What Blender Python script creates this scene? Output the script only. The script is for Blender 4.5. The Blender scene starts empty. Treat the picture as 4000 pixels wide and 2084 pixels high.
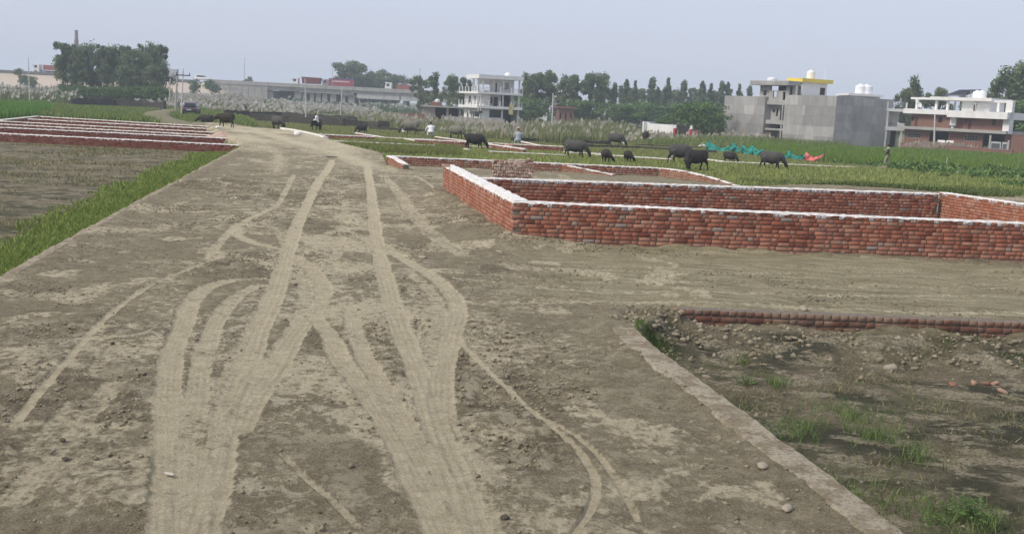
import bpy, bmesh, math, random
import numpy as np
from mathutils import Vector, Matrix

random.seed(7); RNG = np.random.default_rng(11)
SC = bpy.context.scene; COL = SC.collection

# ------------------------------------------------------------------ camera
F, CX, CY, H = 4300.0, 2000.0, 1042.0, 2.7          # focal length in photo pixels, centre, eye height
PITCH, ROLL = math.radians(8.3), math.atan(0.05)
_r0 = np.array([1, 0, 0.]); FW = np.array([0, math.cos(PITCH), -math.sin(PITCH)]); _u0 = np.array([0, math.sin(PITCH), math.cos(PITCH)])
RT = math.cos(ROLL)*_r0 + math.sin(ROLL)*_u0; UP = -math.sin(ROLL)*_r0 + math.cos(ROLL)*_u0
cam_d = bpy.data.cameras.new('camera'); cam = bpy.data.objects.new('camera', cam_d); COL.objects.link(cam)
cam_d.sensor_width = 36; cam_d.lens = F/4000*36; cam_d.clip_start = 0.1; cam_d.clip_end = 6000
cam.matrix_world = Matrix([[RT[0], UP[0], -FW[0], 0], [RT[1], UP[1], -FW[1], 0], [RT[2], UP[2], -FW[2], H], [0, 0, 0, 1]])
SC.camera = cam
SC.render.resolution_x, SC.render.resolution_y = 1024, 533

# ------------------------------------------------------------------ sky, sun, exposure
SUN_EL, SUN_AZ = math.radians(46), math.radians(-116)     # azimuth from +Y, negative = left of the picture
world = bpy.data.worlds.new('World'); SC.world = world; world.use_nodes = True
wn = world.node_tree.nodes; wl = world.node_tree.links; wn.clear()
sky = wn.new('ShaderNodeTexSky'); sky.sky_type = 'NISHITA'; sky.sun_disc = False
sky.sun_elevation = SUN_EL; sky.sun_rotation = SUN_AZ; sky.air_density = 1.0; sky.dust_density = 4.0; sky.ozone_density = 2.0
veil = wn.new('ShaderNodeMix'); veil.data_type = 'RGBA'; veil.inputs['Factor'].default_value = 0.86
veil.inputs['B'].default_value = (3.5, 3.78, 4.55, 1)       # even veil of overcast over the blue
bg = wn.new('ShaderNodeBackground'); bg.inputs['Strength'].default_value = 0.1
wo = wn.new('ShaderNodeOutputWorld')
wl.new(sky.outputs['Color'], veil.inputs['A']); wl.new(veil.outputs['Result'], bg.inputs['Color']); wl.new(bg.outputs[0], wo.inputs['Surface'])
sun_d = bpy.data.lights.new('sun', 'SUN'); sun_d.energy = 1.5; sun_d.angle = math.radians(16); sun_d.color = (1, 0.92, 0.80)
sun = bpy.data.objects.new('sun', sun_d); COL.objects.link(sun)
_sd = Vector((math.sin(SUN_AZ)*math.cos(SUN_EL), math.cos(SUN_AZ)*math.cos(SUN_EL), math.sin(SUN_EL)))
sun.rotation_euler = _sd.to_track_quat('Z', 'Y').to_euler()
vs = SC.view_settings; vs.view_transform = 'Standard'; vs.look = 'None'; vs.exposure = 0.93; vs.gamma = 1; vs.use_curve_mapping = False
SC.cycles.use_denoising = True; SC.cycles.max_bounces = 6; SC.cycles.volume_bounces = 2
SC.cycles.transparent_max_bounces = 6

# ------------------------------------------------------------------ photo geometry helpers
def ray(px, py): return FW + RT*(px-CX)/F - UP*(py-CY)/F
def at(px, py, z=0.0):
    d = ray(px, py); t = (z-H)/d[2]; p = d*t
    return (p[0], p[1])
def at_dist(px, py, dist):
    d = ray(px, py); t = dist/d[1]
    return (d[0]*t, dist, H+d[2]*t)
def project(P):
    v = np.asarray(P, float) - np.array([0, 0, H]); w = v @ FW
    return CX + F*(v @ RT)/w, CY - F*(v @ UP)/w, w

# ------------------------------------------------------------------ noise
def _hash(ix, iy, s):
    h = (ix.astype(np.int64)*374761393 + iy.astype(np.int64)*668265263 + s*1442695041) & 0xFFFFFFFF
    h = ((h ^ (h >> 13))*1274126177) & 0xFFFFFFFF
    return ((h ^ (h >> 16)) & 0xFFFFFF)/float(0xFFFFFF)
def vnoise(x, y, s=0):
    ix = np.floor(x); iy = np.floor(y); fx = x-ix; fy = y-iy
    fx = fx*fx*(3-2*fx); fy = fy*fy*(3-2*fy)
    ix = ix.astype(np.int64); iy = iy.astype(np.int64)
    a = _hash(ix, iy, s); b = _hash(ix+1, iy, s); c = _hash(ix, iy+1, s); d = _hash(ix+1, iy+1, s)
    return (a*(1-fx)+b*fx)*(1-fy) + (c*(1-fx)+d*fx)*fy
def fbm(x, y, s=0, o=4, g=.5):
    v = 0; amp = 1; n = 0
    for i in range(o):
        v = v + amp*vnoise(x*2**i+13.7*i, y*2**i-7.1*i, s+i); n += amp; amp *= g
    return v/n
def sstep(a, b, x):
    t = np.clip((x-a)/(b-a), 0, 1); return t*t*(3-2*t)
def poly_dist(x, y, pts):
    """distance to an open polyline"""
    best = np.full(np.shape(x), 1e9)
    for (ax, ay), (bx, by) in zip(pts[:-1], pts[1:]):
        dx, dy = bx-ax, by-ay; L2 = dx*dx+dy*dy+1e-12
        t = np.clip(((x-ax)*dx+(y-ay)*dy)/L2, 0, 1)
        best = np.minimum(best, np.hypot(x-ax-t*dx, y-ay-t*dy))
    return best
def inside(x, y, pts):
    r = np.zeros(np.shape(x), bool); n = len(pts)
    for i in range(n):
        ax, ay = pts[i]; bx, by = pts[(i+1) % n]
        if ay == by: continue
        c = ((ay > y) != (by > y)) & (x < (bx-ax)*(y-ay)/(by-ay)+ax)
        r ^= c
    return r
def sdist(x, y, pts):
    d = poly_dist(x, y, list(pts)+[pts[0]])
    return np.where(inside(x, y, pts), d, -d)

# ------------------------------------------------------------------ materials
class NT:
    def __init__(s, name):
        s.m = bpy.data.materials.new(name); s.m.use_nodes = True; s.t = s.m.node_tree; s.n = s.t.nodes; s.n.clear()
        s.out = s.n.new('ShaderNodeOutputMaterial'); s.b = s.n.new('ShaderNodeBsdfPrincipled')
        s.b.inputs['Specular IOR Level'].default_value = 0.25
        s.t.links.new(s.b.outputs[0], s.out.inputs[0])
    def link(s, a, b): s.t.links.new(a, b)
    def node(s, k, **kw):
        n = s.n.new('ShaderNode'+k)
        for a, v in kw.items():
            if hasattr(n, a): setattr(n, a, v)
        return n
    def coord(s, which='Object'):
        return s.node('TexCoord').outputs[which]
    def noise(s, vec, scale, detail=4, rough=.55, dist=0.0, stretch=None):
        if stretch:
            mp = s.node('Mapping'); mp.inputs['Scale'].default_value = stretch; s.link(vec, mp.inputs[0]); vec = mp.outputs[0]
        n = s.node('TexNoise'); n.inputs['Scale'].default_value = scale; n.inputs['Detail'].default_value = detail
        n.inputs['Roughness'].default_value = rough; n.inputs['Distortion'].default_value = dist
        s.link(vec, n.inputs['Vector']); return n.outputs['Fac']
    def ramp(s, fac, stops, interp='LINEAR'):
        r = s.node('ValToRGB'); cr = r.color_ramp; cr.interpolation = interp
        while len(cr.elements) < len(stops): cr.elements.new(0.5)
        for e, (p, c) in zip(cr.elements, stops):
            e.position = p; e.color = (c[0], c[1], c[2], 1) if hasattr(c, '__len__') else (c, c, c, 1)
        s.link(fac, r.inputs[0]); return r.outputs[0]
    def mix(s, fac, a, b, mode='MIX'):
        m = s.node('Mix'); m.data_type = 'RGBA'; m.blend_type = mode
        for k, v in (('Factor', fac), ('A', a), ('B', b)):
            if hasattr(v, 'is_linked') or hasattr(v, 'links'): s.link(v, m.inputs[k])
            elif k == 'Factor': m.inputs[k].default_value = v
            else: m.inputs[k].default_value = (v[0], v[1], v[2], 1)
        return m.outputs['Result']
    def math(s, op, a, b=None, clamp=False):
        m = s.node('Math'); m.operation = op; m.use_clamp = clamp
        for i, v in enumerate((a, b)):
            if v is None: continue
            if hasattr(v, 'links'): s.link(v, m.inputs[i])
            else: m.inputs[i].default_value = v
        return m.outputs[0]
    def attr(s, name): 
        a = s.node('Attribute'); a.attribute_name = name; return a
    def color(s, c):
        if hasattr(c, 'links'): s.link(c, s.b.inputs['Base Color'])
        else: s.b.inputs['Base Color'].default_value = (c[0], c[1], c[2], 1)
    def rough(s, r):
        if hasattr(r, 'links'): s.link(r, s.b.inputs['Roughness'])
        else: s.b.inputs['Roughness'].default_value = r
    def bump(s, h, strength=.4, dist=.02):
        b = s.node('Bump'); b.inputs['Strength'].default_value = strength; b.inputs['Distance'].default_value = dist
        s.link(h, b.inputs['Height']); s.link(b.outputs[0], s.b.inputs['Normal'])

def plain(name, c, rough=.7, var=.18, scale=3.0, bump=0.0, bscale=20, metal=0.0, dirt=None, stretch=None):
    """a colour with uneven tone (two noises) and optional dirt and fine relief"""
    t = NT(name); co = t.coord()
    n1 = t.noise(co, scale, 5, .6, .3, stretch); n2 = t.noise(co, scale*7.3, 3)
    lo = [v*(1-var) for v in c]; hi = [min(1, v*(1+var)) for v in c]
    base = t.mix(t.ramp(n1, [(.3, 0), (.7, 1)]), lo, hi)
    base = t.mix(t.math('MULTIPLY', n2, .35), base, [v*(1-var*1.6) for v in c])
    if dirt: base = t.mix(t.ramp(t.noise(co, scale*.7, 6, .65, .8, stretch), [(.5, 0), (.72, .8)]), base, dirt)
    t.color(base); t.rough(rough); t.b.inputs['Metallic'].default_value = metal
    if bump: t.bump(t.noise(co, bscale, 5, .6), bump, .02)
    return t.m

def attr_mat(name, rough=.8, trans=0.0, bump=0.0, spec=.2):
    """base colour from the 'col' attribute (each blade or leaf has its own colour)"""
    t = NT(name); a = t.attr('col'); t.color(a.outputs['Color']); t.rough(rough)
    t.b.inputs['Specular IOR Level'].default_value = spec
    if trans:
        tr = t.node('BsdfTranslucent'); t.link(a.outputs['Color'], tr.inputs['Color'])
        mx = t.node('MixShader'); mx.inputs[0].default_value = trans
        t.link(t.b.outputs[0], mx.inputs[1]); t.link(tr.outputs[0], mx.inputs[2]); t.link(mx.outputs[0], t.out.inputs[0])
    return t.m

# ------------------------------------------------------------------ objects
def tag(o, label=None, cat=None, group=None, kind=None):
    if label: o['label'] = label
    if cat: o['category'] = cat
    if group: o['group'] = group
    if kind: o['kind'] = kind
    return o
def empty(name, loc, rz=0, label=None, cat=None, group=None):
    o = bpy.data.objects.new(name, None); COL.objects.link(o); o.location = loc; o.rotation_euler = (0, 0, rz)
    o.empty_display_size = .2
    return tag(o, label, cat, group)
def link(name, me, mat=None, parent=None, loc=None, rot=None, scale=None):
    o = bpy.data.objects.new(name, me); COL.objects.link(o)
    if mat is not None and len(me.materials) == 0: me.materials.append(mat)
    if parent is not None: o.parent = parent
    if loc is not None: o.location = loc
    if rot is not None: o.rotation_euler = rot
    if scale is not None: o.scale = scale
    return o
def np_mesh(name, V, faces, attrs=None, smooth=False):
    """V (n,3); faces: (m,k) array, or list of arrays of different k"""
    me = bpy.data.meshes.new(name); V = np.ascontiguousarray(V, np.float32)
    fl = [np.asarray(f) for f in (faces if isinstance(faces, list) else [faces])]
    fl = [f for f in fl if len(f)]
    me.vertices.add(len(V)); me.vertices.foreach_set('co', V.ravel())
    tot = np.concatenate([np.full(len(f), f.shape[1]) for f in fl]).astype(np.int32)
    vi = np.concatenate([f.ravel() for f in fl]).astype(np.int32)
    me.loops.add(len(vi)); me.loops.foreach_set('vertex_index', vi)
    me.polygons.add(len(tot)); st = np.concatenate([[0], np.cumsum(tot)[:-1]]).astype(np.int32)
    me.polygons.foreach_set('loop_start', st); me.polygons.foreach_set('loop_total', tot)
    if smooth: me.polygons.foreach_set('use_smooth', np.ones(len(tot), bool))
    me.update(calc_edges=True)
    for k, (dom, typ, data) in (attrs or {}).items():
        a = me.attributes.new(k, typ, dom)
        a.data.foreach_set('color' if 'COLOR' in typ else 'value', np.ascontiguousarray(data, np.float32).ravel())
    return me

class MB:
    """collects boxes, prisms and tubes of one part"""
    def __init__(s): s.v = []; s.f = []; s.n = 0
    def add(s, v, f):
        s.v += [tuple(map(float, p)) for p in v]; s.f += [tuple(i+s.n for i in q) for q in f]; s.n = len(s.v); return s
    def box(s, x0, x1, y0, y1, z0, z1):
        v = [(x, y, z) for z in (z0, z1) for (x, y) in ((x0, y0), (x1, y0), (x1, y1), (x0, y1))]
        return s.add(v, [(3, 2, 1, 0), (4, 5, 6, 7), (0, 1, 5, 4), (1, 2, 6, 5), (2, 3, 7, 6), (3, 0, 4, 7)])
    def prism(s, poly, z0, z1, axis='z'):
        n = len(poly)
        def P(a, b, h): return (a, b, h) if axis == 'z' else ((a, h, b) if axis == 'y' else (h, a, b))
        v = [P(a, b, z0) for a, b in poly] + [P(a, b, z1) for a, b in poly]
        f = [tuple(range(n))[::-1], tuple(range(n, 2*n))] + [(i, (i+1) % n, n+(i+1) % n, n+i) for i in range(n)]
        return s.add(v, f)
    def tube(s, pts, rad, seg=8, cap=True):
        pts = [Vector(p) for p in pts]; rad = rad if hasattr(rad, '__len__') else [rad]*len(pts)
        V = []; Fc = []; up = Vector((.31, .17, .93))
        for i, p in enumerate(pts):
            d = (pts[min(i+1, len(pts)-1)]-pts[max(i-1, 0)]).normalized()
            a = d.cross(up); a = a.normalized() if a.length > 1e-3 else Vector((1, 0, 0)); b = d.cross(a)
            for k in range(seg):
                t = 2*math.pi*k/seg; V.append(p+(a*math.cos(t)+b*math.sin(t))*rad[i])
        for i in range(len(pts)-1):
            for k in range(seg): Fc.append((i*seg+k, i*seg+(k+1) % seg, (i+1)*seg+(k+1) % seg, (i+1)*seg+k))
        if cap: Fc += [tuple(range(seg)), tuple(range(len(pts)*seg-seg, len(pts)*seg))[::-1]]
        return s.add(V, Fc)
    def lathe(s, prof, seg=16, c=(0, 0, 0)):
        V = [(c[0]+r*math.cos(2*math.pi*k/seg), c[1]+r*math.sin(2*math.pi*k/seg), c[2]+z) for r, z in prof for k in range(seg)]
        Fc = [(i*seg+k, i*seg+(k+1) % seg, (i+1)*seg+(k+1) % seg, (i+1)*seg+k) for i in range(len(prof)-1) for k in range(seg)]
        Fc += [tuple(range(seg))[::-1], tuple(range((len(prof)-1)*seg, len(prof)*seg))]
        return s.add(V, Fc)
    def mesh(s, name, bevel=0.0, smooth=False):
        me = bpy.data.meshes.new(name); me.from_pydata(s.v, [], s.f); me.validate()
        bm = bmesh.new(); bm.from_mesh(me); bmesh.ops.recalc_face_normals(bm, faces=bm.faces)
        if bevel: bmesh.ops.bevel(bm, geom=bm.edges[:], offset=bevel, segments=1, affect='EDGES', clamp_overlap=True)
        bm.to_mesh(me); bm.free()
        if smooth: me.polygons.foreach_set('use_smooth', [True]*len(me.polygons))
        me.update(); return me
    def build(s, name, mat, parent=None, bevel=0.0, smooth=False, **kw):
        return link(name, s.mesh(name, bevel, smooth), mat, parent, **kw)
def copy_tree(o, parent=None):
    c = o.copy(); COL.objects.link(c); c.parent = parent
    for ch in o.children: copy_tree(ch, c)
    return c
# ================================================================== THE GROUND
S = 4000/2576.0
def px_line(pts, z=0.0, s=1.0): return [at(x*s, y*s, z) for x, y in pts]
FIELD = -0.45
# edges of the raised dirt road, read as lines on the road plane
LK = [(-3.2, -6.0), (-5.1, 5.0)] + px_line([(0, 1100), (300, 925), (600, 760), (951, 571)]) + px_line([(905, 545), (881, 532), (815, 503), (850, 488)])
KERB_PIT = [(3.4, -6.0), (2.72, 5.6), (2.55, 6.8), (2.06, 9.6), (1.56, 12.2), (1.40, 13.5), (1.62, 14.9)]
PITWALL = [at(2664, 1210), at(3200, 1229), at(4000, 1263), (12.0, 15.7)]
SIDE0, SIDE1 = at(1998, 955), at(1727, 755)
FRONT1 = at(4000, 1033)
_fd = np.array([FRONT1[0]-SIDE0[0], FRONT1[1]-SIDE0[1]]); _fd /= np.linalg.norm(_fd)
FRONT_END = (SIDE0[0]+_fd[0]*14.4, SIDE0[1]+_fd[1]*14.4)
REDZ = 0.36
RW0, RW1, RW2, RW3 = at(1510, 607, REDZ), at(2574, 655, REDZ), at(2880, 704, REDZ*.55), at(2148, 634, REDZ)
RK = [RW0] + px_line([(1494, 602), (1472, 597), (1345, 568), (1272, 544), (1147, 514), (1100, 506), (960, 492)])
RAISED = LK + [(-29, 96), (-25, 97)] + RK[::-1] + [RW1, RW2, at(3300, 716), at(4000, 765), (60, 62), (60, 15.9)] + PITWALL[::-1] + [(1.8, 15.3)] + KERB_PIT[::-1]
PIT = [(1.62, 14.9), (1.8, 15.3)] + PITWALL + [(30, 16), (30, -6)] + KERB_PIT[:-1]
LANE = [(-24.5, 88), (-30, 99), (-36, 112), (-42, 128), (-46.5, 143), (-50, 160)]        # narrow lane to the parked car

def rd(l): return [at(x*S, y*S) for x, y in l]
def smooth_line(p, n=6):
    p = np.array(p, float); out = []
    q = np.vstack([2*p[0]-p[1], p, 2*p[-1]-p[-2]])
    for i in range(1, len(q)-2):
        for t in np.linspace(0, 1, n, endpoint=False):
            out.append(.5*((2*q[i])+(-q[i-1]+q[i+1])*t+(2*q[i-1]-5*q[i]+4*q[i+1]-q[i+2])*t*t+(-q[i-1]+3*q[i]-3*q[i+1]+q[i+2])*t**3))
    out.append(p[-1]); return [tuple(a) for a in out]
# tyre tracks: (line on the road, half width in metres, strength, ribs)
TRACKS = [
 # pair of the car that drove straight through
 (rd([(835, 402), (822, 430), (796, 465), (765, 525), (738, 590), (716, 660), (690, 745), (650, 830), (620, 920), (585, 1010), (560, 1100), (530, 1220), (495, 1345)]), .125, 1.0, 3),
 (rd([(921, 415), (930, 460), (936, 505), (945, 580), (957, 650), (975, 715), (995, 790), (1030, 880), (1062, 960), (1090, 1060), (1125, 1150), (1160, 1240), (1195, 1345)]), .125, 1.0, 3),
 # second car, a little beside the first
 (rd([(730, 600), (705, 680), (668, 760), (625, 850), (575, 950), (535, 1060), (500, 1180), (455, 1345)]), .10, .55, 3),
 (rd([(960, 640), (985, 720), (1010, 800), (1050, 880), (1085, 950), (1110, 1040), (1150, 1140), (1200, 1250), (1235, 1345)]), .10, .5, 3),
 # curving tread marks
 (rd([(575, 704), (520, 722), (478, 762), (466, 800), (445, 850), (428, 900), (422, 1000), (425, 1120), (415, 1345)]), .115, .95, 4),
 (rd([(650, 715), (600, 742), (555, 790), (525, 850), (505, 920), (492, 1020), (480, 1130), (470, 1345)]), .10, .75, 3),
 (rd([(740, 640), (790, 680), (815, 735), (790, 785), (735, 850), (690, 930), (640, 1000), (600, 1080)]), .115, .85, 3),
 (rd([(760, 690), (770, 740), (755, 800), (700, 880), (640, 960)]), .10, .6, 3),
 (rd([(960, 620), (1010, 648), (1085, 692), (1138, 740), (1152, 785), (1138, 840), (1122, 900), (1112, 960), (1112, 1040)]), .115, .9, 3),
 (rd([(1040, 690), (1090, 740), (1105, 790), (1090, 850), (1075, 920)]), .09, .55, 3),
 (rd([(790, 795), (830, 840), (858, 905), (905, 965), (950, 1030), (1000, 1110), (1045, 1200), (1085, 1290), (1110, 1345)]), .11, .95, 4),
 (rd([(880, 770), (893, 830), (920, 900), (965, 975), (1010, 1050), (1060, 1140), (1110, 1240)]), .10, .85, 4),
 (rd([(800, 600), (850, 575), (905, 590), (960, 640)]), .10, .6, 3),
 (rd([(650, 570), (605, 565), (590, 585), (640, 610), (700, 625)]), .10, .75, 3),
 (rd([(720, 620), (690, 575), (640, 560), (600, 590)]), .09, .5, 3),
 (rd([(740, 440), (712, 490), (690, 520), (610, 560), (560, 600), (520, 650)]), .08, .6, 0),
 (rd([(870, 500), (865, 560), (850, 620), (830, 680)]), .10, .45, 2),
 (rd([(1155, 858), (1220, 922), (1290, 985), (1360, 1050), (1430, 1108), (1478, 1165), (1498, 1220), (1485, 1280), (1440, 1345)]), .035, .9, 0),
 (rd([(1350, 1040), (1430, 1085), (1500, 1140), (1560, 1220), (1605, 1310)]), .03, .7, 0),
 (rd([(560, 640), (480, 672), (400, 705), (330, 748), (252, 812), (180, 890), (110, 970), (40, 1060)]), .045, .85, 0),
 (rd([(200, 1010), (120, 1090), (40, 1170)]), .10, .5, 3),
 (rd([(290, 960), (200, 1060), (120, 1150), (30, 1260)]), .10, .5, 3),
 (rd([(690, 1120), (760, 1190), (830, 1250), (900, 1320)]), .03, .6, 0),
 (rd([(300, 860), (260, 900), (230, 940)]), .07, .5, 2),
 (rd([(925, 420), (1000, 432), (1100, 440), (1300, 447), (1600, 460)]), .9, .5, 0),
 (rd([(1050, 445), (1300, 452), (1700, 470), (2200, 490), (2576, 500)]), .8, .6, 0),
 (rd([(960, 440), (1000, 480), (1040, 540), (1100, 600), (1160, 640)]), .16, .5, 0),
 (rd([(640, 330), (700, 350), (780, 370), (860, 390), (925, 415)]), .9, .9, 0),
 (rd([(600, 330), (690, 380), (700, 420), (680, 440)]), .4, .6, 0),
 (rd([(1180, 660), (1500, 680), (2000, 690), (2576, 700)]), .08, .4, 0),
 (rd([(1150, 700), (1500, 735), (2000, 738), (2576, 745)]), .10, .4, 0),
 (rd([(1180, 760), (1600, 760), (2100, 775), (2576, 790)]), .12, .45, 0),
 (rd([(1200, 690), (1600, 712), (2100, 716), (2576, 722)]), .07, .35, 0),
]
TRACKS = [(smooth_line(p), w, s, r) for p, w, s, r in TRACKS]

def track_fields(x, y, want_rib=False):
    """dust (0-1), groove depth and rib pattern of the tyre tracks"""
    dust = np.zeros_like(x); dep = np.zeros_like(x); rib = np.zeros_like(x)
    for pts, w, s, ribs in TRACKS:
        P = np.array(pts); m = (x > P[:, 0].min()-2) & (x < P[:, 0].max()+2) & (y > P[:, 1].min()-2) & (y < P[:, 1].max()+2)
        if not m.any(): continue
        xs, ys = x[m], y[m]
        wob = w*(1+.35*(fbm(xs*1.3, ys*1.3, 31, 2)-.5) + .35*(fbm(xs*9, ys*9, 33, 3)-.5))
        best = np.full(xs.shape, 1e9); lat = np.zeros_like(xs); lon = np.zeros_like(xs); acc = 0
        for (ax, ay), (bx, by) in zip(pts[:-1], pts[1:]):
            dx, dy = bx-ax, by-ay; L = math.hypot(dx, dy)+1e-9
            t = ((xs-ax)*dx+(ys-ay)*dy)/L; tc = np.clip(t, 0, L)
            d = np.hypot(xs-ax-tc*dx/L, ys-ay-tc*dy/L); k = d < best
            best = np.where(k, d, best); lat = np.where(k, ((xs-ax)*dy-(ys-ay)*dx)/L, lat); lon = np.where(k, acc+tc, lon); acc += L
        if w > .3: e = s*np.exp(-(best/wob)**2)*(.5+.5*fbm(xs*.8, ys*.8, 5, 3))
        else: e = s*sstep(wob*1.3, wob*.9, best)*np.clip(.5+.95*fbm(xs*1.7, ys*1.7, 37, 4), 0, 1)
        tex = np.zeros_like(xs)
        if ribs:
            v = lat/np.maximum(wob, .02)
            tex = (.5+.5*np.cos(v*math.pi*ribs*1.15))**3*sstep(1.05, .8, np.abs(v))
            tex = np.clip(tex + .35*(np.sin(lon*2*math.pi/.13+np.abs(v)*3.0) > .55)*sstep(1.0, .85, np.abs(v)), 0, 1)*np.clip(2.6*fbm(xs*1.1, ys*1.1, 36, 3)-.6, 0, 1)
            pass
        rut = .022 if w < .3 else 0
        berm = .012*np.exp(-((best-wob*1.35)/(wob*.3))**2)*s if w < .3 else 0
        rib[m] = np.where(e > dust[m]*.9, tex*s, rib[m])
        dust[m] = np.maximum(dust[m], e)
        dep[m] = np.minimum(dep[m], -rut*e - .003*tex*s) + berm
    return (dust, dep, rib) if want_rib else (dust, dep)

def mound(x, y, cx, cy, rx, ry, h): return h*np.exp(-((x-cx)/rx)**2-((y-cy)/ry)**2)

def terrain(x, y, fine=True):
    x = np.asarray(x, float); y = np.asarray(y, float)
    d = sdist(x, y, RAISED)
    wob = .25*(fbm(x*.9, y*.9, 3, 3)-.5)
    up = sstep(-.5, .05, d + np.minimum(wob, 0)*(d < -.02))
    pit = inside(x, y, PIT)
    dpw = poly_dist(x, y, PITWALL)
    up = np.where(poly_dist(x, y, KERB_PIT[:-1]) < .7, sstep(-.42, -.10, d), up)
    up = np.where((dpw < .9) & (x > 2.35), sstep(.03, .17, d), up)      # the brick wall holds this edge upright
    dl = poly_dist(x, y, LANE)
    z = FIELD*(1-up)
    lane = sstep(1.9, 1.0, dl)*(1-up); z = z + lane*.25
    # pit: uneven floor with spoil heaped along the brick wall and in the corner
    dw = poly_dist(x, y, PITWALL); dk = poly_dist(x, y, KERB_PIT)
    heap = np.where(pit, .30*np.exp(-(dw/.95)**2)*(.5+.9*fbm(x*1.1, y*1.1, 8, 3)) + .40*np.exp(-((x-1.72)/.5)**2-((y-14.5)/.9)**2), 0)
    z = np.minimum(z + heap, .02)
    z = z + np.where(pit & (d < -.3), .05*(fbm(x*1.4, y*1.4, 12, 4)-.5), 0)
    # earth banked against the two near walls of the plot and along the left kerb
    dside = poly_dist(x, y, [SIDE0, SIDE1]); dfront = poly_dist(x, y, [SIDE0, FRONT_END])
    z = z + up*(.22*np.exp(-(dside/.75)**2)*(.3+1.2*fbm(x*1.6, y*1.6, 14, 4)) + .09*np.exp(-(dfront/.35)**2)*(.1+1.6*fbm(x*2.2, y*2.2, 15, 3)))
    dkp = poly_dist(x, y, KERB_PIT); dlk = poly_dist(x, y, LK)
    z = z + np.where(pit, 0, up)*(.042*np.exp(-((dkp-.16)/.16)**2)*(.3+1.2*fbm(x*2.1, y*2.1, 17, 3))) + up*.045*np.exp(-((dlk-.2)/.25)**2)*(.3+1.2*fbm(x*1.7, y*1.7, 18, 3))
    rise = up*sstep(48, 60, y)*sstep(96, 78, y)*.10; z = z + rise
    z = z + up*(.10*(fbm(x*.35, y*.35, 21, 2)-.5)*sstep(4, 30, y))
    far = sstep(60, 120, y)
    z = z + (1-up)*(1-pit)*far*.12*(fbm(x*.05, y*.05, 22, 3)-.5)
    return z, up, d, pit, lane, heap

def ground_z(x, y):
    return terrain(np.atleast_1d(np.asarray(x, float)), np.atleast_1d(np.asarray(y, float)))[0]
def gz(x, y): return float(ground_z(x, y)[0])

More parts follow.
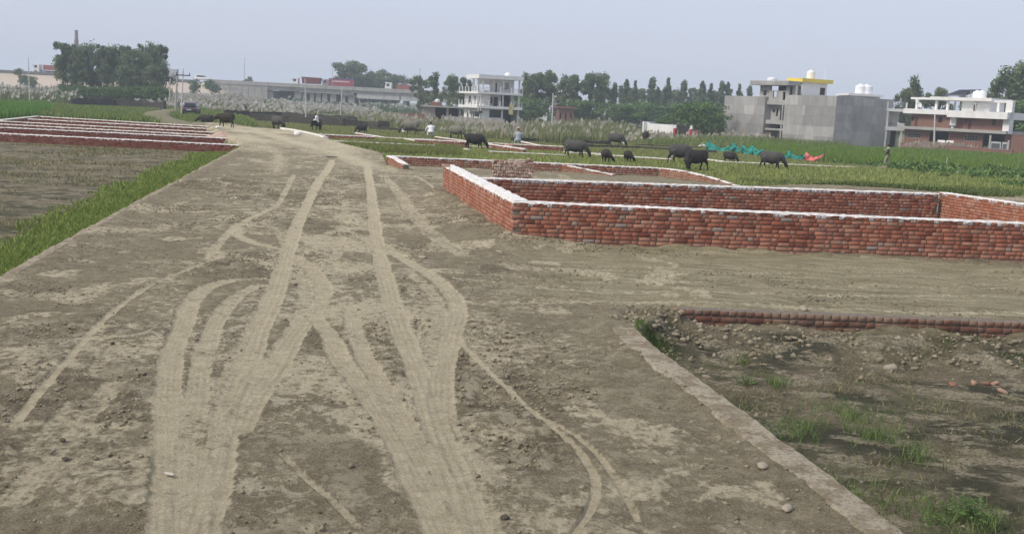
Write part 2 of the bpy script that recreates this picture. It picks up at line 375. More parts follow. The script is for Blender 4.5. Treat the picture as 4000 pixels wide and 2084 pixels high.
def make_ground():
    px = 4300/4000*1024
    dep = np.linspace(math.radians(24.5), math.radians(1.25), 500)
    r = np.concatenate([np.linspace(1.2, 5.8, 26), H/np.tan(dep), np.geomspace(126, 1500, 46)])
    r = np.unique(np.round(r, 4))
    a_in = np.linspace(-33, 33, 880); a_out = np.linspace(33, 327, 90)[1:-1]
    ang = np.radians(np.concatenate([a_in, a_out])); nr, na = len(r), len(ang)
    R, A = np.meshgrid(r, ang, indexing='ij'); X = (R*np.sin(A)).ravel(); Y = (R*np.cos(A)).ravel(); RR = R.ravel()
    z, up, d, pit, lane, heap = terrain(X, Y)
    near = RR < 130
    dust = np.zeros_like(X); tdep = np.zeros_like(X)
    dd, tt, rr_ = track_fields(X[near], Y[near], True); dust[near] = dd; tdep[near] = tt; rib = np.zeros_like(X); rib[near] = rr_
    inview = np.abs(A.ravel()) < .6
    # relief, coarser with distance
    sp = np.maximum(RR/px, RR*RR/(H*px))*1.3
    def octv(f, amp, s):
        lam = 1/f; k = sstep(.9, 2.2, lam/sp)
        return amp*k*(vnoise(X*f, Y*f, s)-.5)*2
    patch = fbm(X*.55, Y*.55, 41, 4); cl = sstep(.44, .66, patch)*(1-dust)*up           # cloddy patches
    dirt = np.clip(up+pit*1.0, 0, 1)
    rough = (1-.8*np.clip(dust*1.4, 0, 1))*(.45+1.1*cl)*dirt + (1-dirt)*.6
    z = z + tdep + rough*(octv(1.1, .020, 51)+octv(2.7, .014, 52)+octv(6.3, .012, 53)+octv(13, .012, 54)+octv(27, .010, 55)+octv(55, .006, 56))
    z = z + pit*(d < -.25)*(octv(2.1, .010, 57)+octv(5.7, .014, 58)+octv(14, .016, 59)+octv(30, .012, 63))
    z = z + (heap > .03)*(octv(4, .03, 60)+octv(9, .03, 61)+octv(20, .015, 62))
    # rows left by the grader on the side street (running along it)
    cross = up*sstep(-.5, 1.5, X)*((Y > 15.3) & (Y < 21.9))
    rows = (vnoise(X*.35+2, (Y-X*.05)*3.2, 71)-.5)*.075+(vnoise(X*.8, (Y-X*.05)*8, 72)-.5)*.035
    z = z + cross*rows
    V = np.stack([X, Y, z], 1)
    i = np.arange(nr-1)[:, None]*na; j = np.arange(na)[None, :]; j2 = (j+1) % na
    q = np.stack([i+j, i+na+j, i+na+j2, i+j2], -1).reshape(-1, 4)
    V = np.vstack([V, [[0, 0, 0]]]); c = len(V)-1
    tri = np.stack([np.full(na, c), np.arange(na), (np.arange(na)+1) % na], -1)
    # masks: r dust, g grass, b bare clods / damp
    damp = np.clip(cl + np.where(pit, sstep(.42, .6, fbm(X*.8, Y*1.6, 43, 4)), 0), 0, 1)
    mid = up*np.exp(-((X+1.2+.16*(Y-8))/2.6)**2)*sstep(40, 24, Y)
    dust = np.maximum(dust, mid*.6*sstep(.46, .66, fbm(X*.9+.3*Y, Y*.8, 45, 5)))
    dust = np.maximum(dust, up*.5*sstep(.58, .70, fbm(X*1.6, Y*1.3, 46, 4))*(X < 3))
    dust = dust*(.62+.6*fbm(X*3.1, Y*3.1, 47, 5))
    farr = sstep(42, 62, Y)*sstep(105, 78, Y)*up
    dust = np.clip(np.maximum(dust, farr*(1.05*fbm(X*.7+Y*.2, Y*.4, 44, 5)-.08)), 0, 1)
    grass = np.where(up > .5, 0, 1.0)*(1-lane*.55)
    leftf = grass*(X < -3)*sstep(60, 55, Y)*(~pit)        # mown plot on the left: bare, streaky
    grass = np.where(pit, .0, grass)-leftf
    dust = np.maximum(dust, lane*.15)
    pitf = np.where(pit, sstep(-.15, -.45, d), 0)
    colr = np.stack([dust, np.clip(grass, 0, 1), damp, np.clip(pitf+.9*leftf, 0, 1)], 1)
    colr = np.vstack([colr, [[.2, 0, .3, 0]]])
    crz = np.clip(.18+.95*np.exp(-((X+2.6+.12*(Y-8))/3.0)**2)*sstep(.30, .62, fbm(X*.5, Y*.5, 48, 3)), 0, 1)*up
    crz = np.concatenate([crz, [0]])
    cr = np.concatenate([cross, [0]])
    me = np_mesh('ground', V, [q, tri], {'mask': ('POINT', 'FLOAT_COLOR', colr), 'cross': ('POINT', 'FLOAT', cr), 'crust': ('POINT', 'FLOAT', crz), 'rib': ('POINT', 'FLOAT', np.concatenate([rib, [0]]))}, smooth=True)
    return me

def ground_material():
    t = NT('soil'); co = t.coord(); a = t.attr('mask'); sep = t.node('SeparateColor'); t.link(a.outputs['Color'], sep.inputs[0])
    dust, grass, damp, pit = sep.outputs[0], sep.outputs[1], sep.outputs[2], a.outputs['Alpha']
    cross = t.attr('cross').outputs['Fac']; crust = t.attr('crust').outputs['Fac']
    n2 = t.noise(co, 5.5, 9, .68); n3 = t.noise(co, 26, 8, .72); n5 = t.noise(co, 85, 4, .7); n1 = t.noise(co, .9, 6, .62, .4)
    flake = t.noise(co, 3.3, 12, .74, .3, (1, .8, 1)); flake2 = t.noise(co, 10.5, 10, .74, .2, (1, .75, 1)); dirtn = t.noise(co, 1.6, 11, .70, .4)
    soil = t.mix(t.ramp(n2, [(.34, 0), (.66, 1)]), (.255, .216, .140), (.420, .360, .240))
    soil = t.mix(t.math('MULTIPLY', t.ramp(dirtn, [(.46, .0), (.58, 1)]), t.math('ADD', .35, t.math('MULTIPLY', damp, .65))), soil, (.170, .143, .092))     # darker turned earth
    soil = t.mix(t.ramp(n5, [(.40, .7), (.58, 0)]), soil, (.105, .088, .058))
    soil = t.mix(t.ramp(n3, [(.55, 0), (.68, .65)]), soil, (.50, .435, .29))
    cr = t.math('ADD', t.math('MULTIPLY', t.ramp(flake, [(.515, 0), (.565, 1)]), .8), t.math('MULTIPLY', t.ramp(flake2, [(.53, 0), (.57, 1)]), .6), clamp=True)
    soil = t.mix(t.math('MULTIPLY', cr, crust), soil, t.mix(n3, (.50, .445, .31), (.68, .61, .455)))            # pale flaking crust
    olive = t.mix(t.ramp(t.noise(co, 3.0, 9, .68, .2, (.35, 2.2, 1)), [(.38, 0), (.62, 1)]), (.25, .222, .130), (.50, .445, .292))
    olive = t.mix(t.ramp(n3, [(.36, .8), (.52, 0)]), olive, (.155, .132, .085))
    soil = t.mix(t.math('MULTIPLY', cross, .8), soil, olive)
    dcol = t.mix(t.ramp(n2, [(.34, 0), (.66, 1)]), (.490, .425, .288), (.665, .588, .42))
    dcol = t.mix(t.ramp(n3, [(.34, .55), (.5, 0)]), dcol, (.34, .29, .19))
    dcol = t.mix(t.math('MULTIPLY', t.attr('rib').outputs['Fac'], .34), dcol, (.26, .215, .148))
    df = t.math('ADD', t.math('MULTIPLY', dust, 1.12), t.math('MULTIPLY', t.math('SUBTRACT', flake2, .5), t.ramp(dust, [(0, 0), (.15, 3.2), (.8, 3.0), (1, 2.0)])))
    col = t.mix(t.ramp(df, [(.22, 0), (.62, .95)]), soil, dcol)
    # the low plots: mud with algae, straw-coloured dry crust in streaks
    st = t.noise(co, .8, 10, .68, .4, (.8, 1.1, 1)); st2 = t.noise(co, 2.6, 11, .72, .3, (.75, 1.1, 1))
    pcol = t.mix(t.ramp(st, [(.42, 0), (.54, 1)]), (.072, .070, .046), (.225, .19, .125))
    pcol = t.mix(t.ramp(st2, [(.515, 0), (.565, .9)]), pcol, t.mix(n3, (.27, .235, .155), (.47, .41, .295)))
    pcol = t.mix(t.ramp(n3, [(.38, .75), (.52, 0)]), pcol, (.06, .056, .038))
    pcol = t.mix(t.ramp(t.noise(co, 1.3, 8, .66, .6), [(.55, 0), (.66, .75)]), pcol, (.075, .092, .040))
    col = t.mix(pit, col, pcol)
    gcol = t.mix(t.ramp(n1, [(.35, 0), (.65, 1)]), (.085, .095, .042), (.175, .155, .082))
    gcol = t.mix(t.ramp(t.noise(co, .06, 4), [(.4, 0), (.65, .8)]), gcol, (.10, .14, .05))
    col = t.mix(grass, col, gcol)
    t.color(col); t.rough(.95); t.b.inputs['Specular IOR Level'].default_value = .1
    hsum = t.math('ADD', t.math('MULTIPLY', n3, 1.1), t.math('MULTIPLY', n5, .4)); hsum = t.math('ADD', hsum, t.math('MULTIPLY', flake2, 1.6))
    t.bump(hsum, 1.0, .045)
    return t.m
SOIL = ground_material()
ground = link('ground', make_ground(), SOIL); tag(ground, 'dry dirt ground with a tyre marked road and low plots', 'ground', kind='structure')

# ------------------------------------------------------------------ loose clods of soil on the road and in the pit (too many to count)
ICO_V = None
def ico():
    bm = bmesh.new(); bmesh.ops.create_icosphere(bm, subdivisions=1, radius=1.0)
    v = np.array([p.co[:] for p in bm.verts]); f = np.array([[q.index for q in p.verts] for p in bm.faces]); bm.free(); return v, f
ICO_V, ICO_F = ico()
OCT_V = np.array([[1, 0, 0], [-1, 0, 0], [0, 1, 0], [0, -1, 0], [0, 0, 1], [0, 0, -1]], float)
OCT_F = np.array([[0, 2, 4], [2, 1, 4], [1, 3, 4], [3, 0, 4], [2, 0, 5], [1, 2, 5], [3, 1, 5], [0, 3, 5]])
def lumps(x, y, z, size, V0, F0, flat=.7):
    n = len(x); k = len(V0)
    sc = size[:, None, None]*(1+.9*(RNG.random((n, k, 3))-.5))
    P = V0[None]*sc; P[:, :, 2] *= flat
    P = P*(1+.5*(RNG.random((n, 1, 3))-.5)); a = RNG.random(n)*6.283; c, s = np.cos(a)[:, None], np.sin(a)[:, None]
    X = P[:, :, 0]*c-P[:, :, 1]*s; Y = P[:, :, 0]*s+P[:, :, 1]*c
    P = np.stack([X+x[:, None], Y+y[:, None], P[:, :, 2]+(z+size*.12)[:, None]], -1)
    Fc = (F0[None]+(np.arange(n)*k)[:, None, None]).reshape(-1, F0.shape[1])
    return P.reshape(-1, 3), Fc
def clods():
    n = 900000; r = RNG.uniform(6**.5, 40**.5, n)**2; a = np.radians(RNG.uniform(-30, 30, n))
    keep = RNG.random(n) < np.clip((r/40)**1.0*.25+.12, 0, 1); r, a = r[keep], a[keep]
    x, y = r*np.sin(a), r*np.cos(a); z, up, d, pit, lane, heap = terrain(x, y)
    dust, _ = track_fields(x, y)
    patch = sstep(.44, .66, fbm(x*.55, y*.55, 41, 4))
    bank = np.exp(-(poly_dist(x, y, [SIDE0, SIDE1])/.7)**2)+.7*np.exp(-(poly_dist(x, y, [SIDE0, FRONT_END])/.5)**2)
    edge = np.exp(-((d-.5)/.5)**2)*(x < 0)
    p = np.where(up > .5, .13+1.1*patch*(1-np.clip(dust*1.6, 0, 1))+.8*bank+.4*edge, 0)+np.where(pit, .10+2.2*np.clip(heap, 0, .4), 0)
    p *= np.clip(dust < .45, .05, 1)
    k = (RNG.random(len(x)) < p*.42) & ((up > .5) | pit); x, y, z, r, bank, heap = x[k], y[k], z[k], r[k], bank[k], heap[k]
    size = .005+.024*RNG.random(len(x))**4+.010*RNG.random(len(x))*np.clip(bank+heap*3, 0, 1)
    size = np.maximum(size, r*.00055)
    V, Fc = lumps(x, y, z, size, OCT_V, OCT_F)
    return V, Fc
cv, cf = clods(); print('clods', len(cf))
t = NT('clod_soil'); co = t.coord(); nz = t.noise(co, 3.1, 4, .7); nz2 = t.noise(co, 40, 2)
t.color(t.mix(t.ramp(nz, [(.3, 0), (.7, 1)]), (.125, .104, .070), (.33, .285, .20))); t.rough(.95); CLOD = t.m
tag(link('soil_clods', np_mesh('soil_clods', cv, cf), CLOD), 'loose clods of dry soil scattered over the dirt road', 'soil', kind='stuff')
# larger pale rubble on the heap by the pit wall
def rubble():
    n = 1100; s = RNG.random(n)
    x = 1.9+6.5*RNG.random(n); y = 15.15+.03*x-np.abs(RNG.normal(0, .75, n))-.12
    k = inside(x, y, PIT); x, y = x[k], y[k]; x2 = RNG.normal(1.95, .45, 260); y2 = RNG.normal(14.2, .8, 260); x = np.r_[x, x2]; y = np.r_[y, y2]
    z = ground_z(x, y); return lumps(x, y, z, .008+.045*RNG.random(len(x))**5, ICO_V, ICO_F, .75)
rv, rf = rubble(); RUBBLE = plain('rubble', (.28, .24, .17), .95, .45, 9)
tag(link('soil_rubble', np_mesh('soil_rubble', rv, rf), RUBBLE), 'pale broken lumps of soil heaped below the pit wall', 'rubble', kind='stuff')
# ================================================================== BRICK WALLS
def brick_material(name, stops, dusty=.25, pale=(.52, .40, .32)):
    t = NT(name); a = t.attr('rnd').outputs['Fac']; co = t.coord('Object'); g = t.node('NewGeometry').outputs['Position']
    c = t.ramp(a, stops)
    n1 = t.noise(g, 9, 5, .65); n2 = t.noise(g, 45, 4, .7); n3 = t.noise(g, 2.2, 5, .6, .5)
    c = t.mix(t.ramp(n1, [(.35, 0), (.75, .5)]), c, (.135, .05, .035))
    c = t.mix(t.ramp(n2, [(.55, 0), (.8, .5)]), c, (.50, .25, .16))
    c = t.mix(t.math('MULTIPLY', t.ramp(n3, [(.48, 0), (.72, 1)]), dusty), c, pale)
    wz = t.node('SeparateXYZ'); t.link(g, wz.inputs[0]); low = t.ramp(t.math('ADD', t.math('ADD', wz.outputs[2], .5), t.math('MULTIPLY', t.math('SUBTRACT', n3, .5), .4)), [(.42, 0), (.50, .6), (.55, .5), (.72, 0)]); c = t.mix(t.math('MULTIPLY', low, .8), c, (.34, .25, .175))
    t.color(c); t.rough(.92); t.bump(t.math('ADD', n2, n1), .5, .006); return t.m
RED_STOPS = [(0, (.15, .046, .030)), (.14, (.26, .080, .050)), (.3, (.385, .138, .083)), (.45, (.31, .098, .060)), (.6, (.46, .195, .122)), (.74, (.35, .120, .073)), (.86, (.52, .275, .19)), (.94, (.25, .08, .05)), (1, (.48, .33, .24))]
BRICK = brick_material('fired_brick', RED_STOPS)
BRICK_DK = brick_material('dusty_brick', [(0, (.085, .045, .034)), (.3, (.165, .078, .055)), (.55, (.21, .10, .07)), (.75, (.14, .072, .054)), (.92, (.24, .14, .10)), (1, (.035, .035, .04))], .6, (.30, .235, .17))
def whitewash_brick():
    t = NT('whitewashed_brick'); g = t.node('NewGeometry').outputs['Position']; a = t.attr('rnd').outputs['Fac']
    red = t.ramp(a, RED_STOPS); n = t.noise(g, 26, 5, .7, 0, (1, 1, .3))
    t.color(t.mix(t.ramp(n, [(.36, 0), (.52, 1)]), red, (.56, .54, .54))); t.rough(.9); t.bump(n, .4, .005); return t.m
WBRICK = whitewash_brick()
GREYBRICK = plain('cement_smeared_brick', (.33, .26, .22), .95, .3, 20, .5, 60)
MORTAR = plain('mortar', (.19, .16, .13), .95, .35, 14, .6, 60)
LIME = plain('lime_wash', (.76, .74, .715), .85, .14, 6, .6, 40, dirt=(.46, .41, .35))
LIME_DIRTY = plain('worn_lime_wash', (.74, .71, .64), .9, .12, 3, .5, 30, dirt=(.46, .41, .33))
CONC_MUD = plain('muddy_plaster', (.36, .312, .222), .95, .25, 5, .7, 35, dirt=(.22, .18, .125))

def brick_shape(dx, dy, dz, ch, rnd, jit):
    v = []
    for sx in (-1, 1):
        for sy in (-1, 1):
            for sz in (-1, 1):
                j = (RNG.random(3)-.5)*jit
                hx, hy, hz = dx/2, dy/2, dz/2
                v += [(sx*(hx-ch)+j[0], sy*(hy-ch)+j[1], sz*hz+j[2]), (sx*(hx-ch)+j[0], sy*hy+j[1], sz*(hz-ch)+j[2]), (sx*hx+j[0], sy*(hy-ch)+j[1], sz*(hz-ch)+j[2])]
    bm = bmesh.new(); [bm.verts.new(p) for p in v]; bmesh.ops.convex_hull(bm, input=bm.verts[:])
    bm.verts.index_update(); V = np.array([p.co[:] for p in bm.verts]); Fc = [[q.index for q in f.verts] for f in bm.faces]; bm.free()
    return V, np.array(Fc), rnd
def shape_set(dx, dy, dz, ch=.006, jit=.008, n=14):
    return [brick_shape(dx, dy, dz, ch, (i+.5)/n, jit) for i in range(n)]
STR = shape_set(.228, .106, .0710, .003, .007); HED = shape_set(.106, .224, .0710, .003, .007)
_BOXF = np.array([[0, 2, 3], [0, 3, 1], [4, 5, 7], [4, 7, 6], [0, 1, 5], [0, 5, 4], [2, 6, 7], [2, 7, 3], [0, 4, 6], [0, 6, 2], [1, 3, 7], [1, 7, 5]])
def box_brick(kind, i):
    d = (.228, .106, .071) if kind == 's' else (.106, .224, .071)
    V = np.array([(sx*d[0]/2, sy*d[1]/2, sz*d[2]/2) for sx in (-1, 1) for sy in (-1, 1) for sz in (-1, 1)])+(RNG.random((8, 3))-.5)*.008
    return V, _BOXF, (i+.5)/14
_bm_cache = {}
def brick_mesh(kind, i, mat):
    k = (kind, i, mat.name)
    if k not in _bm_cache:
        V, Fc, rnd = (STR if kind == 's' else HED)[i]
        me = np_mesh('brick', V, Fc, {'rnd': ('FACE', 'FLOAT', np.full(len(Fc), rnd))}); me.materials.append(mat); _bm_cache[k] = me
    return _bm_cache[k]

def brick_wall(name, label, p0, p1, z0, z1, group=None, ncap=300, mat=BRICK, coping=LIME, top_white=.25, thick=.23, cat='wall', top_headers=True, cop_h=.018, grey=.006, end_z=None, buried=2, seed=1, topfn=None):
    """a straight run of brickwork from p0 to p1: bricks as separate pieces, recessed mortar, lime on top.
       The face towards the right hand of p1->p0 (local -y) is the seen one."""
    rg = random.Random(seed); p0 = np.array(p0, float); p1 = np.array(p1, float); L = float(np.linalg.norm(p1-p0)); ang = math.atan2(p1[1]-p0[1], p1[0]-p0[0])
    root = empty(name, (p0[0], p0[1], z0), ang, label, cat, group)
    ch = .083; zt = z1-z0-cop_h; nc = max(1, int(round(zt/ch))); ch = zt/nc
    items = []   # x, y, z, kind, variant, mat
    for c in range(-buried, nc):
        x = -rg.random()*.2; hdr = (rg.random() < .5); top = c == nc-1
        while x < L:
            kind = 'h' if (top and top_headers) else ('h' if hdr else 's'); hdr = not hdr
            if rg.random() < .08: hdr = not hdr
            w = .107 if kind == 'h' else .229; xc = x+w/2
            if x > -.04 and x+w < L+.04:
                v = rg.randrange(14); m = mat
                if top and rg.random() < top_white: m = WBRICK
                elif rg.random() < grey: m = GREYBRICK
                z = (c+.5)*ch
                if end_z is None or z < end_z(xc/L)-z0:
                    if kind == 'h': items.append((xc, .112+rg.uniform(-.005, .003), z, 'h', v, m, 1))
                    else:
                        items.append((xc, .053+rg.uniform(-.004, .003), z, 's', v, m, 1)); items.append((xc, thick-.053, z, 's', (v+5) % 14, m, 0))
            x += w+rg.uniform(.012, .021)
    R = np.array([[math.cos(ang), -math.sin(ang), 0], [math.sin(ang), math.cos(ang), 0], [0, 0, 1]])
    def score(it):
        P = R @ np.array([it[0], it[1], it[2]])+np.array([p0[0], p0[1], z0]); u, v, w = project(P)
        if it[6] == 0 or it[2] < -.05 or w < 1 or not (-20 < u < 4020 and -20 < v < 2110): return 1e9
        return w*(1.4 if it[3] == 'h' else 1.0)
    sc = [score(it) for it in items]; order = np.argsort(sc); single = set(int(i) for i in order[:ncap] if sc[i] < 1e8)
    rest = {}; near_wall = min(math.hypot(*p0), math.hypot(*p1)) < 34
    for i, it in enumerate(items):
        x, y, z, k, v, m, fr = it
        rz = rg.uniform(-.012, .012)
        if i in single:
            link('brick', brick_mesh(k, v, m), None, root, (x, y, z), (rg.uniform(-.01, .01), rg.uniform(-.012, .012), rz))
        else:
            V, Fc, rnd = (STR if k == 's' else HED)[v] if near_wall else box_brick(k, v); rest.setdefault(m.name, (m, []))[1].append((V+np.array([x, y, z]), Fc, rnd))
    for mname, (m, lst) in rest.items():
        off = 0; vs_, fs_, rn = [], [], []
        for V, Fc, rnd in lst: vs_.append(V); fs_.append(Fc+off); off += len(V); rn.append(np.full(len(Fc), rnd))
        me = np_mesh('brickwork', np.vstack(vs_), np.vstack(fs_), {'rnd': ('FACE', 'FLOAT', np.concatenate(rn))})
        o = link('brickwork', me, m, root); o['kind'] = 'stuff'
    # mortar core, a little behind the brick faces
    n = max(2, int(L/.4)); mb = MB(); xs = np.linspace(.01, L-.01, n+1)
    def topz(x): return (min(zt, max(.0, end_z(x/L)-z0)) if end_z else zt)
    prof = [(.014, thick-.014)]
    V = []; Fc = []
    for x in xs:
        h = topz(x)-.006
        for (y, z) in ((.012, -buried*ch), (thick-.012, -buried*ch), (thick-.012, h), (.012, h)): V.append((x, y, z))
    for i in range(n):
        for k in range(4): Fc.append((i*4+k, i*4+(k+1) % 4, i*4+4+(k+1) % 4, i*4+4+k))
    Fc += [(0, 1, 2, 3), (n*4+3, n*4+2, n*4+1, n*4)]
    MB().add(V, Fc).build('mortar_core', MORTAR, root)
    if coping is not None:
        n = max(3, int(L/.09)); V = []; Fc = []
        for i in range(n+1):
            x = L*i/n; h = topz(x); a = rg.uniform(-.010, .018); b = rg.uniform(-.010, .018); dr = rg.random()**3*.03
            hh = cop_h*(1+rg.uniform(-.4, .5))
            for (y, z) in ((-.004-a, h-.004-dr), (thick+.004+b, h-.012), (thick-.03+b, h+hh), (.02-a, h+hh*1.05)): V.append((x, y, z))
        for i in range(n):
            for k in range(4): Fc.append((i*4+k, i*4+(k+1) % 4, i*4+4+(k+1) % 4, i*4+4+k))
        Fc += [(3, 2, 1, 0), (n*4, n*4+1, n*4+2, n*4+3)]
        MB().add(V, Fc).build('coping', coping, root)
    return root

PLOT = 'brick walls of the plots'
SZ = .86
_sd2 = np.array(SIDE1)-np.array(SIDE0); _sd2 /= np.linalg.norm(_sd2)
wall_front = brick_wall('brick_wall', 'long red brick wall with white top facing the camera, nearest across the side street', SIDE0, FRONT_END, 0, SZ, PLOT, top_white=.22, seed=3, thick=.23, grey=.03)
# side wall: built from its far end so that the seen face looks to the road (left)
s_far = SIDE1; s_near = (SIDE0[0]+_sd2[0]*.02, SIDE0[1]+_sd2[1]*.02)
ORANGE = brick_material('sunlit_side_brick', [(0, (.26, .085, .05)), (.3, (.38, .14, .08)), (.6, (.45, .19, .115)), (.85, (.35, .12, .07)), (1, (.50, .27, .19))], .45, (.58, .44, .36))  # lighter orange tones carry both sunlight and dust on these faces
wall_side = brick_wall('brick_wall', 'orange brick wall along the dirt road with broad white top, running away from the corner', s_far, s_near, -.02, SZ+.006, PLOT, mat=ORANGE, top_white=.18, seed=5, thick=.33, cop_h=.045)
B0 = at(1838, 692, SZ); B1 = at(3668, 755, SZ)
wall_back = brick_wall('brick_wall', 'inner red brick wall with grey lime smeared top course, behind the nearest long wall', B0, B1, 0, SZ, PLOT, top_white=.75, seed=8, grey=.03)
R_END = (FRONT_END[0]-.1, FRONT_END[1]+.3)
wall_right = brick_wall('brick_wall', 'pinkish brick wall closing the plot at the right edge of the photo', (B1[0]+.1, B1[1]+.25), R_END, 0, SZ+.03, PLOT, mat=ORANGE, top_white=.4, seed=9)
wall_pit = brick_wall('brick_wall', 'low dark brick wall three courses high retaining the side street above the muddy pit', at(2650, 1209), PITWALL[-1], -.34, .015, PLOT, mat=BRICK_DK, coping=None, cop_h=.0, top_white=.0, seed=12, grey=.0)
wall_red = brick_wall('brick_wall', 'low red brick wall with white top beyond the brick stack at the far cross lane', RW0, RW1, -.03, REDZ, PLOT, top_white=.35, seed=14, grey=.04)
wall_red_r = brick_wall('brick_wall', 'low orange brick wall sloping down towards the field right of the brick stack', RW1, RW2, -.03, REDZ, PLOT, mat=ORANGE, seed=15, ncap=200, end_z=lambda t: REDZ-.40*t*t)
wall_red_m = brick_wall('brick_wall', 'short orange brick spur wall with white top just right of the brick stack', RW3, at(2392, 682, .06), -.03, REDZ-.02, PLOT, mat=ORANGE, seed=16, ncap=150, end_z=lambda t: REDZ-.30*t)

# the row of low plot walls on the left
LEFTG = 'low plot walls left of the road'
DEEPRED = brick_material('deep_red_brick', [(0, (.12, .036, .03)), (.3, (.22, .062, .046)), (.6, (.27, .085, .062)), (.85, (.17, .05, .04)), (1, (.33, .16, .12))], .3, (.34, .24, .19))  # darker, duller reds for the low walls left of the road
LW = [(((-60, 516)), (951, 566), 'nearest low red brick wall left of the road', 300), ((-60, 493), (914, 540), 'second low red wall left of the road with the broad white top', 200),
      ((-60, 480), (867, 529), 'third low wall left of the road, its white top broken by grass', 0), ((-60, 468.5), (834, 515.5), 'fourth low wall left of the road with a thin white top', 0),
      ((109, 463.5), (814, 501), 'fifth low wall left of the road, just in front of the farthest one', 0), ((155, 454), (817, 493), 'farthest low wall left of the road below the green field', 0)]
for i, (a, b, lab, cap) in enumerate(LW):
    brick_wall('brick_wall', lab, at(*a, .0), at(*b, .0), FIELD+.02, .0, LEFTG, ncap=cap, mat=DEEPRED, top_white=.2, seed=30+i, coping=LIME if i < 2 else LIME_DIRTY, cop_h=.03, thick=.24)
brick_wall('brick_wall', 'short wall with wide white top joining the two nearest left plot walls at the road', at(914, 540), at(951, 566), FIELD+.02, .012, LEFTG, ncap=0, seed=40, thick=.35, coping=LIME)
brick_wall('brick_wall', 'white topped wall slanting from the farthest left plots down to the road', at(814, 501), at(881, 531), FIELD+.02, .012, LEFTG, ncap=0, seed=41, thick=.35, coping=LIME)
brick_wall('brick_wall', 'white topped wall at the left end of the farthest left plots by the paddy', at(-40, 474), at(155, 454), FIELD+.02, .012, LEFTG, ncap=0, seed=42, thick=.35, coping=LIME_DIRTY)

# low plot walls scattered in the grazing field on the right: pixel ends, label, exposed height, red brick or earth bund
MOSS = plain('mossy_black_masonry', (.055, .052, .045), .95, .4, 4, .6, 20, dirt=(.12, .115, .08))
MIDG = 'low plot walls in the grazing field'
MID = [((1179, 520), (1466, 533), 'white topped low wall between the road kerb and the resting buffalo', .25), ((1272, 547), (1700, 567), 'long white topped low wall beginning at the road kerb', .22),
       ((1333, 561), (1640, 575), 'thin white kerb line in the grass just behind the field strip', .06), ((1386, 518), (1496, 535), 'short slanting white topped wall below the dark resting buffalo', .12),
       ((1496, 535), (1700, 545), 'white topped low wall left of the bending man', .14), ((1577, 540), (1700, 562), 'slanting white topped wall running towards the black grazing buffalo', .14),
       ((1620, 542), (1828, 553), 'low red brick wall behind the black grazing buffalo', .42), ((1697, 533), (1828, 551), 'slanting white wall top below the man in white', .12),
       ((1700, 562), (2043, 581), 'white wall top passing behind the legs of the black grazing buffalo', .1), ((1903, 561), (2043, 580), 'slanting pink brick wall right of the black buffalo head', .3),
       ((1640, 563), (1833, 583), 'grassy white kerb in front of the black grazing buffalo', .06), ((1903, 557), (2200, 571), 'low red brick wall below the small man with the cap', .35),
       ((1907, 589), (2212, 604), 'white kerb line beside the pink sand heap', .07), ((2031, 551), (2103, 566), 'white slanting wall top beside the small man with the cap', .1),
       ((2200, 592), (2350, 599), 'pale kerb behind the grey buffalo and the calf', .07), ((2295, 599), (2622, 620), 'pale kerb running past the two calves', .07),
       ((2618, 607), (2830, 629), 'broken pale kerb behind the pair of buffaloes', .07), ((2800, 629), (3340, 651), 'long pale kerb passing behind the buffalo with the green patch', .07),
       ((3590, 656), (3860, 682), 'pale kerb half covered by creepers before the paddy', .08)]
for i, (a, b, lab, h) in enumerate(MID):
    zt = FIELD+.12+h*.95; pa, pb = at(*a, zt), at(*b, zt)
    brick_wall('brick_wall', lab, pa, pb, FIELD-.02, zt, MIDG, ncap=0, seed=60+i, thick=.24, top_white=.2, coping=LIME_DIRTY if i % 3 else LIME, cop_h=.035, buried=0)
def bund(label, pts, h, w, mat, name='old_wall', cat='wall', group=None, zb=FIELD, crumble=.25, seed=1):
    rg = random.Random(seed); p = np.array(pts, float); o0 = p[0]; V = []; Fc = []; k = 0
    segs = []
    for a, b in zip(p[:-1], p[1:]):
        n = max(2, int(np.linalg.norm(b-a)/.5)); segs += [a+(b-a)*t for t in np.linspace(0, 1, n, endpoint=False)]
    segs.append(p[-1]); segs = np.array(segs)
    for i, q in enumerate(segs):
        d = segs[min(i+1, len(segs)-1)]-segs[max(i-1, 0)]; d = d/np.linalg.norm(d); nrm = np.array([d[1], -d[0]])
        hh = h*(1+rg.uniform(-crumble, crumble)*.6); a = w/2*(1+rg.uniform(-.1, .1)); b = w/2*.8*(1+rg.uniform(-.15, .15))
        for (o, z) in ((a*1.1, -.15), (b, hh*.96), (0, hh), (-b, hh*.94), (-a*1.1, -.15)):
            V.append((q[0]+nrm[0]*o-o0[0], q[1]+nrm[1]*o-o0[1], z))
    m = 5; n = len(segs)
    for i in range(n-1):
        for k in range(m-1): Fc.append((i*m+k, i*m+k+1, (i+1)*m+k+1, (i+1)*m+k))
    Fc += [tuple(range(m)), tuple(range((n-1)*m, n*m))[::-1]]
    return tag(MB().add(V, Fc).build(name, mat, loc=(o0[0], o0[1], zb)), label, cat, group)
OLDG = 'old blackened low walls in the meadow'
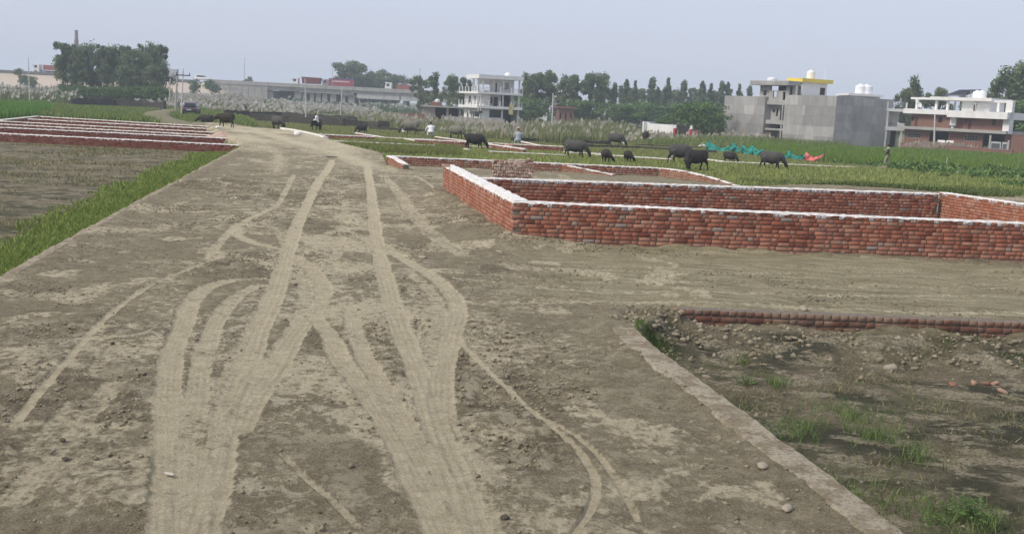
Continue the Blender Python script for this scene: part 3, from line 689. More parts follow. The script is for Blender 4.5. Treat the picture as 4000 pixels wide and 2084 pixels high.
for i, (pts, lab, h) in enumerate([
    ([(875, 452), (1100, 460), (1390, 478)], 'old blackened low wall farthest back, in front of the white plumed reeds', .75),
    ([(976, 470), (1130, 479), (1345, 494)], 'old black low wall behind the round black buffalo', .8),
    ([(1345, 492), (1440, 497), (1480, 503)], 'old brownish low wall stub just behind the dark resting buffalo', .7),
    ([(1480, 500), (1520, 502)], 'short dark block of old wall in the meadow', .85),
    ([(1445, 506), (1640, 518)], 'dark earth ridge behind the white backed buffalo', .3),
    ([(1520, 510), (1700, 516)], 'low dark ridge left of the bending man', .25),
    ([(2000, 552), (2200, 558), (2380, 566)], 'dark ridge in front of the dry reeds near the pole', .35),
    ([(2200, 571), (2500, 581), (2800, 598)], 'long dark ridge with grass behind the calves', .22),
    ([(2480, 569), (2740, 581)], 'thin dark ridge left of the green net', .18),
    ([(278, 418), (450, 421), (560, 427), (645, 433)], 'black low wall at the foot of the tall tree clump', 1.3),
    ([(0, 402), (90, 403), (185, 407)], 'thin grey wall behind the paddy on the far left', .45)]):
    bund(lab, [at(x, y, FIELD) for x, y in pts], h, .4, MOSS if i not in (10,) else CONC_MUD, group=OLDG, seed=80+i)

# ------------------------------------------------------------------ kerbs of the road
def kerb_material(name, pale, mud):
    t = NT(name); co = t.coord(); fl = t.noise(co, 3.4, 11, .72, .4); n3 = t.noise(co, 24, 8, .72); n2 = t.noise(co, 9, 9, .7)
    c = t.mix(t.ramp(n2, [(.35, 0), (.65, 1)]), mud, [v*1.35 for v in mud]); c = t.mix(t.ramp(fl, [(.46, 0), (.53, 1)]), c, t.mix(n3, [v*.8 for v in pale], [v*1.15 for v in pale]))
    c = t.mix(t.ramp(n3, [(.36, .8), (.5, 0)]), c, [v*.6 for v in mud]); c = t.mix(t.ramp(t.noise(co, 5.0, 6, .6), [(.68, 0), (.73, .6)]), c, (.25, .145, .10))
    t.color(c); t.rough(.95); t.bump(t.math('ADD', n3, fl), 1.0, .04); return t.m
def kerb(label, pts, w, h, mat, z=0.0, name='kerb', seed=1, tilt=0.0, sag=None, step=.16):
    rg = random.Random(seed); p = np.array(smooth_line(pts, 5) if len(pts) > 2 else pts, float); segs = []
    for a, b in zip(p[:-1], p[1:]):
        n = max(1, int(np.linalg.norm(b-a)/step)); segs += [a+(b-a)*t for t in np.linspace(0, 1, n, endpoint=False)]
    segs.append(p[-1]); segs = np.array(segs); o0 = segs[0]; V = []; Fc = []
    wl_ = wr_ = 0
    for i, q in enumerate(segs):
        d = segs[min(i+1, len(segs)-1)]-segs[max(i-1, 0)]; d = d/np.linalg.norm(d); nrm = np.array([d[1], -d[0]])
        wl_ = .85*wl_+rg.uniform(-.007, .007)+(rg.random() < .06)*.035; wr_ = .85*wr_+rg.uniform(-.007, .007)-(rg.random() < .06)*.035; hh = h+rg.uniform(-.006, .005)-(rg.random() < .07)*h*.35
        for (o, zz) in ((w/2+wr_+.01, -.45), (w/2+wr_, hh-.025), (w/2-.03+wr_, hh), (0, hh+rg.uniform(-.006, .008)), (-w/2+.03+wl_, hh+tilt), (-w/2+wl_, hh-.03+tilt), (-w/2-.01+wl_, -.45)):
            V.append((q[0]+nrm[0]*o-o0[0], q[1]+nrm[1]*o-o0[1], zz+z))
    m = 7; n = len(segs)
    for i in range(n-1):
        for k in range(m-1): Fc.append((i*m+k, i*m+k+1, (i+1)*m+k+1, (i+1)*m+k))
    Fc += [tuple(range(m)), tuple(range((n-1)*m, n*m))[::-1]]
    return tag(MB().add(V, Fc).build(name, mat, loc=(o0[0], o0[1], 0)), label, 'kerb', 'masonry kerbs edging the road')
kerb('long mud plastered kerb along the left edge of the dirt road', [LK[1]]+LK[2:6], .22, .03, kerb_material('mud_plastered_kerb', (.42, .36, .262), (.25, .205, .138)), seed=2, step=.11)
kerb('broken cement kerb between the road and the muddy pit on the right', [(x+.02, y) for x, y in KERB_PIT[1:6]], .35, .045, kerb_material('worn_cement_kerb', (.43, .375, .28), (.235, .195, .13)), seed=3, step=.09)
kerb('short white kerb strip beside the far end of the orange wall', [at(1624, 688), at(1680, 722), at(1727, 756)], .16, .03, CONC_MUD, seed=4)
brick_wall('brick_wall', 'white topped wall sloping to the ground at the mouth of the far cross lane', (RW0[0]+.05, RW0[1]-.05), at(1575, 643, .2), -.1, REDZ-.01, PLOT, mat=ORANGE, seed=17, ncap=0, thick=.25, cop_h=.03, end_z=lambda t: REDZ-.16*t)
kerb('uneven kerb along the right edge of the far road', [at(1472, 598), at(1400, 581), at(1345, 568), at(1272, 545)], .3, .06, CONC_MUD, seed=6)
kerb('white washed kerb wall where the far road bends left', [at(1272, 543), at(1210, 526), at(1147, 513), at(1100, 506)], .35, .16, LIME_DIRTY, seed=7)
brick_wall('brick_wall', 'tiny dark brick edge at the corner of the second plot beside the road', at(1626, 690), at(1690, 692), -.1, .04, ncap=0, seed=50, mat=BRICK_DK, coping=CONC_MUD)

# ------------------------------------------------------------------ stack of bricks on the cross lane, and loose bricks
STK = [(0, (.30, .17, .12)), (.3, (.50, .37, .29)), (.6, (.64, .53, .44)), (.85, (.40, .25, .19)), (1, (.68, .58, .50))]
PALEB = brick_material('stacked_pale_brick', STK, .3, (.60, .52, .44))
sx0 = at(1917, 700); sx1 = at(2082, 708); stL = math.hypot(sx1[0]-sx0[0], sx1[1]-sx0[1])
_a = math.atan2(sx1[1]-sx0[1], sx1[0]-sx0[0]); rg = random.Random(4); nb = 0
SG = 'bricks of the stack on the cross lane'
stack = empty('brick_stack', (sx0[0], sx0[1], gz(*sx0)), _a, 'neat stack of pale used bricks standing on the cross lane', 'brick stack')
for c in range(6):
    x = rg.uniform(0, .05); zc = .054+c*.116
    while x < stL-.05:
        if c == 5 and rg.random() < .1: x += .1; continue
        if rg.random() < .22 and c > 1:
            k, w = 's', .229; zz = .036
            for q in range(1 if c == 5 else 1):
                link('brick', brick_mesh('s', rg.randrange(14), PALEB), None, stack, (x+w/2, rg.uniform(0, .03), zc-.02), (0, 0, rg.uniform(-.05, .05)))
                link('brick', brick_mesh('s', rg.randrange(14), PALEB), None, stack, (x+w/2, rg.uniform(0, .03), zc+.04), (0, 0, rg.uniform(-.05, .05))) if c < 5 else None
        else:   # header end on its edge
            w = .076; link('brick', brick_mesh('h', rg.randrange(14), PALEB), None, stack, (x+w/2, rg.uniform(.04, .09), zc), (0, math.pi/2, rg.uniform(-.05, .05)))
        x += w+rg.uniform(.002, .014)
for (x, z, k, ry) in [(.16, .70, 's', 0), (.42, .69, 's', .1), (.72, .735, 's', 0), (.98, .735, 's', .02), (1.16, .74, 's', .1), (1.36, .79, 'h', .3), (1.42, .72, 's', 0), (1.66, .72, 's', .05), (stL-.2, .71, 's', -.05)]:
    if x < stL: link('brick', brick_mesh(k, rg.randrange(14), PALEB), None, stack, (x, .05, z), (0, ry, rg.uniform(-.2, .2)))
cb = MB().box(.02, stL-.06, .14, .62, -.02, .66).build('stack_core', plain('stack_core_brick', (.33, .22, .17), .95, .4, 14, .8, 12), stack)  # one darker brick block fills the stack behind its front bricks
lb = at(1739, 655, SZ)
tag(link('loose_brick', brick_mesh('s', 10, PALEB).copy(), None, None, (lb[0]+.02, lb[1], SZ+.06), (0, 0, .2)), 'single loose brick lying on the far end of the orange wall', 'brick')
# ================================================================== VEGETATION
VEG = 1.8
def blades(x, y, z, h, w, lean, c0, c1, cvar=.25, bend=False, seed=0, wind=(.0, .0)):
    """grass blades: one leaning triangle each (two when bent); colour per blade between c0 and c1"""
    n = len(x); a = RNG.random(n)*6.283; dx, dy = np.cos(a)*w/2, np.sin(a)*w/2
    b = RNG.random(n)*6.283; lx, ly = np.cos(b)*lean*h+wind[0]*h, np.sin(b)*lean*h+wind[1]*h
    t = RNG.random((n, 1))*np.ones((1, 3)); col = (np.array(c0)*(1-t)+np.array(c1)*t)*VEG; col = col*(1+cvar*(RNG.random((n, 1))-.5)*2)
    zb = z-.02
    if not bend:
        V = np.stack([np.stack([x-dx, y-dy, zb], -1), np.stack([x+dx, y+dy, zb], -1), np.stack([x+lx, y+ly, z+h], -1)], 1).reshape(-1, 3)
        Fc = np.arange(3*n).reshape(-1, 3); C = np.repeat(col, 3, 0)
    else:
        V = np.stack([np.stack([x-dx, y-dy, zb], -1), np.stack([x+dx, y+dy, zb], -1), np.stack([x+dx*.7+lx*.35, y+dy*.7+ly*.35, z+h*.6], -1), np.stack([x-dx*.7+lx*.35, y-dy*.7+ly*.35, z+h*.6], -1), np.stack([x+lx*1.2, y+ly*1.2, z+h], -1)], 1).reshape(-1, 3)
        i = np.arange(n)[:, None]*5; Fc = np.vstack([i+np.array([[0, 1, 2]]), i+np.array([[0, 2, 3]]), i+np.array([[3, 2, 4]])]); C = np.repeat(col, 5, 0)
    return V, Fc, C
def join(parts):
    off = 0; Vs, Fs, Cs = [], [], []
    for V, Fc, C in parts: Vs.append(V); Fs.append(Fc+off); Cs.append(C); off += len(V)
    return np.vstack(Vs), np.vstack(Fs), np.vstack(Cs)
def stuff(name, label, cat, parts, mat, kind='stuff'):
    V, Fc, C = join(parts); C = np.clip(np.hstack([C, np.ones((len(C), 1))]), 0, 1)
    return tag(link(name, np_mesh(name, V, Fc, {'col': ('POINT', 'FLOAT_COLOR', C)}), mat), label, cat, kind=kind)
GRASS = attr_mat('grass_blade', .6, .35); REED = attr_mat('reed_blade', .8, .4); LEAF = attr_mat('leaf', .55, .25)
def scatter(n, poly):
    P = np.array(poly); x0, y0 = P.min(0); x1, y1 = P.max(0)
    x = RNG.uniform(x0, x1, n); y = RNG.uniform(y0, y1, n); k = inside(x, y, poly); return x[k], y[k]

# left verge: lush strip beside the left kerb
n = 80000; t = RNG.random(n)**.85; LKn = np.array(smooth_line(LK[1:6], 8)); ln = np.r_[0, np.cumsum(np.linalg.norm(np.diff(LKn, axis=0), axis=1))]
s = t*(ln[-1]-.5); bx = np.interp(s, ln, LKn[:, 0]); by = np.interp(s, ln, LKn[:, 1]); off = .16+np.abs(RNG.normal(0, 1.15, n))
x, y = bx-off*.985, by-off*.17; wid = 1.6+1.5*fbm(x*.4, y*.4, 91, 3)
k = (off < wid) & (RNG.random(n) < 1.15-.75*off/wid) & (y > 10); x, y, off = x[k], y[k], off[k]
hh = .72*(.10+.20*RNG.random(len(x)))*(1-.15*off)*(.6+.9*fbm(x*.8, y*.8, 92, 3)); hh = np.clip(hh, .05, .5)
far = np.hypot(x, y)
verge = blades(x, y, ground_z(x, y), hh, np.maximum(.012, far*.0011), .55, (.065, .105, .022), (.17, .20, .05), .35, True)
# sparse tufts over the mown plot
x, y = scatter(200000, [(-45, 12), LK[2], LK[3], LK[4], LK[5], (-45, 57)]); m = fbm(x*.35, y*.9, 93, 4)
k = (m > .53) & (y > 12); x, y = x[k], y[k]; k = RNG.random(len(x)) < .35; x, y = x[k], y[k]
tuft = blades(x, y, ground_z(x, y), .05+.10*RNG.random(len(x)), np.maximum(.015, np.hypot(x, y)*.0011), .9, (.05, .065, .025), (.20, .165, .085), .3)
stuff('verge_grass', 'lush green grass strip beside the left kerb thinning over the mown plot', 'grass', [verge, tuft], GRASS)
# pit grass: along the kerb foot, in tufts on the floor
KP = np.array(smooth_line(KERB_PIT[1:], 8)); ln = np.r_[0, np.cumsum(np.linalg.norm(np.diff(KP, axis=0), axis=1))]
n = 26000; s = RNG.random(n)*ln[-1]; bx = np.interp(s, ln, KP[:, 0]); by = np.interp(s, ln, KP[:, 1]); off = .2+np.abs(RNG.normal(0, .26, n))
x, y = bx+off*.97, by+off*.2; m = fbm(x*1.2, y*1.2, 94, 3); k = (m > .36) & (y < 14.0) & inside(x, y, PIT) & (RNG.random(n) < .75); x, y, off = x[k], y[k], off[k]
pg = [blades(x, y, ground_z(x, y), .03+.10*RNG.random(len(x))*fbm(x, y, 95, 2), .007, .8, (.035, .065, .018), (.10, .135, .04), .35, True)]
for (cx, cy, r_, nn, hm) in [at(3330, 1660, FIELD)+(.26, 900, .15), at(3480, 1760, FIELD)+(.22, 600, .14), at(3760, 2020, FIELD)+(.2, 600, .14), at(3420, 1960, FIELD)+(.35, 900, .11), at(3000, 1500, FIELD)+(.12, 400, .14), at(3560, 1350, FIELD)+(.4, 900, .07), at(3300, 1340, FIELD)+(.3, 600, .07), at(3120, 1690, FIELD)+(.16, 400, .12), at(2940, 1440, FIELD)+(.15, 400, .1), at(3700, 1600, FIELD)+(.7, 700, .06)]:
    x = RNG.normal(cx, r_, nn); y = RNG.normal(cy, r_*1.4, nn); k = inside(x, y, PIT) & (fbm(x*4, y*4, 90, 2) > .42); x, y = x[k], y[k]
    pg.append(blades(x, y, ground_z(x, y), hm*(.3+.8*RNG.random(len(x))), .006, .9, (.045, .08, .022), (.125, .17, .055), .35, True))
x, y = scatter(30000, [(1.9, 6), (1.6, 14.8), (9, 15.2), (9, 5)]); m = fbm(x*1.1, y*1.5, 96, 4); k = (m > .5) & inside(x, y, PIT); x, y = x[k], y[k]
pg.append(blades(x, y, ground_z(x, y), .015+.05*RNG.random(len(x)), .012, 1.2, (.045, .055, .022), (.20, .17, .09), .4))
stuff('pit_grass', 'dark green grass tufts growing in the muddy pit along its kerb', 'grass', pg, GRASS)
# broad-leaved weeds in the pit
def weed(px, py, n, r_, hgt, label, ls=.035, c0=(.05, .10, .02), c1=(.12, .2, .05)):
    cx, cy = at(px, py, FIELD); z0 = gz(cx, cy); V = []; C = []; Fc = []
    root = empty('weed', (cx, cy, z0), 0, label, 'plant', 'weeds in the muddy pit')
    mb = MB()
    for i in range(max(3, n//14)):
        a = random.random()*6.28; rr = random.random()*r_*.8; mb.tube([(0, 0, -.02), (math.cos(a)*rr*.5, math.sin(a)*rr*.5, hgt*.5), (math.cos(a)*rr, math.sin(a)*rr, hgt*(.6+.4*random.random()))], [.004, .003, .002], 5)
    mb.build('stem', GREENSTEM, root)
    for i in range(n):
        a = random.random()*6.28; rr = random.random()**.6*r_; c = np.array([math.cos(a)*rr, math.sin(a)*rr, hgt*(.25+.75*random.random())*(1-.4*rr/r_)])
        b = random.random()*6.28; d = np.array([math.cos(b), math.sin(b), random.uniform(-.3, .5)])*ls*random.uniform(.6, 1.3); s_ = np.array([-math.sin(b), math.cos(b), random.uniform(-.4, .4)])*ls*.38
        V += [c-d*.1, c+d*.4+s_, c+d, c+d*.4-s_]; tcol = random.random(); C += [np.array(c0)*(1-tcol)+np.array(c1)*tcol]*4; k = len(V)-4; Fc.append((k, k+1, k+2, k+3))
    C = np.hstack([np.array(C), np.ones((len(C), 1))])
    link('leaves', np_mesh('leaves', np.array(V), np.array(Fc), {'col': ('POINT', 'FLOAT_COLOR', C)}), LEAF, root)
GREENSTEM = plain('weed_stem', (.08, .12, .04), .7)
weed(3790, 2030, 190, .26, .20, 'bright broad leaved weed at the lower right corner of the pit')
weed(2915, 1505, 70, .13, .13, 'small green weed under the kerb in the middle of the pit')
weed(2990, 1700, 60, .15, .14, 'loose weed against the kerb foot below the middle of the pit', .04, (.06, .10, .04), (.13, .19, .08))
weed(3670, 2045, 60, .15, .10, 'low weed beside the bright one at the lower edge', .03)

# ---- grazing field grass (right, behind the far cross lane)
FG = [RW0, RW1, RW2, at(3300, 720), at(4000, 775), (52, 78), at(4000, 690, FIELD), at(3300, 655, FIELD), at(2600, 620, FIELD), at(2000, 575, FIELD), at(1500, 545, FIELD), at(1272, 548, FIELD)]
x, y = scatter(150000, FG); m = fbm(x*.12, y*.2, 97, 3); k = (RNG.random(len(x)) < .4+.9*m) & ~(inside(x, y, RAISED)); x, y, m = x[k], y[k], m[k]
r_ = np.hypot(x, y)
fg = [blades(x, y, ground_z(x, y), (.08+.17*RNG.random(len(x)))*(.5+m), r_*.0012, .55, (.105, .14, .034), (.215, .225, .075), .3)]
FG2 = [at(1272, 545, FIELD), at(1500, 540, FIELD), at(2000, 570, FIELD), at(2600, 615, FIELD), at(3340, 650, FIELD), at(3250, 625, FIELD), at(2700, 570, FIELD), at(2300, 535, FIELD), at(1700, 512, FIELD), at(1300, 485, FIELD), at(1000, 470, FIELD), at(960, 485, FIELD), at(1100, 505, FIELD)]
x, y = scatter(170000, FG2); m = fbm(x*.1, y*.12, 98, 3); k = RNG.random(len(x)) < .25+.9*m; x, y, m = x[k], y[k], m[k]; r_ = np.hypot(x, y)
fg.append(blades(x, y, ground_z(x, y), (.04+.10*RNG.random(len(x)))*(.5+m), r_*.0013, .6, (.09, .12, .034), (.20, .19, .075), .3))
x, y = scatter(30000, [at(1330, 570, FIELD), at(1500, 600, FIELD), at(1800, 615, FIELD), at(1800, 585, FIELD), at(1500, 565, FIELD)]); r_ = np.hypot(x, y); k = RNG.random(len(x)) < .7; x, y, r_ = x[k], y[k], r_[k]
fg.append(blades(x, y, ground_z(x, y), .15+.3*RNG.random(len(x)), r_*.0012, .5, (.07, .10, .022), (.16, .16, .05), .3))
stuff('field_grass', 'olive green grass of the grazing field around the buffaloes', 'grass', fg, GRASS)
# far lane edge weeds
x, y = scatter(60000, [at(2880, 708), at(3300, 722), at(4000, 778), at(4000, 735, -.3), at(3400, 705, -.3), at(2900, 690, -.3)]); r_ = np.hypot(x, y); m = fbm(x*.6, y*.6, 99, 3); k = m > .42; x, y, r_ = x[k], y[k], r_[k]
stuff('lane_weeds', 'dark creeping weeds along the far edge of the cross lane', 'weeds', [blades(x, y, ground_z(x, y), .04+.14*RNG.random(len(x)), r_*.002, .9, (.03, .055, .015), (.10, .12, .035), .3)], GRASS)
# ---- paddy on the right and on the left
def paddy(poly, n, h, c0, c1, name, label, wfac=.0016):
    x, y = scatter(n, poly); r_ = np.hypot(x, y); m = fbm(x*.15, y*.15, 101, 3)
    stuff(name, label, 'paddy', [blades(x, y, ground_z(x, y), h*(.6+.5*RNG.random(len(x)))*(.7+.5*m), r_*wfac, .22, c0, c1, .2)], GRASS)
paddy([at(2900, 597, FIELD), at(3100, 618, FIELD), at(3300, 640, FIELD), at(3560, 651, FIELD), at(4060, 680, FIELD), at(4060, 603, FIELD), at(3560, 590, FIELD), at(3250, 578, FIELD), at(2950, 560, FIELD)], 100000, .55, (.055, .105, .016), (.125, .175, .034), 'rice_paddy', 'bright green rice paddy on the right behind the standing man')
paddy([at(-200, 462, FIELD), at(-10, 466, FIELD), at(150, 452, FIELD), at(205, 440, FIELD), at(190, 413, FIELD), at(-200, 407, FIELD)], 60000, .85, (.045, .11, .018), (.105, .19, .035), 'rice_paddy', 'dark green rice paddy at the left edge of the photo')
# ---- meadow at the left, around the lane
x, y = scatter(150000, [at(160, 456, FIELD), at(817, 494, FIELD), at(880, 505, FIELD), at(1000, 492, FIELD), at(980, 465, FIELD), at(870, 445, FIELD), at(760, 425, FIELD), at(640, 428, FIELD), at(300, 415, FIELD), at(190, 410, FIELD)])
k = (poly_dist(x, y, LANE) > 1.7) & ~inside(x, y, RAISED); x, y = x[k], y[k]; r_ = np.hypot(x, y); m = fbm(x*.05, y*.05, 103, 3); k = RNG.random(len(x)) < .5+m*.6; x, y, r_, m = x[k], y[k], r_[k], m[k]
stuff('meadow_grass', 'green meadow grass around the lane with the parked car', 'grass', [blades(x, y, ground_z(x, y), (.15+.4*RNG.random(len(x)))*(.5+m), r_*.0015, .45, (.055, .095, .02), (.16, .185, .055), .3)], GRASS)
# creepers heaped before the right paddy
x, y = scatter(26000, [at(3500, 665, FIELD), at(4060, 745, FIELD), at(4060, 675, FIELD), at(3560, 648, FIELD), at(3250, 637, FIELD)]); m = fbm(x*.35, y*.35, 104, 3); k = m > .46; x, y, m = x[k], y[k], m[k]; r_ = np.hypot(x, y)
stuff('creepers', 'heaped dark green creepers along the edge of the right paddy', 'creeper', [blades(x, y, ground_z(x, y)+RNG.random(len(x))*.5*(m-.42)*3, .10+.12*RNG.random(len(x)), r_*.0028, 1.3, (.035, .075, .018), (.11, .16, .045), .3)], LEAF)

# ---- reeds: dense clumps with feathery plumes
def reeds(poly, n, h, c0, c1, plume, pc0, pc1, seed, dens=.45, wind=(.1, 0), gap=.05):
    x, y = scatter(n, poly); m = fbm(x*gap, y*gap, seed, 3); k = m > dens; x, y, m = x[k], y[k], m[k]; r_ = np.hypot(x, y)
    z = ground_z(x, y); hh = h*(.35+.75*RNG.random(len(x))**1.3)*(.5+1.3*(m-dens)/(1-dens))*(.7+.6*fbm(x*.25, y*.25, seed+5, 2))
    b = [blades(x, y, z, hh, r_*.0014+.01, .28, c0, c1, .3, False, wind=wind)]
    k = RNG.random(len(x)) < plume; xs, ys, zs, hs, rs = x[k], y[k], z[k], hh[k], r_[k]; nn = len(xs)
    if nn:
        a = RNG.random(nn)*6.283; w = .035+rs*.0011; L = .35+.4*RNG.random(nn); lx = wind[0]*2.2*L+.22*L*np.cos(a); ly = .22*L*np.sin(a)
        t = RNG.random((nn, 1)); col = (np.array(pc0)*(1-t)+np.array(pc1)*t)*(1+.15*(RNG.random((nn, 1))-.5))
        bx, by = xs+wind[0]*hs, ys; z0 = zs+hs*.86
        V = np.stack([np.stack([bx, by, z0], -1), np.stack([bx+lx*.45-w, by+ly*.4, z0+L*.45], -1), np.stack([bx+lx, by+ly, z0+L], -1), np.stack([bx+lx*.45+w, by+ly*.4+.02, z0+L*.42], -1)], 1).reshape(-1, 3)
        i = np.arange(nn)[:, None]*4; b.append((V, np.vstack([i+np.array([[0, 1, 2]]), i+np.array([[0, 2, 3]])]), np.repeat(col, 4, 0)))
    return b
GRN = ((.035, .062, .022), (.085, .115, .045)); DRY = ((.12, .125, .055), (.24, .22, .12)); PL = ((.40, .36, .31), (.68, .64, .58))
rb = reeds([at(640, 424, FIELD), at(860, 446, FIELD), at(1390, 470, FIELD), (-34, 300), (-108, 310)], 60000, 1.7, (.05, .08, .03), (.20, .19, .10), .17, *PL, 111, .42)
rb += reeds([at(560, 415, FIELD), at(820, 430, FIELD), (-70, 220), (-110, 235)], 12000, 1.4, (.05, .075, .03), DRY[1], .25, *PL, 112, .4)
rb += reeds([at(-260, 398, FIELD), at(250, 410, FIELD), (-95, 265), (-160, 280)], 24000, 1.9, (.05, .08, .03), DRY[0], .14, *PL, 113, .42)
rb += reeds([(-150, 296), (-20, 285), (20, 270), (20, 322), (-150, 330)], 26000, 1.7, (.040, .066, .032), (.075, .105, .05), .03, *PL, 114, .30)
stuff('plumed_reeds', 'tall reeds with white feathery plumes before the flyover', 'reeds', rb, REED)
rb = reeds([at(1390, 475, FIELD), at(1560, 507, FIELD), at(1780, 525, FIELD), at(1990, 535, FIELD), (5, 168), (-30, 190)], 30000, .85, (.07, .095, .035), (.20, .19, .10), .02, (.42, .36, .28), (.6, .54, .45), 115, .36)
rb += reeds([at(1830, 535, FIELD), at(2030, 550, FIELD), at(2060, 500, FIELD), (-4, 165)], 12000, .9, (.07, .095, .035), (.20, .19, .10), .02, (.42, .36, .27), (.62, .55, .46), 119, .40, gap=.09)
rb += reeds([at(2030, 550, FIELD), at(2180, 562, FIELD), at(2400, 562, FIELD), at(2480, 530, FIELD), (17, 170), (2, 170)], 46000, 1.5, (.065, .09, .035), (.20, .20, .10), .008, (.42, .36, .27), (.62, .55, .46), 116, .40, gap=.09)
rb += reeds([at(2400, 562, FIELD), at(2480, 532, FIELD), (17, 158), (34, 150), at(2820, 552, FIELD)], 14000, .5, (.065, .10, .035), (.18, .175, .085), .02, (.42, .36, .27), (.62, .55, .46), 120, .3)
rb += reeds([(32, 163), (37, 158), at(2820, 548, FIELD), at(2700, 545, FIELD)], 5000, 1.2, (.065, .09, .035), (.21, .195, .11), .06, (.42, .36, .27), (.62, .55, .46), 121, .3)
rb += reeds([at(2500, 565, FIELD), at(2900, 582, FIELD), at(3250, 580, FIELD), (44, 146), (30, 160)], 26000, .7, (.065, .10, .032), (.15, .17, .06), .0, (.42, .36, .27), (.62, .55, .46), 117, .30)
rb += reeds([at(3520, 588, FIELD), at(3870, 604, FIELD), (60, 141), (56, 152)], 8000, 1.25, (.12, .10, .055), (.29, .23, .14), .1, (.42, .33, .25), (.6, .5, .4), 118, .36)
stuff('dry_reeds', 'tall dry reeds and weeds between the grazing field and the buildings', 'reeds', rb, REED)

# ------------------------------------------------------------------ trees
BARK = plain('pale_bark', (.30, .27, .22), .9, .3, 6, .4, 20); BARK_D = plain('dark_bark', (.12, .095, .07), .95, .3, 6, .5, 20)
def tree_meshes(h, crown_r, crown_z, n, leaf, c0, c1, kind, seed, trunks=1):
    """crown: leaf quads gathered in many clumps set on limbs; trunk: tapered, with limbs"""
    rg = np.random.default_rng(seed); mb = MB(); ends = []
    for tk in range(trunks):
        bx, by = (rg.normal(0, .15*crown_r, 2) if trunks > 1 else (0, 0)); lean = rg.normal(0, .03*h, 2)
        tr = [(bx, by, -.4), (bx+lean[0]*.3, by+lean[1]*.3, h*.3), (bx+lean[0]*.8, by+lean[1]*.8, h*.65), (bx+lean[0], by+lean[1], h*.93)]
        mb.tube(tr, [h*.017, h*.013, h*.008, h*.003], 7)
        for i in range(26 if kind == 'spire' else 20):
            f = crown_z+(1-crown_z)*rg.random()**.9*.95; p = np.array([np.interp(f, [-.04, .3, .65, .93], [q[j] for q in tr]) for j in range(2)]); a = rg.random()*6.283
            if kind == 'euc': rr = crown_r*(.35+.75*rg.random())*(1.15-.75*abs(f-.62)/.5)
            elif kind == 'spire': rr = crown_r*(1.06-f)*1.25*(.25+.95*rg.random())
            else: rr = crown_r*(.4+.7*rg.random())*math.sqrt(max(.08, 1-((f-crown_z-.45*(1-crown_z))/(.62*(1-crown_z)))**2))
            up_ = rr*(.7 if kind != 'round' else .35)*rg.random(); e = np.array([p[0]+math.cos(a)*rr, p[1]+math.sin(a)*rr, f*h+up_])
            mid = np.array([p[0]+math.cos(a)*rr*.5, p[1]+math.sin(a)*rr*.5, f*h+up_*.35]); s0 = np.array([p[0], p[1], f*h-.03*h])
            mb.tube([s0, mid, e], [h*.006, h*.004, h*.0015], 5); ends += [e, mid*.4+e*.6]
        for f in np.linspace(max(crown_z, .5), 1.0, 9): ends.append(np.array([np.interp(f, [-.04, .3, .65, .93], [q[0] for q in tr]), np.interp(f, [-.04, .3, .65, .93], [q[1] for q in tr]), f*h]))
    ends = np.array(ends); nc = len(ends); which = rg.integers(0, nc, n); cr = crown_r*(.26 if kind == 'euc' else .24 if kind == 'spire' else .27)*(.35+1.1*rg.random(nc)**1.5)
    d = rg.normal(0, 1, (n, 3)); d /= np.linalg.norm(d, axis=1)[:, None]; d *= (rg.random((n, 1))**.5*(1+.35*(rg.random((n, 1)) < .12))); d[:, 2] *= (1.15 if kind != 'round' else .8)
    c = ends[which]+d*cr[which][:, None]
    if kind == 'euc': c[:, 2] -= .25*cr[which]*rg.random(n)*2
    u = rg.normal(0, 1, (n, 3)); u[:, 2] -= (.8 if kind == 'euc' else .1); u /= np.linalg.norm(u, axis=1)[:, None]; w = np.cross(u, rg.normal(0, 1, (n, 3))); w /= np.linalg.norm(w, axis=1)[:, None]
    L = leaf*(.6+.8*rg.random((n, 1))); W = L*(.38 if kind == 'euc' else .5)
    V = np.stack([c-u*L*.5, c+w*W*.5, c+u*L*.5, c-w*W*.5], 1).reshape(-1, 3)
    tone = rg.random(nc)[which][:, None]*.6+.4*rg.random((n, 1)); col = (np.array(c0)*(1-tone)+np.array(c1)*tone)*2.2
    C = np.hstack([np.repeat(col, 4, 0), np.ones((4*n, 1))]); Fc = np.arange(4*n).reshape(-1, 4)
    return mb.mesh('trunk', smooth=True), np_mesh('crown', V, Fc, {'col': ('POINT', 'FLOAT_COLOR', C)})
EU0, EU1 = (.040, .060, .032), (.105, .130, .068)
TM = {}
for i in range(4): TM['e%d' % i] = tree_meshes(12, 3.1, .10, 10000, .48, EU0, EU1, 'euc', 200+i, 2 if i % 2 else 1)
for i in range(3): TM['p%d' % i] = tree_meshes(11, 2.4, .12, 7500, .44, (.040, .060, .036), (.095, .120, .068), 'spire', 210+i)
for i in range(3): TM['r%d' % i] = tree_meshes(11, 4.4, .18, 10500, .54, (.040, .058, .030), (.098, .120, .060), 'round', 220+i)
TM['b0'] = tree_meshes(4.2, 3.2, .05, 6000, .32, (.028, .058, .018), (.075, .12, .036), 'round', 230, 2)
for k_ in TM: TM[k_][0].materials.append(BARK if k_[0] in 'e' else BARK_D); TM[k_][1].materials.append(LEAF)
def tree(kind, px, py_top, dist, label, group=None, sx=1.0, name='tree', cat='tree', rz=None):
    """a tree at a distance whose top reaches the given picture height"""
    X, Y, ztop = at_dist(px, py_top, dist); zb = gz(X, Y) if dist < 320 else FIELD
    h0 = {'e': 12, 'p': 11, 'r': 11, 'b': 4.2}[kind[0]]; s = (ztop-zb)/(h0*1.0)
    root = empty(name, (X, Y, zb), random.random()*6.28 if rz is None else rz, label, cat, group); root.scale = (s*sx, s*sx, s)
    link('trunk', TM[kind][0], None, root); link('crown', TM[kind][1], None, root); return root
G1 = 'tall trees of the clump on the left'
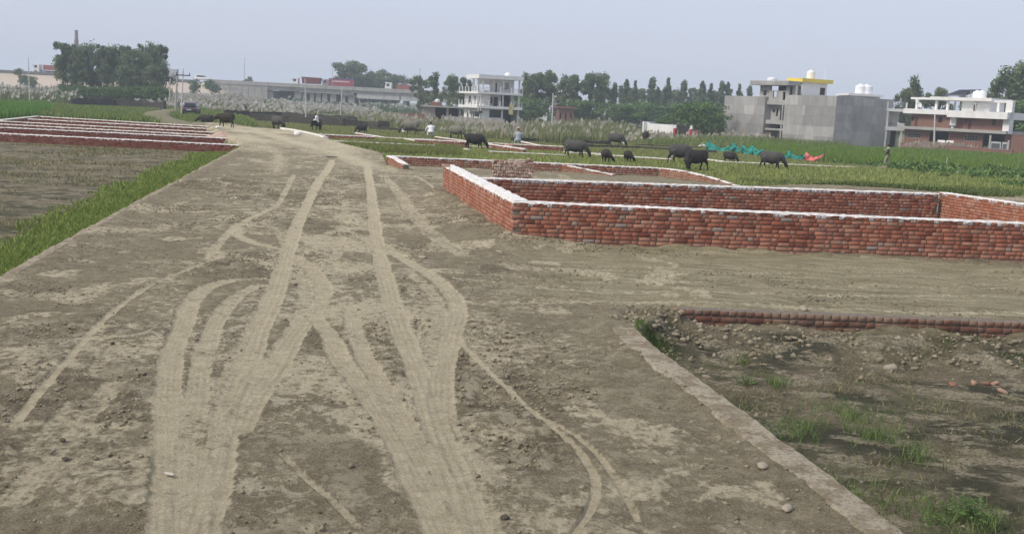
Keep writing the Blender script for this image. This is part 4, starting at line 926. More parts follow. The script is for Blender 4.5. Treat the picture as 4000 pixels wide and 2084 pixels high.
for px, py, d, k, sx, lab in [(243, 176, 212, 'e0', 1.0, 'leftmost tall tree of the left clump, standing before the embankment truck'), (275, 182, 216, 'e2', 1.05, 'tall tree of the left clump right in front of the kiln chimney'), (325, 186, 210, 'e1', 1.0, 'third tree from the left in the left clump'),
        (362, 178, 214, 'e3', 1.0, 'tree with the pointed top left of the middle of the clump'), (405, 200, 209, 'e0', .95, 'lower tree in the middle of the left clump'), (452, 184, 212, 'e1', 1.0, 'tree with double top right of the middle of the left clump'),
        (500, 190, 215, 'e2', 1.0, 'fifth tree from the right in the left clump'), (540, 205, 208, 'e3', .95, 'lower tree in the right half of the left clump'), (585, 176, 213, 'e1', 1.05, 'tallest tree in the right half of the left clump'),
        (628, 188, 210, 'e0', 1.0, 'rightmost tall tree of the left clump'), (300, 255, 203, 'e2', 1.3, 'short bushy tree low in the left half of the left clump'), (500, 262, 203, 'e3', 1.3, 'short bushy tree low in the right half of the left clump'), (600, 258, 204, 'e1', 1.2, 'short bushy tree low at the right end of the left clump')]:
    tree(k, px, py, d, lab, G1, sx)
for i, px in enumerate((285, 345, 410, 475, 535, 610)): tree('b0', px, 345, 202, 'dark undergrowth bush %s at the foot of the left tree clump' % ['farthest left', 'second from left', 'third from left', 'third from right', 'second from right', 'farthest right'][i], 'bushes under the left clump', 1.5, 'bush', 'bush')
G2 = 'trees beyond the flyover'
for px, py, d, k, sx, lab in [(1392, 246, 385, 'r0', 1.5, 'big round dark tree behind the flyover'), (1345, 285, 390, 'r1', 1.1, 'left shoulder of the round tree group behind the flyover'), (1445, 283, 388, 'r2', 1.2, 'tree just right of the big round one behind the flyover'), (1495, 284, 392, 'r1', 1.1, 'small dark tree behind the white cab truck'), (1545, 296, 392, 'r0', 1.1, 'lower dark tree behind the red flatbed'), (970, 303, 430, 'r2', .6, 'small tree top peeping over the flyover parapet by the lamp post')]:
    tree(k, px, py, d, lab, G2, sx)
G3 = 'trees behind the white house'
for px, py, d, k, sx, lab in [(1640, 300, 262, 'r0', .62, 'rounded tree overlapping the right end of the flyover girder'), (1705, 297, 236, 'r1', .75, 'rounded tree left of the two storey shed'), (1770, 298, 232, 'e1', 1.1, 'tall tree behind the shed'), (1815, 310, 228, 'e0', 1.0, 'tree just left of the white house terrace'),
        (2052, 300, 238, 'r1', .75, 'tree touching the right side of the white house'), (2100, 296, 240, 'r2', .8, 'second tree right of the white house'), (2150, 282, 243, 'r0', .75, 'tallest round tree right of the white house'), (2205, 308, 236, 'r1', .8, 'broad tree behind the lone pole'), (2255, 300, 240, 'r2', .7, 'round tree in the middle of the tree row'), (2315, 297, 238, 'e2', 1.15, 'feathery tree in the middle of the tree row'), (2362, 294, 236, 'e3', 1.15, 'feathery tree with the highest top right of the middle')]:
    tree(k, px, py, d, lab, G3, sx)
for i, (px, py, d, sx) in enumerate([(2405, 332, 235, .8), (2447, 315, 246, .9), (2488, 322, 252, .8), (2545, 312, 248, 1.0), (2575, 345, 240, .9), (2618, 312, 250, .9), (2668, 324, 252, 1.0), (2740, 322, 255, .95), (2780, 334, 258, .9), (2826, 328, 262, .9), (2850, 326, 262, .85), (2885, 335, 265, .8), (2925, 345, 262, .9)]):
    tree('p%d' % (i % 3), px, py, d, ['slim tree', 'slim pointed tree', 'slim dark tree'][i % 3]+' number %s from the left in the row before the grey building' % ['one', 'two', 'three', 'four', 'five', 'six', 'seven', 'eight', 'nine', 'ten', 'eleven', 'twelve', 'thirteen'][i], 'slim trees in a row before the grey building', sx)
for i, (px, py, d, k, sx) in enumerate([(2080, 395, 222, 'b0', 1.5), (2260, 400, 222, 'b0', 1.5), (2420, 415, 224, 'b0', 1.5), (2520, 410, 230, 'b0', 1.5), (2640, 415, 232, 'b0', 1.5)]):
    tree(k, px, py, d, 'dark bushy undergrowth clump %s under the tree row' % ['farthest left', 'second from left', 'in the middle', 'second from right', 'farthest right'][i], 'bushes under the tree row', sx, 'bush', 'bush')
tree('b0', 2755, 412, 166, 'big dark green bush beside the grey concrete building', None, 1.25, 'bush', 'bush')
tree('b0', 2810, 450, 164, 'lower dark bush at the left edge of the grey building', None, .9, 'bush', 'bush')
tree('b0', 2580, 470, 160, 'creeper bush spilling over the white boundary wall', None, .9, 'bush', 'bush')
for i, (px, py, k_) in enumerate([(2395, 352, 'e0'), (2430, 345, 'r1'), (2470, 350, 'e2'), (2515, 352, 'r2'), (2560, 355, 'e1'), (2600, 350, 'r0'), (2645, 355, 'e3'), (2700, 350, 'e0'), (2720, 362, 'r1'), (2765, 358, 'e2'), (2800, 362, 'r2')]): tree(k_, px, py, 285+(i % 3)*6, 'hazy background tree, %s from the left behind the slim tree row' % ['first', 'second', 'third', 'fourth', 'fifth', 'sixth', 'seventh', 'eighth', 'ninth', 'tenth', 'eleventh'][i], 'hazy trees behind the slim row', .9)
G4 = 'trees behind the brick house'
for px, py, d, k, sx, lab in [(3575, 318, 190, 'r1', .62, 'round tree behind the left end of the brick house'), (3540, 355, 186, 'r0', .5, 'small tree left of the brick house roof'), (3670, 352, 195, 'r2', .7, 'tree behind the solar panel'), (3955, 300, 170, 'r0', .6, 'tree at the right end of the brick house'), (4010, 258, 165, 'e1', 1.3, 'tall tree at the right edge of the photo'), (3880, 365, 185, 'r2', .6, 'tree showing through the open terrace'), (3990, 420, 160, 'b0', 1.3, 'dark bush at the right edge by the brick wall'), (3760, 380, 205, 'r1', .6, 'tree hidden behind the white terrace rooms')]:
    tree(k, px, py, d, lab, G4, sx)
# ================================================================== BUILDINGS
WHITE = plain('white_paint', (.78, .77, .76), .8, .06, 1.2, .1, 10, dirt=(.62, .60, .56)); CREAM = plain('cream_paint', (.70, .66, .56), .8, .08, 1.2)
def stained_concrete():
    t = NT('stained_cement_render'); co = t.coord()
    n1 = t.noise(co, .55, 6, .65, .6); n2 = t.noise(co, 2.6, 5, .7, .4, (1, 1, .35)); n3 = t.noise(co, 12, 4, .7)
    c = t.mix(t.ramp(n1, [(.35, 0), (.65, 1)]), (.25, .243, .232), (.415, .405, .385)); c = t.mix(t.ramp(n2, [(.52, 0), (.75, .7)]), c, (.20, .195, .188))
    c = t.mix(t.math('MULTIPLY', n3, .3), c, (.46, .45, .43)); t.color(c); t.rough(.95); t.bump(n3, .3, .02); return t.m
CONCRETE = stained_concrete()
CONC_L = plain('light_concrete', (.40, .385, .36), .95, .15, .5, .3, 3, dirt=(.27, .255, .23)); CONC_W = plain('streaked_girder_concrete', (.52, .51, .49), .95, .12, .5, .2, 3, dirt=(.30, .29, .27), stretch=(1.5, 1.5, .25))
DARKPANE = plain('dark_glass', (.018, .018, .020), .2, .2, 2); VOID = plain('unlit_interior', (.035, .032, .030), .95, .3, 1.5); WOODDK = plain('dark_wood', (.055, .030, .022), .6, .3, 6); RAIL = plain('dark_rail', (.06, .058, .058), .5, .2, 5, metal=.3)  # VOID: near-black colour standing for the unlit depth behind openings
FARBRICK = brick_material('house_brick', [(0, (.20, .085, .06)), (.5, (.27, .125, .09)), (1, (.33, .17, .125))], .35, (.36, .26, .21)); TANKW = plain('white_plastic_tank', (.80, .81, .83), .4, .04, 2); YELLOW = plain('yellow_paint', (.80, .62, .10), .7, .08, 1.5)
REDPAINT = plain('red_paint', (.42, .05, .06), .6, .15, 3); STEEL = plain('weathered_steel', (.40, .40, .40), .5, .2, 4, metal=.4); POLE = plain('cement_pole', (.56, .55, .52), .9, .12, 2)
def house_brick_wall():
    t = NT('small_scale_brickwork'); co = t.coord(); b = t.node('TexBrick'); mp = t.node('Mapping'); mp.inputs['Rotation'].default_value = (math.pi/2, 0, 0); t.link(co, mp.inputs[0]); t.link(mp.outputs[0], b.inputs['Vector'])
    for k, v in (('Color1', (.255, .115, .082, 1)), ('Color2', (.20, .085, .062, 1)), ('Mortar', (.27, .20, .16, 1))): b.inputs[k].default_value = v
    b.inputs['Scale'].default_value = 1.0; b.inputs['Brick Width'].default_value = .24; b.inputs['Row Height'].default_value = .083; b.inputs['Mortar Size'].default_value = .008
    n = t.noise(co, .8, 5, .65, .5); t.color(t.mix(t.ramp(n, [(.4, 0), (.7, .6)]), b.outputs['Color'], (.155, .105, .085))); t.rough(.95); return t.m
HBRICK = house_brick_wall()
def hit(P, d, px, py):
    """ray through a photo pixel against the upright plane through P along d: distance along d, height"""
    r = ray(px, py); A = np.array([[r[0], -d[0]], [r[1], -d[1]]]); s, t_ = np.linalg.solve(A, np.array([P[0], P[1]])); return t_, H+r[2]*s
class Fac:
    """upright plane of a building, local x along it and y into the building"""
    def __init__(s, P, ang, z0, zoom): s.P = np.array(P, float); s.d = (math.cos(ang), math.sin(ang)); s.z0 = z0; s.zm = zoom
    def pt(s, X, Y): ox, oy, k = s.zm; t_, z = hit(s.P, s.d, ox+X/k, oy+Y/k); return t_, z-s.z0
    def rect(s, X0, Y0, X1, Y1):
        a = s.pt(X0, (Y0+Y1)/2)[0]; b = s.pt(X1, (Y0+Y1)/2)[0]; c = s.pt((X0+X1)/2, Y1)[1]; e = s.pt((X0+X1)/2, Y0)[1]
        return (min(a, b), max(a, b), min(c, e), max(c, e))
def wall_open(mb, s0, s1, z0, z1, y0, y1, ops=(), swap=False):
    xs = sorted({s0, s1} | {min(max(v, s0), s1) for o in ops for v in o[:2]}); zs = sorted({z0, z1} | {min(max(v, z0), z1) for o in ops for v in o[2:4]})
    for i in range(len(xs)-1):
        k = 0
        while k < len(zs)-1:
            xm = (xs[i]+xs[i+1])/2
            def hole(j): zm = (zs[j]+zs[j+1])/2; return any(o[0] < xm < o[1] and o[2] < zm < o[3] for o in ops)
            if hole(k) or xs[i+1]-xs[i] < 1e-4: k += 1; continue
            j = k
            while j+1 < len(zs)-1 and not hole(j+1): j += 1
            if swap: mb.box(y0, y1, xs[i], xs[i+1], zs[k], zs[j+1])
            else: mb.box(xs[i], xs[i+1], y0, y1, zs[k], zs[j+1])
            k = j+1
    return mb
def window(root, o, y, frame=WOODDK, pane=DARKPANE, bars=(1, 1), fw=.05, name='window', swap=False, dep=.05, inset=.10, sign=1):
    s0, s1, z0, z1 = o; mb = MB(); B = (lambda a, b, c, d, e, f: mb.box(c, d, a, b, e, f)) if swap else mb.box
    y0 = y+inset*sign; ya, yb = sorted((y0, y0+dep*sign))
    B(s0, s0+fw, ya, yb, z0, z1); B(s1-fw, s1, ya, yb, z0, z1); B(s0+fw, s1-fw, ya, yb, z1-fw, z1); B(s0+fw, s1-fw, ya, yb, z0, z0+fw)
    for i in range(1, bars[0]+1): x = s0+(s1-s0)*i/(bars[0]+1); B(x-fw*.35, x+fw*.35, ya, yb-.004, z0+fw, z1-fw)
    for i in range(1, bars[1]+1): z = z0+(z1-z0)*i/(bars[1]+1); B(s0+fw, s1-fw, ya+.004, yb, z-fw*.35, z+fw*.35)
    w = mb.build(name, frame, root); pb = MB(); p0, p1 = sorted((y0+dep*.55*sign, y0+dep*.75*sign))
    if swap: pb.box(p0, p1, s0+.01, s1-.01, z0+.01, z1-.01)
    else: pb.box(s0+.01, s1-.01, p0, p1, z0+.01, z1-.01)
    pb.build('pane' if name == 'window' else 'panel', pane, w); return w
def railing(root, pts, z, h=.8, post_mat=WHITE, rail_mat=RAIL, step=1.15, posts=True, rails=3):
    for (a, b) in zip(pts[:-1], pts[1:]):
        a = np.array(a); b = np.array(b); L = np.linalg.norm(b-a); n = max(1, round(L/step)); d = (b-a)/L; nr = np.array([-d[1], d[0]])
        for i in range(rails):
            zz = z+h*(.35+.28*i); mb = MB(); mb.tube([(a[0], a[1], zz), (b[0], b[1], zz)], .022, 5); mb.build('rail', rail_mat, root)
        if posts:
            for i in range(n+1):
                p = a+d*L*i/n; m = MB(); m.box(p[0]-.08, p[0]+.08, p[1]-.08, p[1]+.08, z, z+h*1.12); m.build('railing_post', post_mat, root)
def tank(label, loc, r=.55, h=1.2, mat=TANKW, group=None):
    mb = MB(); mb.lathe([(r*.98, 0), (r, .05*h), (r, .2*h), (r*1.03, .23*h), (r, .26*h), (r, .45*h), (r*1.03, .48*h), (r, .51*h), (r, .72*h), (r*.85, .83*h), (r*.42, .9*h), (r*.40, h), (r*.05, h*1.02)], 18)
    return tag(mb.build('water_tank', mat, smooth=False, loc=loc), label, 'water tank', group)

# ------------------------------------------------------------------ white three storey house
ZH = (1700, 240, 4.7925)
_c = at_dist(1877, 483, 183); a0 = math.radians(20)
wh = empty('white_house', (_c[0], _c[1], FIELD), a0, 'white three storey house with wrap around balconies and flat roof', 'house')
f = Fac(_c[:2], a0, FIELD, ZH); zf = lambda Y, X=850: f.pt(X, Y)[1]
L = f.pt(1575, 700)[0]; D = 9.5
z1b, z1t = zf(874), zf(826); z2b, z2t = zf(604), zf(566); z3b, z3t = zf(318), zf(243)
gw = f.rect(1015, 905, 1235, 1055); porch = f.rect(1268, 915, 1538, 1130)
mb = MB(); wall_open(mb, 0, L, -.1, z1b, 0, .23, [gw, (porch[0], porch[1], -.1, porch[3])])
lw = lambda X0, Y0, X1, Y1: ((850-X1)/37.5, (850-X0)/37.5, (1140-Y1)/109, (1140-Y0)/109)      # openings of the left side, in metres from the corner
gl = [lw(558, 930, 595, 1046), lw(683, 935, 711, 1060)]; ul = [lw(585, 648, 630, 775), lw(700, 650, 727, 770), lw(772, 650, 810, 775)]
wall_open(mb, .23, D, -.1, z1b, 0, .23, gl, True); wall_open(mb, .23, D, z1t, z2b, 0, .23, ul, True)
mb.box(L-.23, L, .23, D, -.1, z1b); mb.box(.23, L-.23, D-.2, D, -.1, z1b); mb.box(L-.23, L, 3.4, D, z1t, z2b); mb.box(.23, L-.23, D-.2, D, z1t, z2b)
d1 = f.rect(1140, 668, 1225, 852); w1 = f.rect(1025, 662, 1125, 792); c1 = f.pt(1020, 700)[0]; c2 = f.pt(1270, 700)[0]
wall_open(mb, .23, c1, z1t, z2b, 0, .2); mb.box(c1, c1+.2, .2, 1.6, z1t, z2b); wall_open(mb, c1+.2, c2, z1t, z2b, 1.4, 1.6, [(d1[0], d1[1], z1t, d1[3]), (w1[0]+.05, w1[1], w1[2], w1[3])]); mb.box(c2, c2+.2, 1.6, 5.5, z1t, z2b)
r2 = f.pt(1180, 450)[0]; wl2 = f.rect(1340, 405, 1460, 522); d2 = f.rect(1208, 402, 1237, 580); r1 = f.pt(915, 450)[0]; big = f.rect(945, 430, 1140, 575)
wall_open(mb, r2, L-.25, z2t, z3b, 2.2, 2.4, [wl2, (d2[0], d2[1], z2t, d2[3])]); wall_open(mb, r1, r2, z2t, z3b, 3.4, 3.6, [(big[0], big[1], z2t+.25, big[3])]); mb.box(r2, r2+.2, 2.4, 3.6, z2t, z3b)
mb.build('wall', WHITE, wh)
MB().box(porch[0]+.02, porch[1]-.02, 3.2, 3.3, -.1, z1b).build('unlit_porch_back_wall', VOID, wh); MB().box(c2+.2, L-.23, 4.2, 4.3, z1t, z2b).build('unlit_porch_back_wall', VOID, wh)  # backs painted near-black for the shade inside porch and balcony bay
window(wh, gw, 0, bars=(2, 1), fw=.06)
for o in gl+ul: window(wh, o, 0, bars=(0, 1), swap=True)
window(wh, (w1[0]+.05, w1[1], w1[2], w1[3]), 1.4, bars=(1, 1)); window(wh, (d1[0], d1[1], z1t, d1[3]), 1.4, name='door', bars=(0, 1), pane=WOODDK); window(wh, wl2, 2.2, bars=(2, 1), pane=plain('curtained_glass', (.5, .5, .48), .5)); window(wh, (d2[0], d2[1], z2t, d2[3]), 2.2, name='door', bars=(0, 0), pane=VOID)
for X in (1283, 1580): x = f.pt(X, 450)[0]; MB().box(x-.12, x+.12, -.02, .22, z2t, z3b).build('column', WHITE, wh)
for X in (1270, 1565): x = f.pt(X, 740)[0]; MB().box(x-.12, x+.12, -.02, .22, z1t, z2b).build('column', WHITE, wh)
for (x, y) in ((.15, .1), (.15, 2.6), (.15, 5.2)): MB().box(x-.13, x+.13, y-.13, y+.13, z2t, z3b).build('column', WHITE, wh)
ov = 1.0
for zb, zt in ((z1b, z1t), (z2b, z2t)):
    MB().box(-ov, L+.25, -ov, D+.3, zb, zt).build('balcony_slab', WHITE, wh)
    railing(wh, [(-ov+.09, D+.2), (-ov+.09, -ov+.09), (L+.15, -ov+.09), (L+.15, .2)], zt, .75, step=1.75)
MB().box(-ov*.9, L+.35, -ov*.9, 6.0, z3b, z3t-.45).box(-ov*.9, L+.35, -ov*.9, -ov*.9+.15, z3t-.45, z3t).box(-ov*.9, -ov*.9+.15, -ov*.9+.15, 6.0, z3t-.45, z3t).box(L+.2, L+.35, -ov*.9+.15, 6, z3t-.45, z3t).build('roof', WHITE, wh)
MB().box(-.55, -.3, 4.6, 5.5, 1.5, 2.1).build('air_conditioner', plain('grey_casing', (.45, .45, .44), .6), wh)
tx = f.pt(1455, 300)[0]; R_ = Matrix.Rotation(a0, 3, 'Z')
def wpos(P, ang, x, y, z): v = Matrix.Rotation(ang, 3, 'Z') @ Vector((x, y, z)); return (P[0]+v.x, P[1]+v.y, FIELD+v.z)
tank('white water tank on the roof of the three storey house', wpos(_c, a0, tx, 2.5, z3t-.45), .55, 1.1)
tx0, tx1, tz0, tz1 = f.rect(1340, 808, 1420, 995); n_ = 8; V = [(x, -ov-.06-.03*math.sin(i*1.9+j), tz1-(tz1-tz0)*j/8) for j in range(9) for i, x in enumerate(np.linspace(tx0, tx1, n_))]
Fc = [(j*n_+i, j*n_+i+1, (j+1)*n_+i+1, (j+1)*n_+i) for j in range(8) for i in range(n_-1)]; cl_ = MB().add(V, Fc).build('cloth', plain('faded_yellow_cloth', (.60, .50, .22), .9, .2, 2, dirt=(.6, .58, .52)), None, loc=(_c[0], _c[1], FIELD), rot=(0, 0, a0)); tag(cl_, 'faded yellow cloth hung over the first balcony of the white house', 'cloth')
m_ = cl_.modifiers.new('thickness', 'SOLIDIFY'); m_.thickness = .02
# double pole with transformer before the white house
tp = empty('transformer_pole', at_dist(1870, 484, 176)[:2]+(FIELD,), .1, 'pair of grey poles carrying a dark transformer in front of the white house', 'pole')
for dx, h in ((-.17, 4.9), (.2, 4.6)): MB().tube([(dx, 0, -.3), (dx, 0, h)], [.09, .07], 8).build('pole', POLE, tp)
MB().box(-.75, .02, -.35, .1, 1.2, 2.0).build('transformer_box', plain('dark_casing', (.05, .05, .055), .5), tp); MB().box(-.1, .45, -.3, .15, 1.75, 2.15).build('transformer_box', plain('dark_casing', (.06, .05, .05), .5), tp); MB().box(-.5, .6, -.05, .05, 4.3, 4.4).build('cross_arm', STEEL, tp)
# compound wall before it
def slab_wall(label, pa, pb, za, h, mat, thick=.25, name='boundary_wall', panels=0, dist=None):
    p0 = np.array(pa); p1 = np.array(pb); L_ = np.linalg.norm(p1-p0); an = math.atan2(p1[1]-p0[1], p1[0]-p0[0]); r_ = empty(name, (p0[0], p0[1], za), an, label, 'wall')
    n_ = max(1, panels); 
    for i in range(n_): MB().box(L_*i/n_+(.03 if i else 0), L_*(i+1)/n_, 0, thick, -.3, h-.06).build('wall_panel', mat, r_, bevel=.01)
    MB().box(-.02, L_+.02, -.03, thick+.03, h-.06, h+.02).build('coping', mat, r_); return r_
slab_wall('grey plastered compound wall in front of the white house', at_dist(1733, 500, 165)[:2], at_dist(1968, 505, 162)[:2], FIELD, 1.15, CONC_L, panels=5)
slab_wall('pale concrete wall behind the parked car', at_dist(667, 420, 190)[:2], at_dist(762, 425, 192)[:2], FIELD, 1.05, CONC_L, panels=3)

# ------------------------------------------------------------------ shed left of it
ZS = (1200, 220, 3.22); _p = at_dist(1647, 478, 178); sh = empty('open_shed', (_p[0], _p[1], FIELD), .05, 'low open shed with concrete slab roof left of the white house', 'shed'); f = Fac(_p[:2], .05, FIELD, ZS)
a_ = f.rect(1437, 640, 1610, 745); b_ = f.rect(1610, 645, 1755, 750); c_ = f.rect(1775, 645, 1900, 750); zt = f.pt(1600, 640)[1]; Ls = f.pt(1945, 650)[0]
wall_open(MB(), 0, a_[1], -.2, zt, 0, .2).build('wall', plain('beige_render', (.42, .37, .32), .95, .15, 1), sh)
for X in (1765, 1920): x = f.pt(X, 700)[0]; MB().box(x-.2, x+.2, 0, .35, -.2, zt).build('pillar', CONC_L, sh)
MB().box(-.2, Ls, 4.8, 5.0, -.2, zt).box(Ls-.2, Ls, .36, 4.8, -.2, zt).build('unlit_back_wall', VOID, sh); MB().box(-.3, Ls+.2, -.6, 5.2, zt, zt+.22).build('roof', CONC_L, sh)  # back and end wall painted near-black for the shaded inside of the shed
q = f.rect(1545, 575, 1690, 628); MB().box(q[0], q[1], 1.0, 2.6, zt+.22, q[3]).build('parapet_room', HBRICK, sh)
tank('small white tank on the brick box of the open shed', wpos(_p, .05, (q[0]+q[1])/2+.2, 1.8, q[3]), .4, .5)
slab_wall('weathered brick garden wall left of the open shed', at_dist(1568, 478, 172)[:2], at_dist(1655, 482, 171)[:2], FIELD, 1.25, HBRICK, panels=1)

# ------------------------------------------------------------------ white boundary wall with red gate posts
ZG = (2000, 260, 3.22); g0 = at_dist(2533, 533, 160); g1 = at_dist(2634, 537, 156); ga = math.atan2(g1[1]-g0[1], g1[0]-g0[0])
gate = empty('gate_wall', (g0[0], g0[1], FIELD), ga, 'white boundary wall with red gate posts and white finials', 'wall'); f = Fac(g0[:2], ga, FIELD, ZG); e = f.pt(2028, 800)[0]; h_ = f.pt(1850, 722)[1]
MB().box(0, e, 0, .2, -.2, h_).build('wall', WHITE, gate); wl_ = MB().box(-.75, -.5, -.6, 2.4, -.2, h_+.25).box(-.5, -.01, .0, .2, -.2, h_+.15).build('side_wall', WHITE, gate)
for X in (2045, 2246):
    x = f.pt(X, 820)[0]; hp = f.pt(2045, 775)[1]; po = MB().box(x-.2, x+.2, -.1, .3, -.2, hp).build('gate_post', REDPAINT, gate); MB().lathe([(.26, 0), (.26, .08), (.19, .1), (.2, .3), (.12, .42), (.02, .48)], 10, (x, .1, hp)).build('finial', WHITE, po)
    MB().box(x-.26, x-.205, -.11, .31, -.2, hp-.02).build('white_edge', WHITE, po)
x0 = f.pt(2062, 820)[0]; x1 = f.pt(2228, 820)[0]; MB().box(x0, x1, .5, .6, -.1, h_-.1).build('gate_infill', VOID, gate); MB().box(x1+.45, x1+1.6, .0, .2, -.2, h_-.6).build('wall', HBRICK, gate)  # near-black sheet between the red posts stands for the dark gateway gap

# ------------------------------------------------------------------ grey concrete building
ZC = (2600, 260, 3.22); gc = at_dist(3252, 566, 151); gl_ = at_dist(2819, 537, 171); dl = np.array([gc[0]-gl_[0], gc[1]-gl_[1]]); LG = np.linalg.norm(dl); ga = math.atan2(dl[1], dl[0])
gb = empty('concrete_building', (gl_[0], gl_[1], FIELD), ga, 'big unfinished grey concrete building with stair tower and yellow trimmed roof room', 'building'); f = Fac(gl_[:2], ga, FIELD, ZC)
zA = f.pt(760, 364)[1]; sA = f.pt(1240, 600)[0]; sB = f.pt(1488, 600)[0]; zB = f.pt(1850, 362)[1]
def band(mb_name, s0, s1, z0, z1, y0, y1, n, swap=False):
    """render lifts: each pour is a slab of its own, a little proud or shy of the next"""
    for i in range(n):
        a = z0+(z1-z0)*i/n; b = z0+(z1-z0)*(i+1)/n-.015; xs = [s0]+sorted(random.uniform(s0+1, s1-1) for _ in range(int((s1-s0)/3.2)))+[s1]
        for x, x2 in zip(xs[:-1], xs[1:]):
            if x2-x < .05: continue
            o = random.uniform(-.015, .012); mb = MB(); mb.box(*( (y0+o, y1, x+.006, x2-.006) if swap else (x+.006, x2-.006, y0+o, y1)), a, b); mb.build('render_panel', random.choice(GREYS), gb)
GREYS = [plain('cement_render', (v, v*.975, v*.94), .95, .18, .7, .2, 4, dirt=(v*.62, v*.61, v*.6), stretch=(1, 1, .4)) for v in (.33, .39, .45, .29)]
MB().box(.05, sA-.05, .05, 10, -.3, zA-.02).build('wall', CONCRETE, gb); band('p', 0, sA, -.3, zA, 0, .06, 5)
MB().box(sB+.05, LG-.05, .05, 10.9, -.3, zB-.02).build('wall', CONCRETE, gb); band('p', sB, LG, -.3, zB, 0, .06, 5)
band('q', .0, 11, -.3, zB, LG-.04, LG+.02, 5, swap=True) if False else None
for i in range(6):
    a = -.3+(zB+.3)*i/6; b = -.3+(zB+.3)*(i+1)/6-.015; ys = [0.08, 3.0+random.random(), 7+random.random(), 11]
    for y0, y1 in zip(ys[:-1], ys[1:]): MB().box(LG-.04, LG+random.uniform(0, .03), y0+.006, y1-.006, a, b).build('render_panel', random.choice(GREYS[1:3]), gb)  # lighter tones only: brightness painted into the face turned from the sun
# stair bay
zt1 = f.pt(1360, 430)[1]; zt2 = f.pt(1360, 672)[1]; zt3 = f.pt(1330, 722)[1]; zroof = f.pt(1350, 235)[1]; zp = f.pt(1350, 178)[1]
up_ops = [f.rect(1282, 240, 1475, 300), f.rect(1312, 306, 1357, 388), f.rect(1432, 316, 1467, 420)]
mb = MB(); wall_open(mb, sA, sB, zt1, zroof, .6, .8, up_ops); mid_ops = [f.rect(1265, 530, 1300, 572), f.rect(1360, 520, 1432, 672), f.rect(1312, 515, 1338, 620)]
wall_open(mb, sA, sB, zt2, f.pt(1360, 478)[1], 1.2, 1.4, mid_ops); mb.box(sA, sB, 3.4, 3.6, -.3, zt2); mb.build('stair_wall', CONCRETE, gb)
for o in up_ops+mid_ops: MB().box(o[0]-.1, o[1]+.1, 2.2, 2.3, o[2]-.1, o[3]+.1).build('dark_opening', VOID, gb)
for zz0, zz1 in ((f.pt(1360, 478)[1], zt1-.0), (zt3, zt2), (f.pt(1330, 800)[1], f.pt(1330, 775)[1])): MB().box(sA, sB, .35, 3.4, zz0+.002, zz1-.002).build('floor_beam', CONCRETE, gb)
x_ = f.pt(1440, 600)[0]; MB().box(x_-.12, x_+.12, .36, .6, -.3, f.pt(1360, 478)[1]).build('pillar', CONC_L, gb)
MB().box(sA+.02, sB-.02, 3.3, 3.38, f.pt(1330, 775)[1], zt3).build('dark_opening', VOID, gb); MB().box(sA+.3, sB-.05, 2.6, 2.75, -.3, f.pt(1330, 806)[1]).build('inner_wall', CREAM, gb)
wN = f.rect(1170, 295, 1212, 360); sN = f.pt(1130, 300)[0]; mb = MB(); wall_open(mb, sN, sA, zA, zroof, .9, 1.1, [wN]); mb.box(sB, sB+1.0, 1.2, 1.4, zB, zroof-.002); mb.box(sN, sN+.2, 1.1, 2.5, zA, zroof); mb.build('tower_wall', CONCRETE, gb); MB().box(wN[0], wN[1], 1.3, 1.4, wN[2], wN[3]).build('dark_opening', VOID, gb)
MB().box(f.pt(1076, 210)[0], f.pt(1560, 215)[0], -.2, 2.6, zroof, zp).build('tower_roof', CONCRETE, gb, bevel=.03)
tank('white tank on the stair tower of the grey building', wpos(gl_, ga, f.pt(1195, 170)[0], 2.2, zp), .7, .6)
# yellow trimmed roof room: its white face is turned the same way as the building's right face
_q = at_dist(3131, 371, 160.0); _dv = np.array([math.cos(ga), math.sin(ga)]); _nv = np.array([-_dv[1], _dv[0]]); _rel = np.array(_q[:2])-np.array(gl_[:2]); sc_, yc_ = float(_rel @ _dv), float(_rel @ _nv)
yr = empty('roof_room', wpos(gl_, ga, sc_, yc_, 0), ga, 'white roof room with yellow fascia on top of the grey building', 'building'); fy = Fac(np.array(_q[:2]), ga+math.pi/2, FIELD, ZC)
zy0 = zB-.6; zy1 = fy.pt(1870, 205)[1]; zy2 = fy.pt(1870, 158)[1]; wy = fy.rect(1942, 268, 2008, 360); yl = fy.pt(2030, 290)[0]; ye = fy.pt(2092, 190)[0]-.1
wall_open(MB(), 0, yl, zy0, zy1, -.2, 0, [wy], True).build('wall', WHITE, yr); MB().box(-2.4, -.2, 0, .2, zy0, zy1).box(-2.4, -2.2, .2, yl, zy0, zy1).box(-2.2, -.2, yl-.2, yl, zy0, zy1).build('side_wall', CONC_L, yr)
MB().box(-2.8, .4, -.4, ye, zy1, zy2).build('fascia', YELLOW, yr); window(yr, wy, 0, bars=(0, 1), swap=True, sign=-1)
_t = fy.pt(1938, 150)[0]; tank('white tank above the yellow fascia of the roof room', wpos(gl_, ga, sc_-1.2, yc_+_t-.6, zy2), .6, 1.35); tag(MB().tube([(0, 0, 0), (0, 0, 2.0)], .05, 6).build('vent_pipe', WHITE, loc=wpos(gl_, ga, sc_-.3, yc_+fy.pt(2026, 150)[0], zy2)), 'thin white vent pipe beside the tank above the yellow fascia', 'pipe')
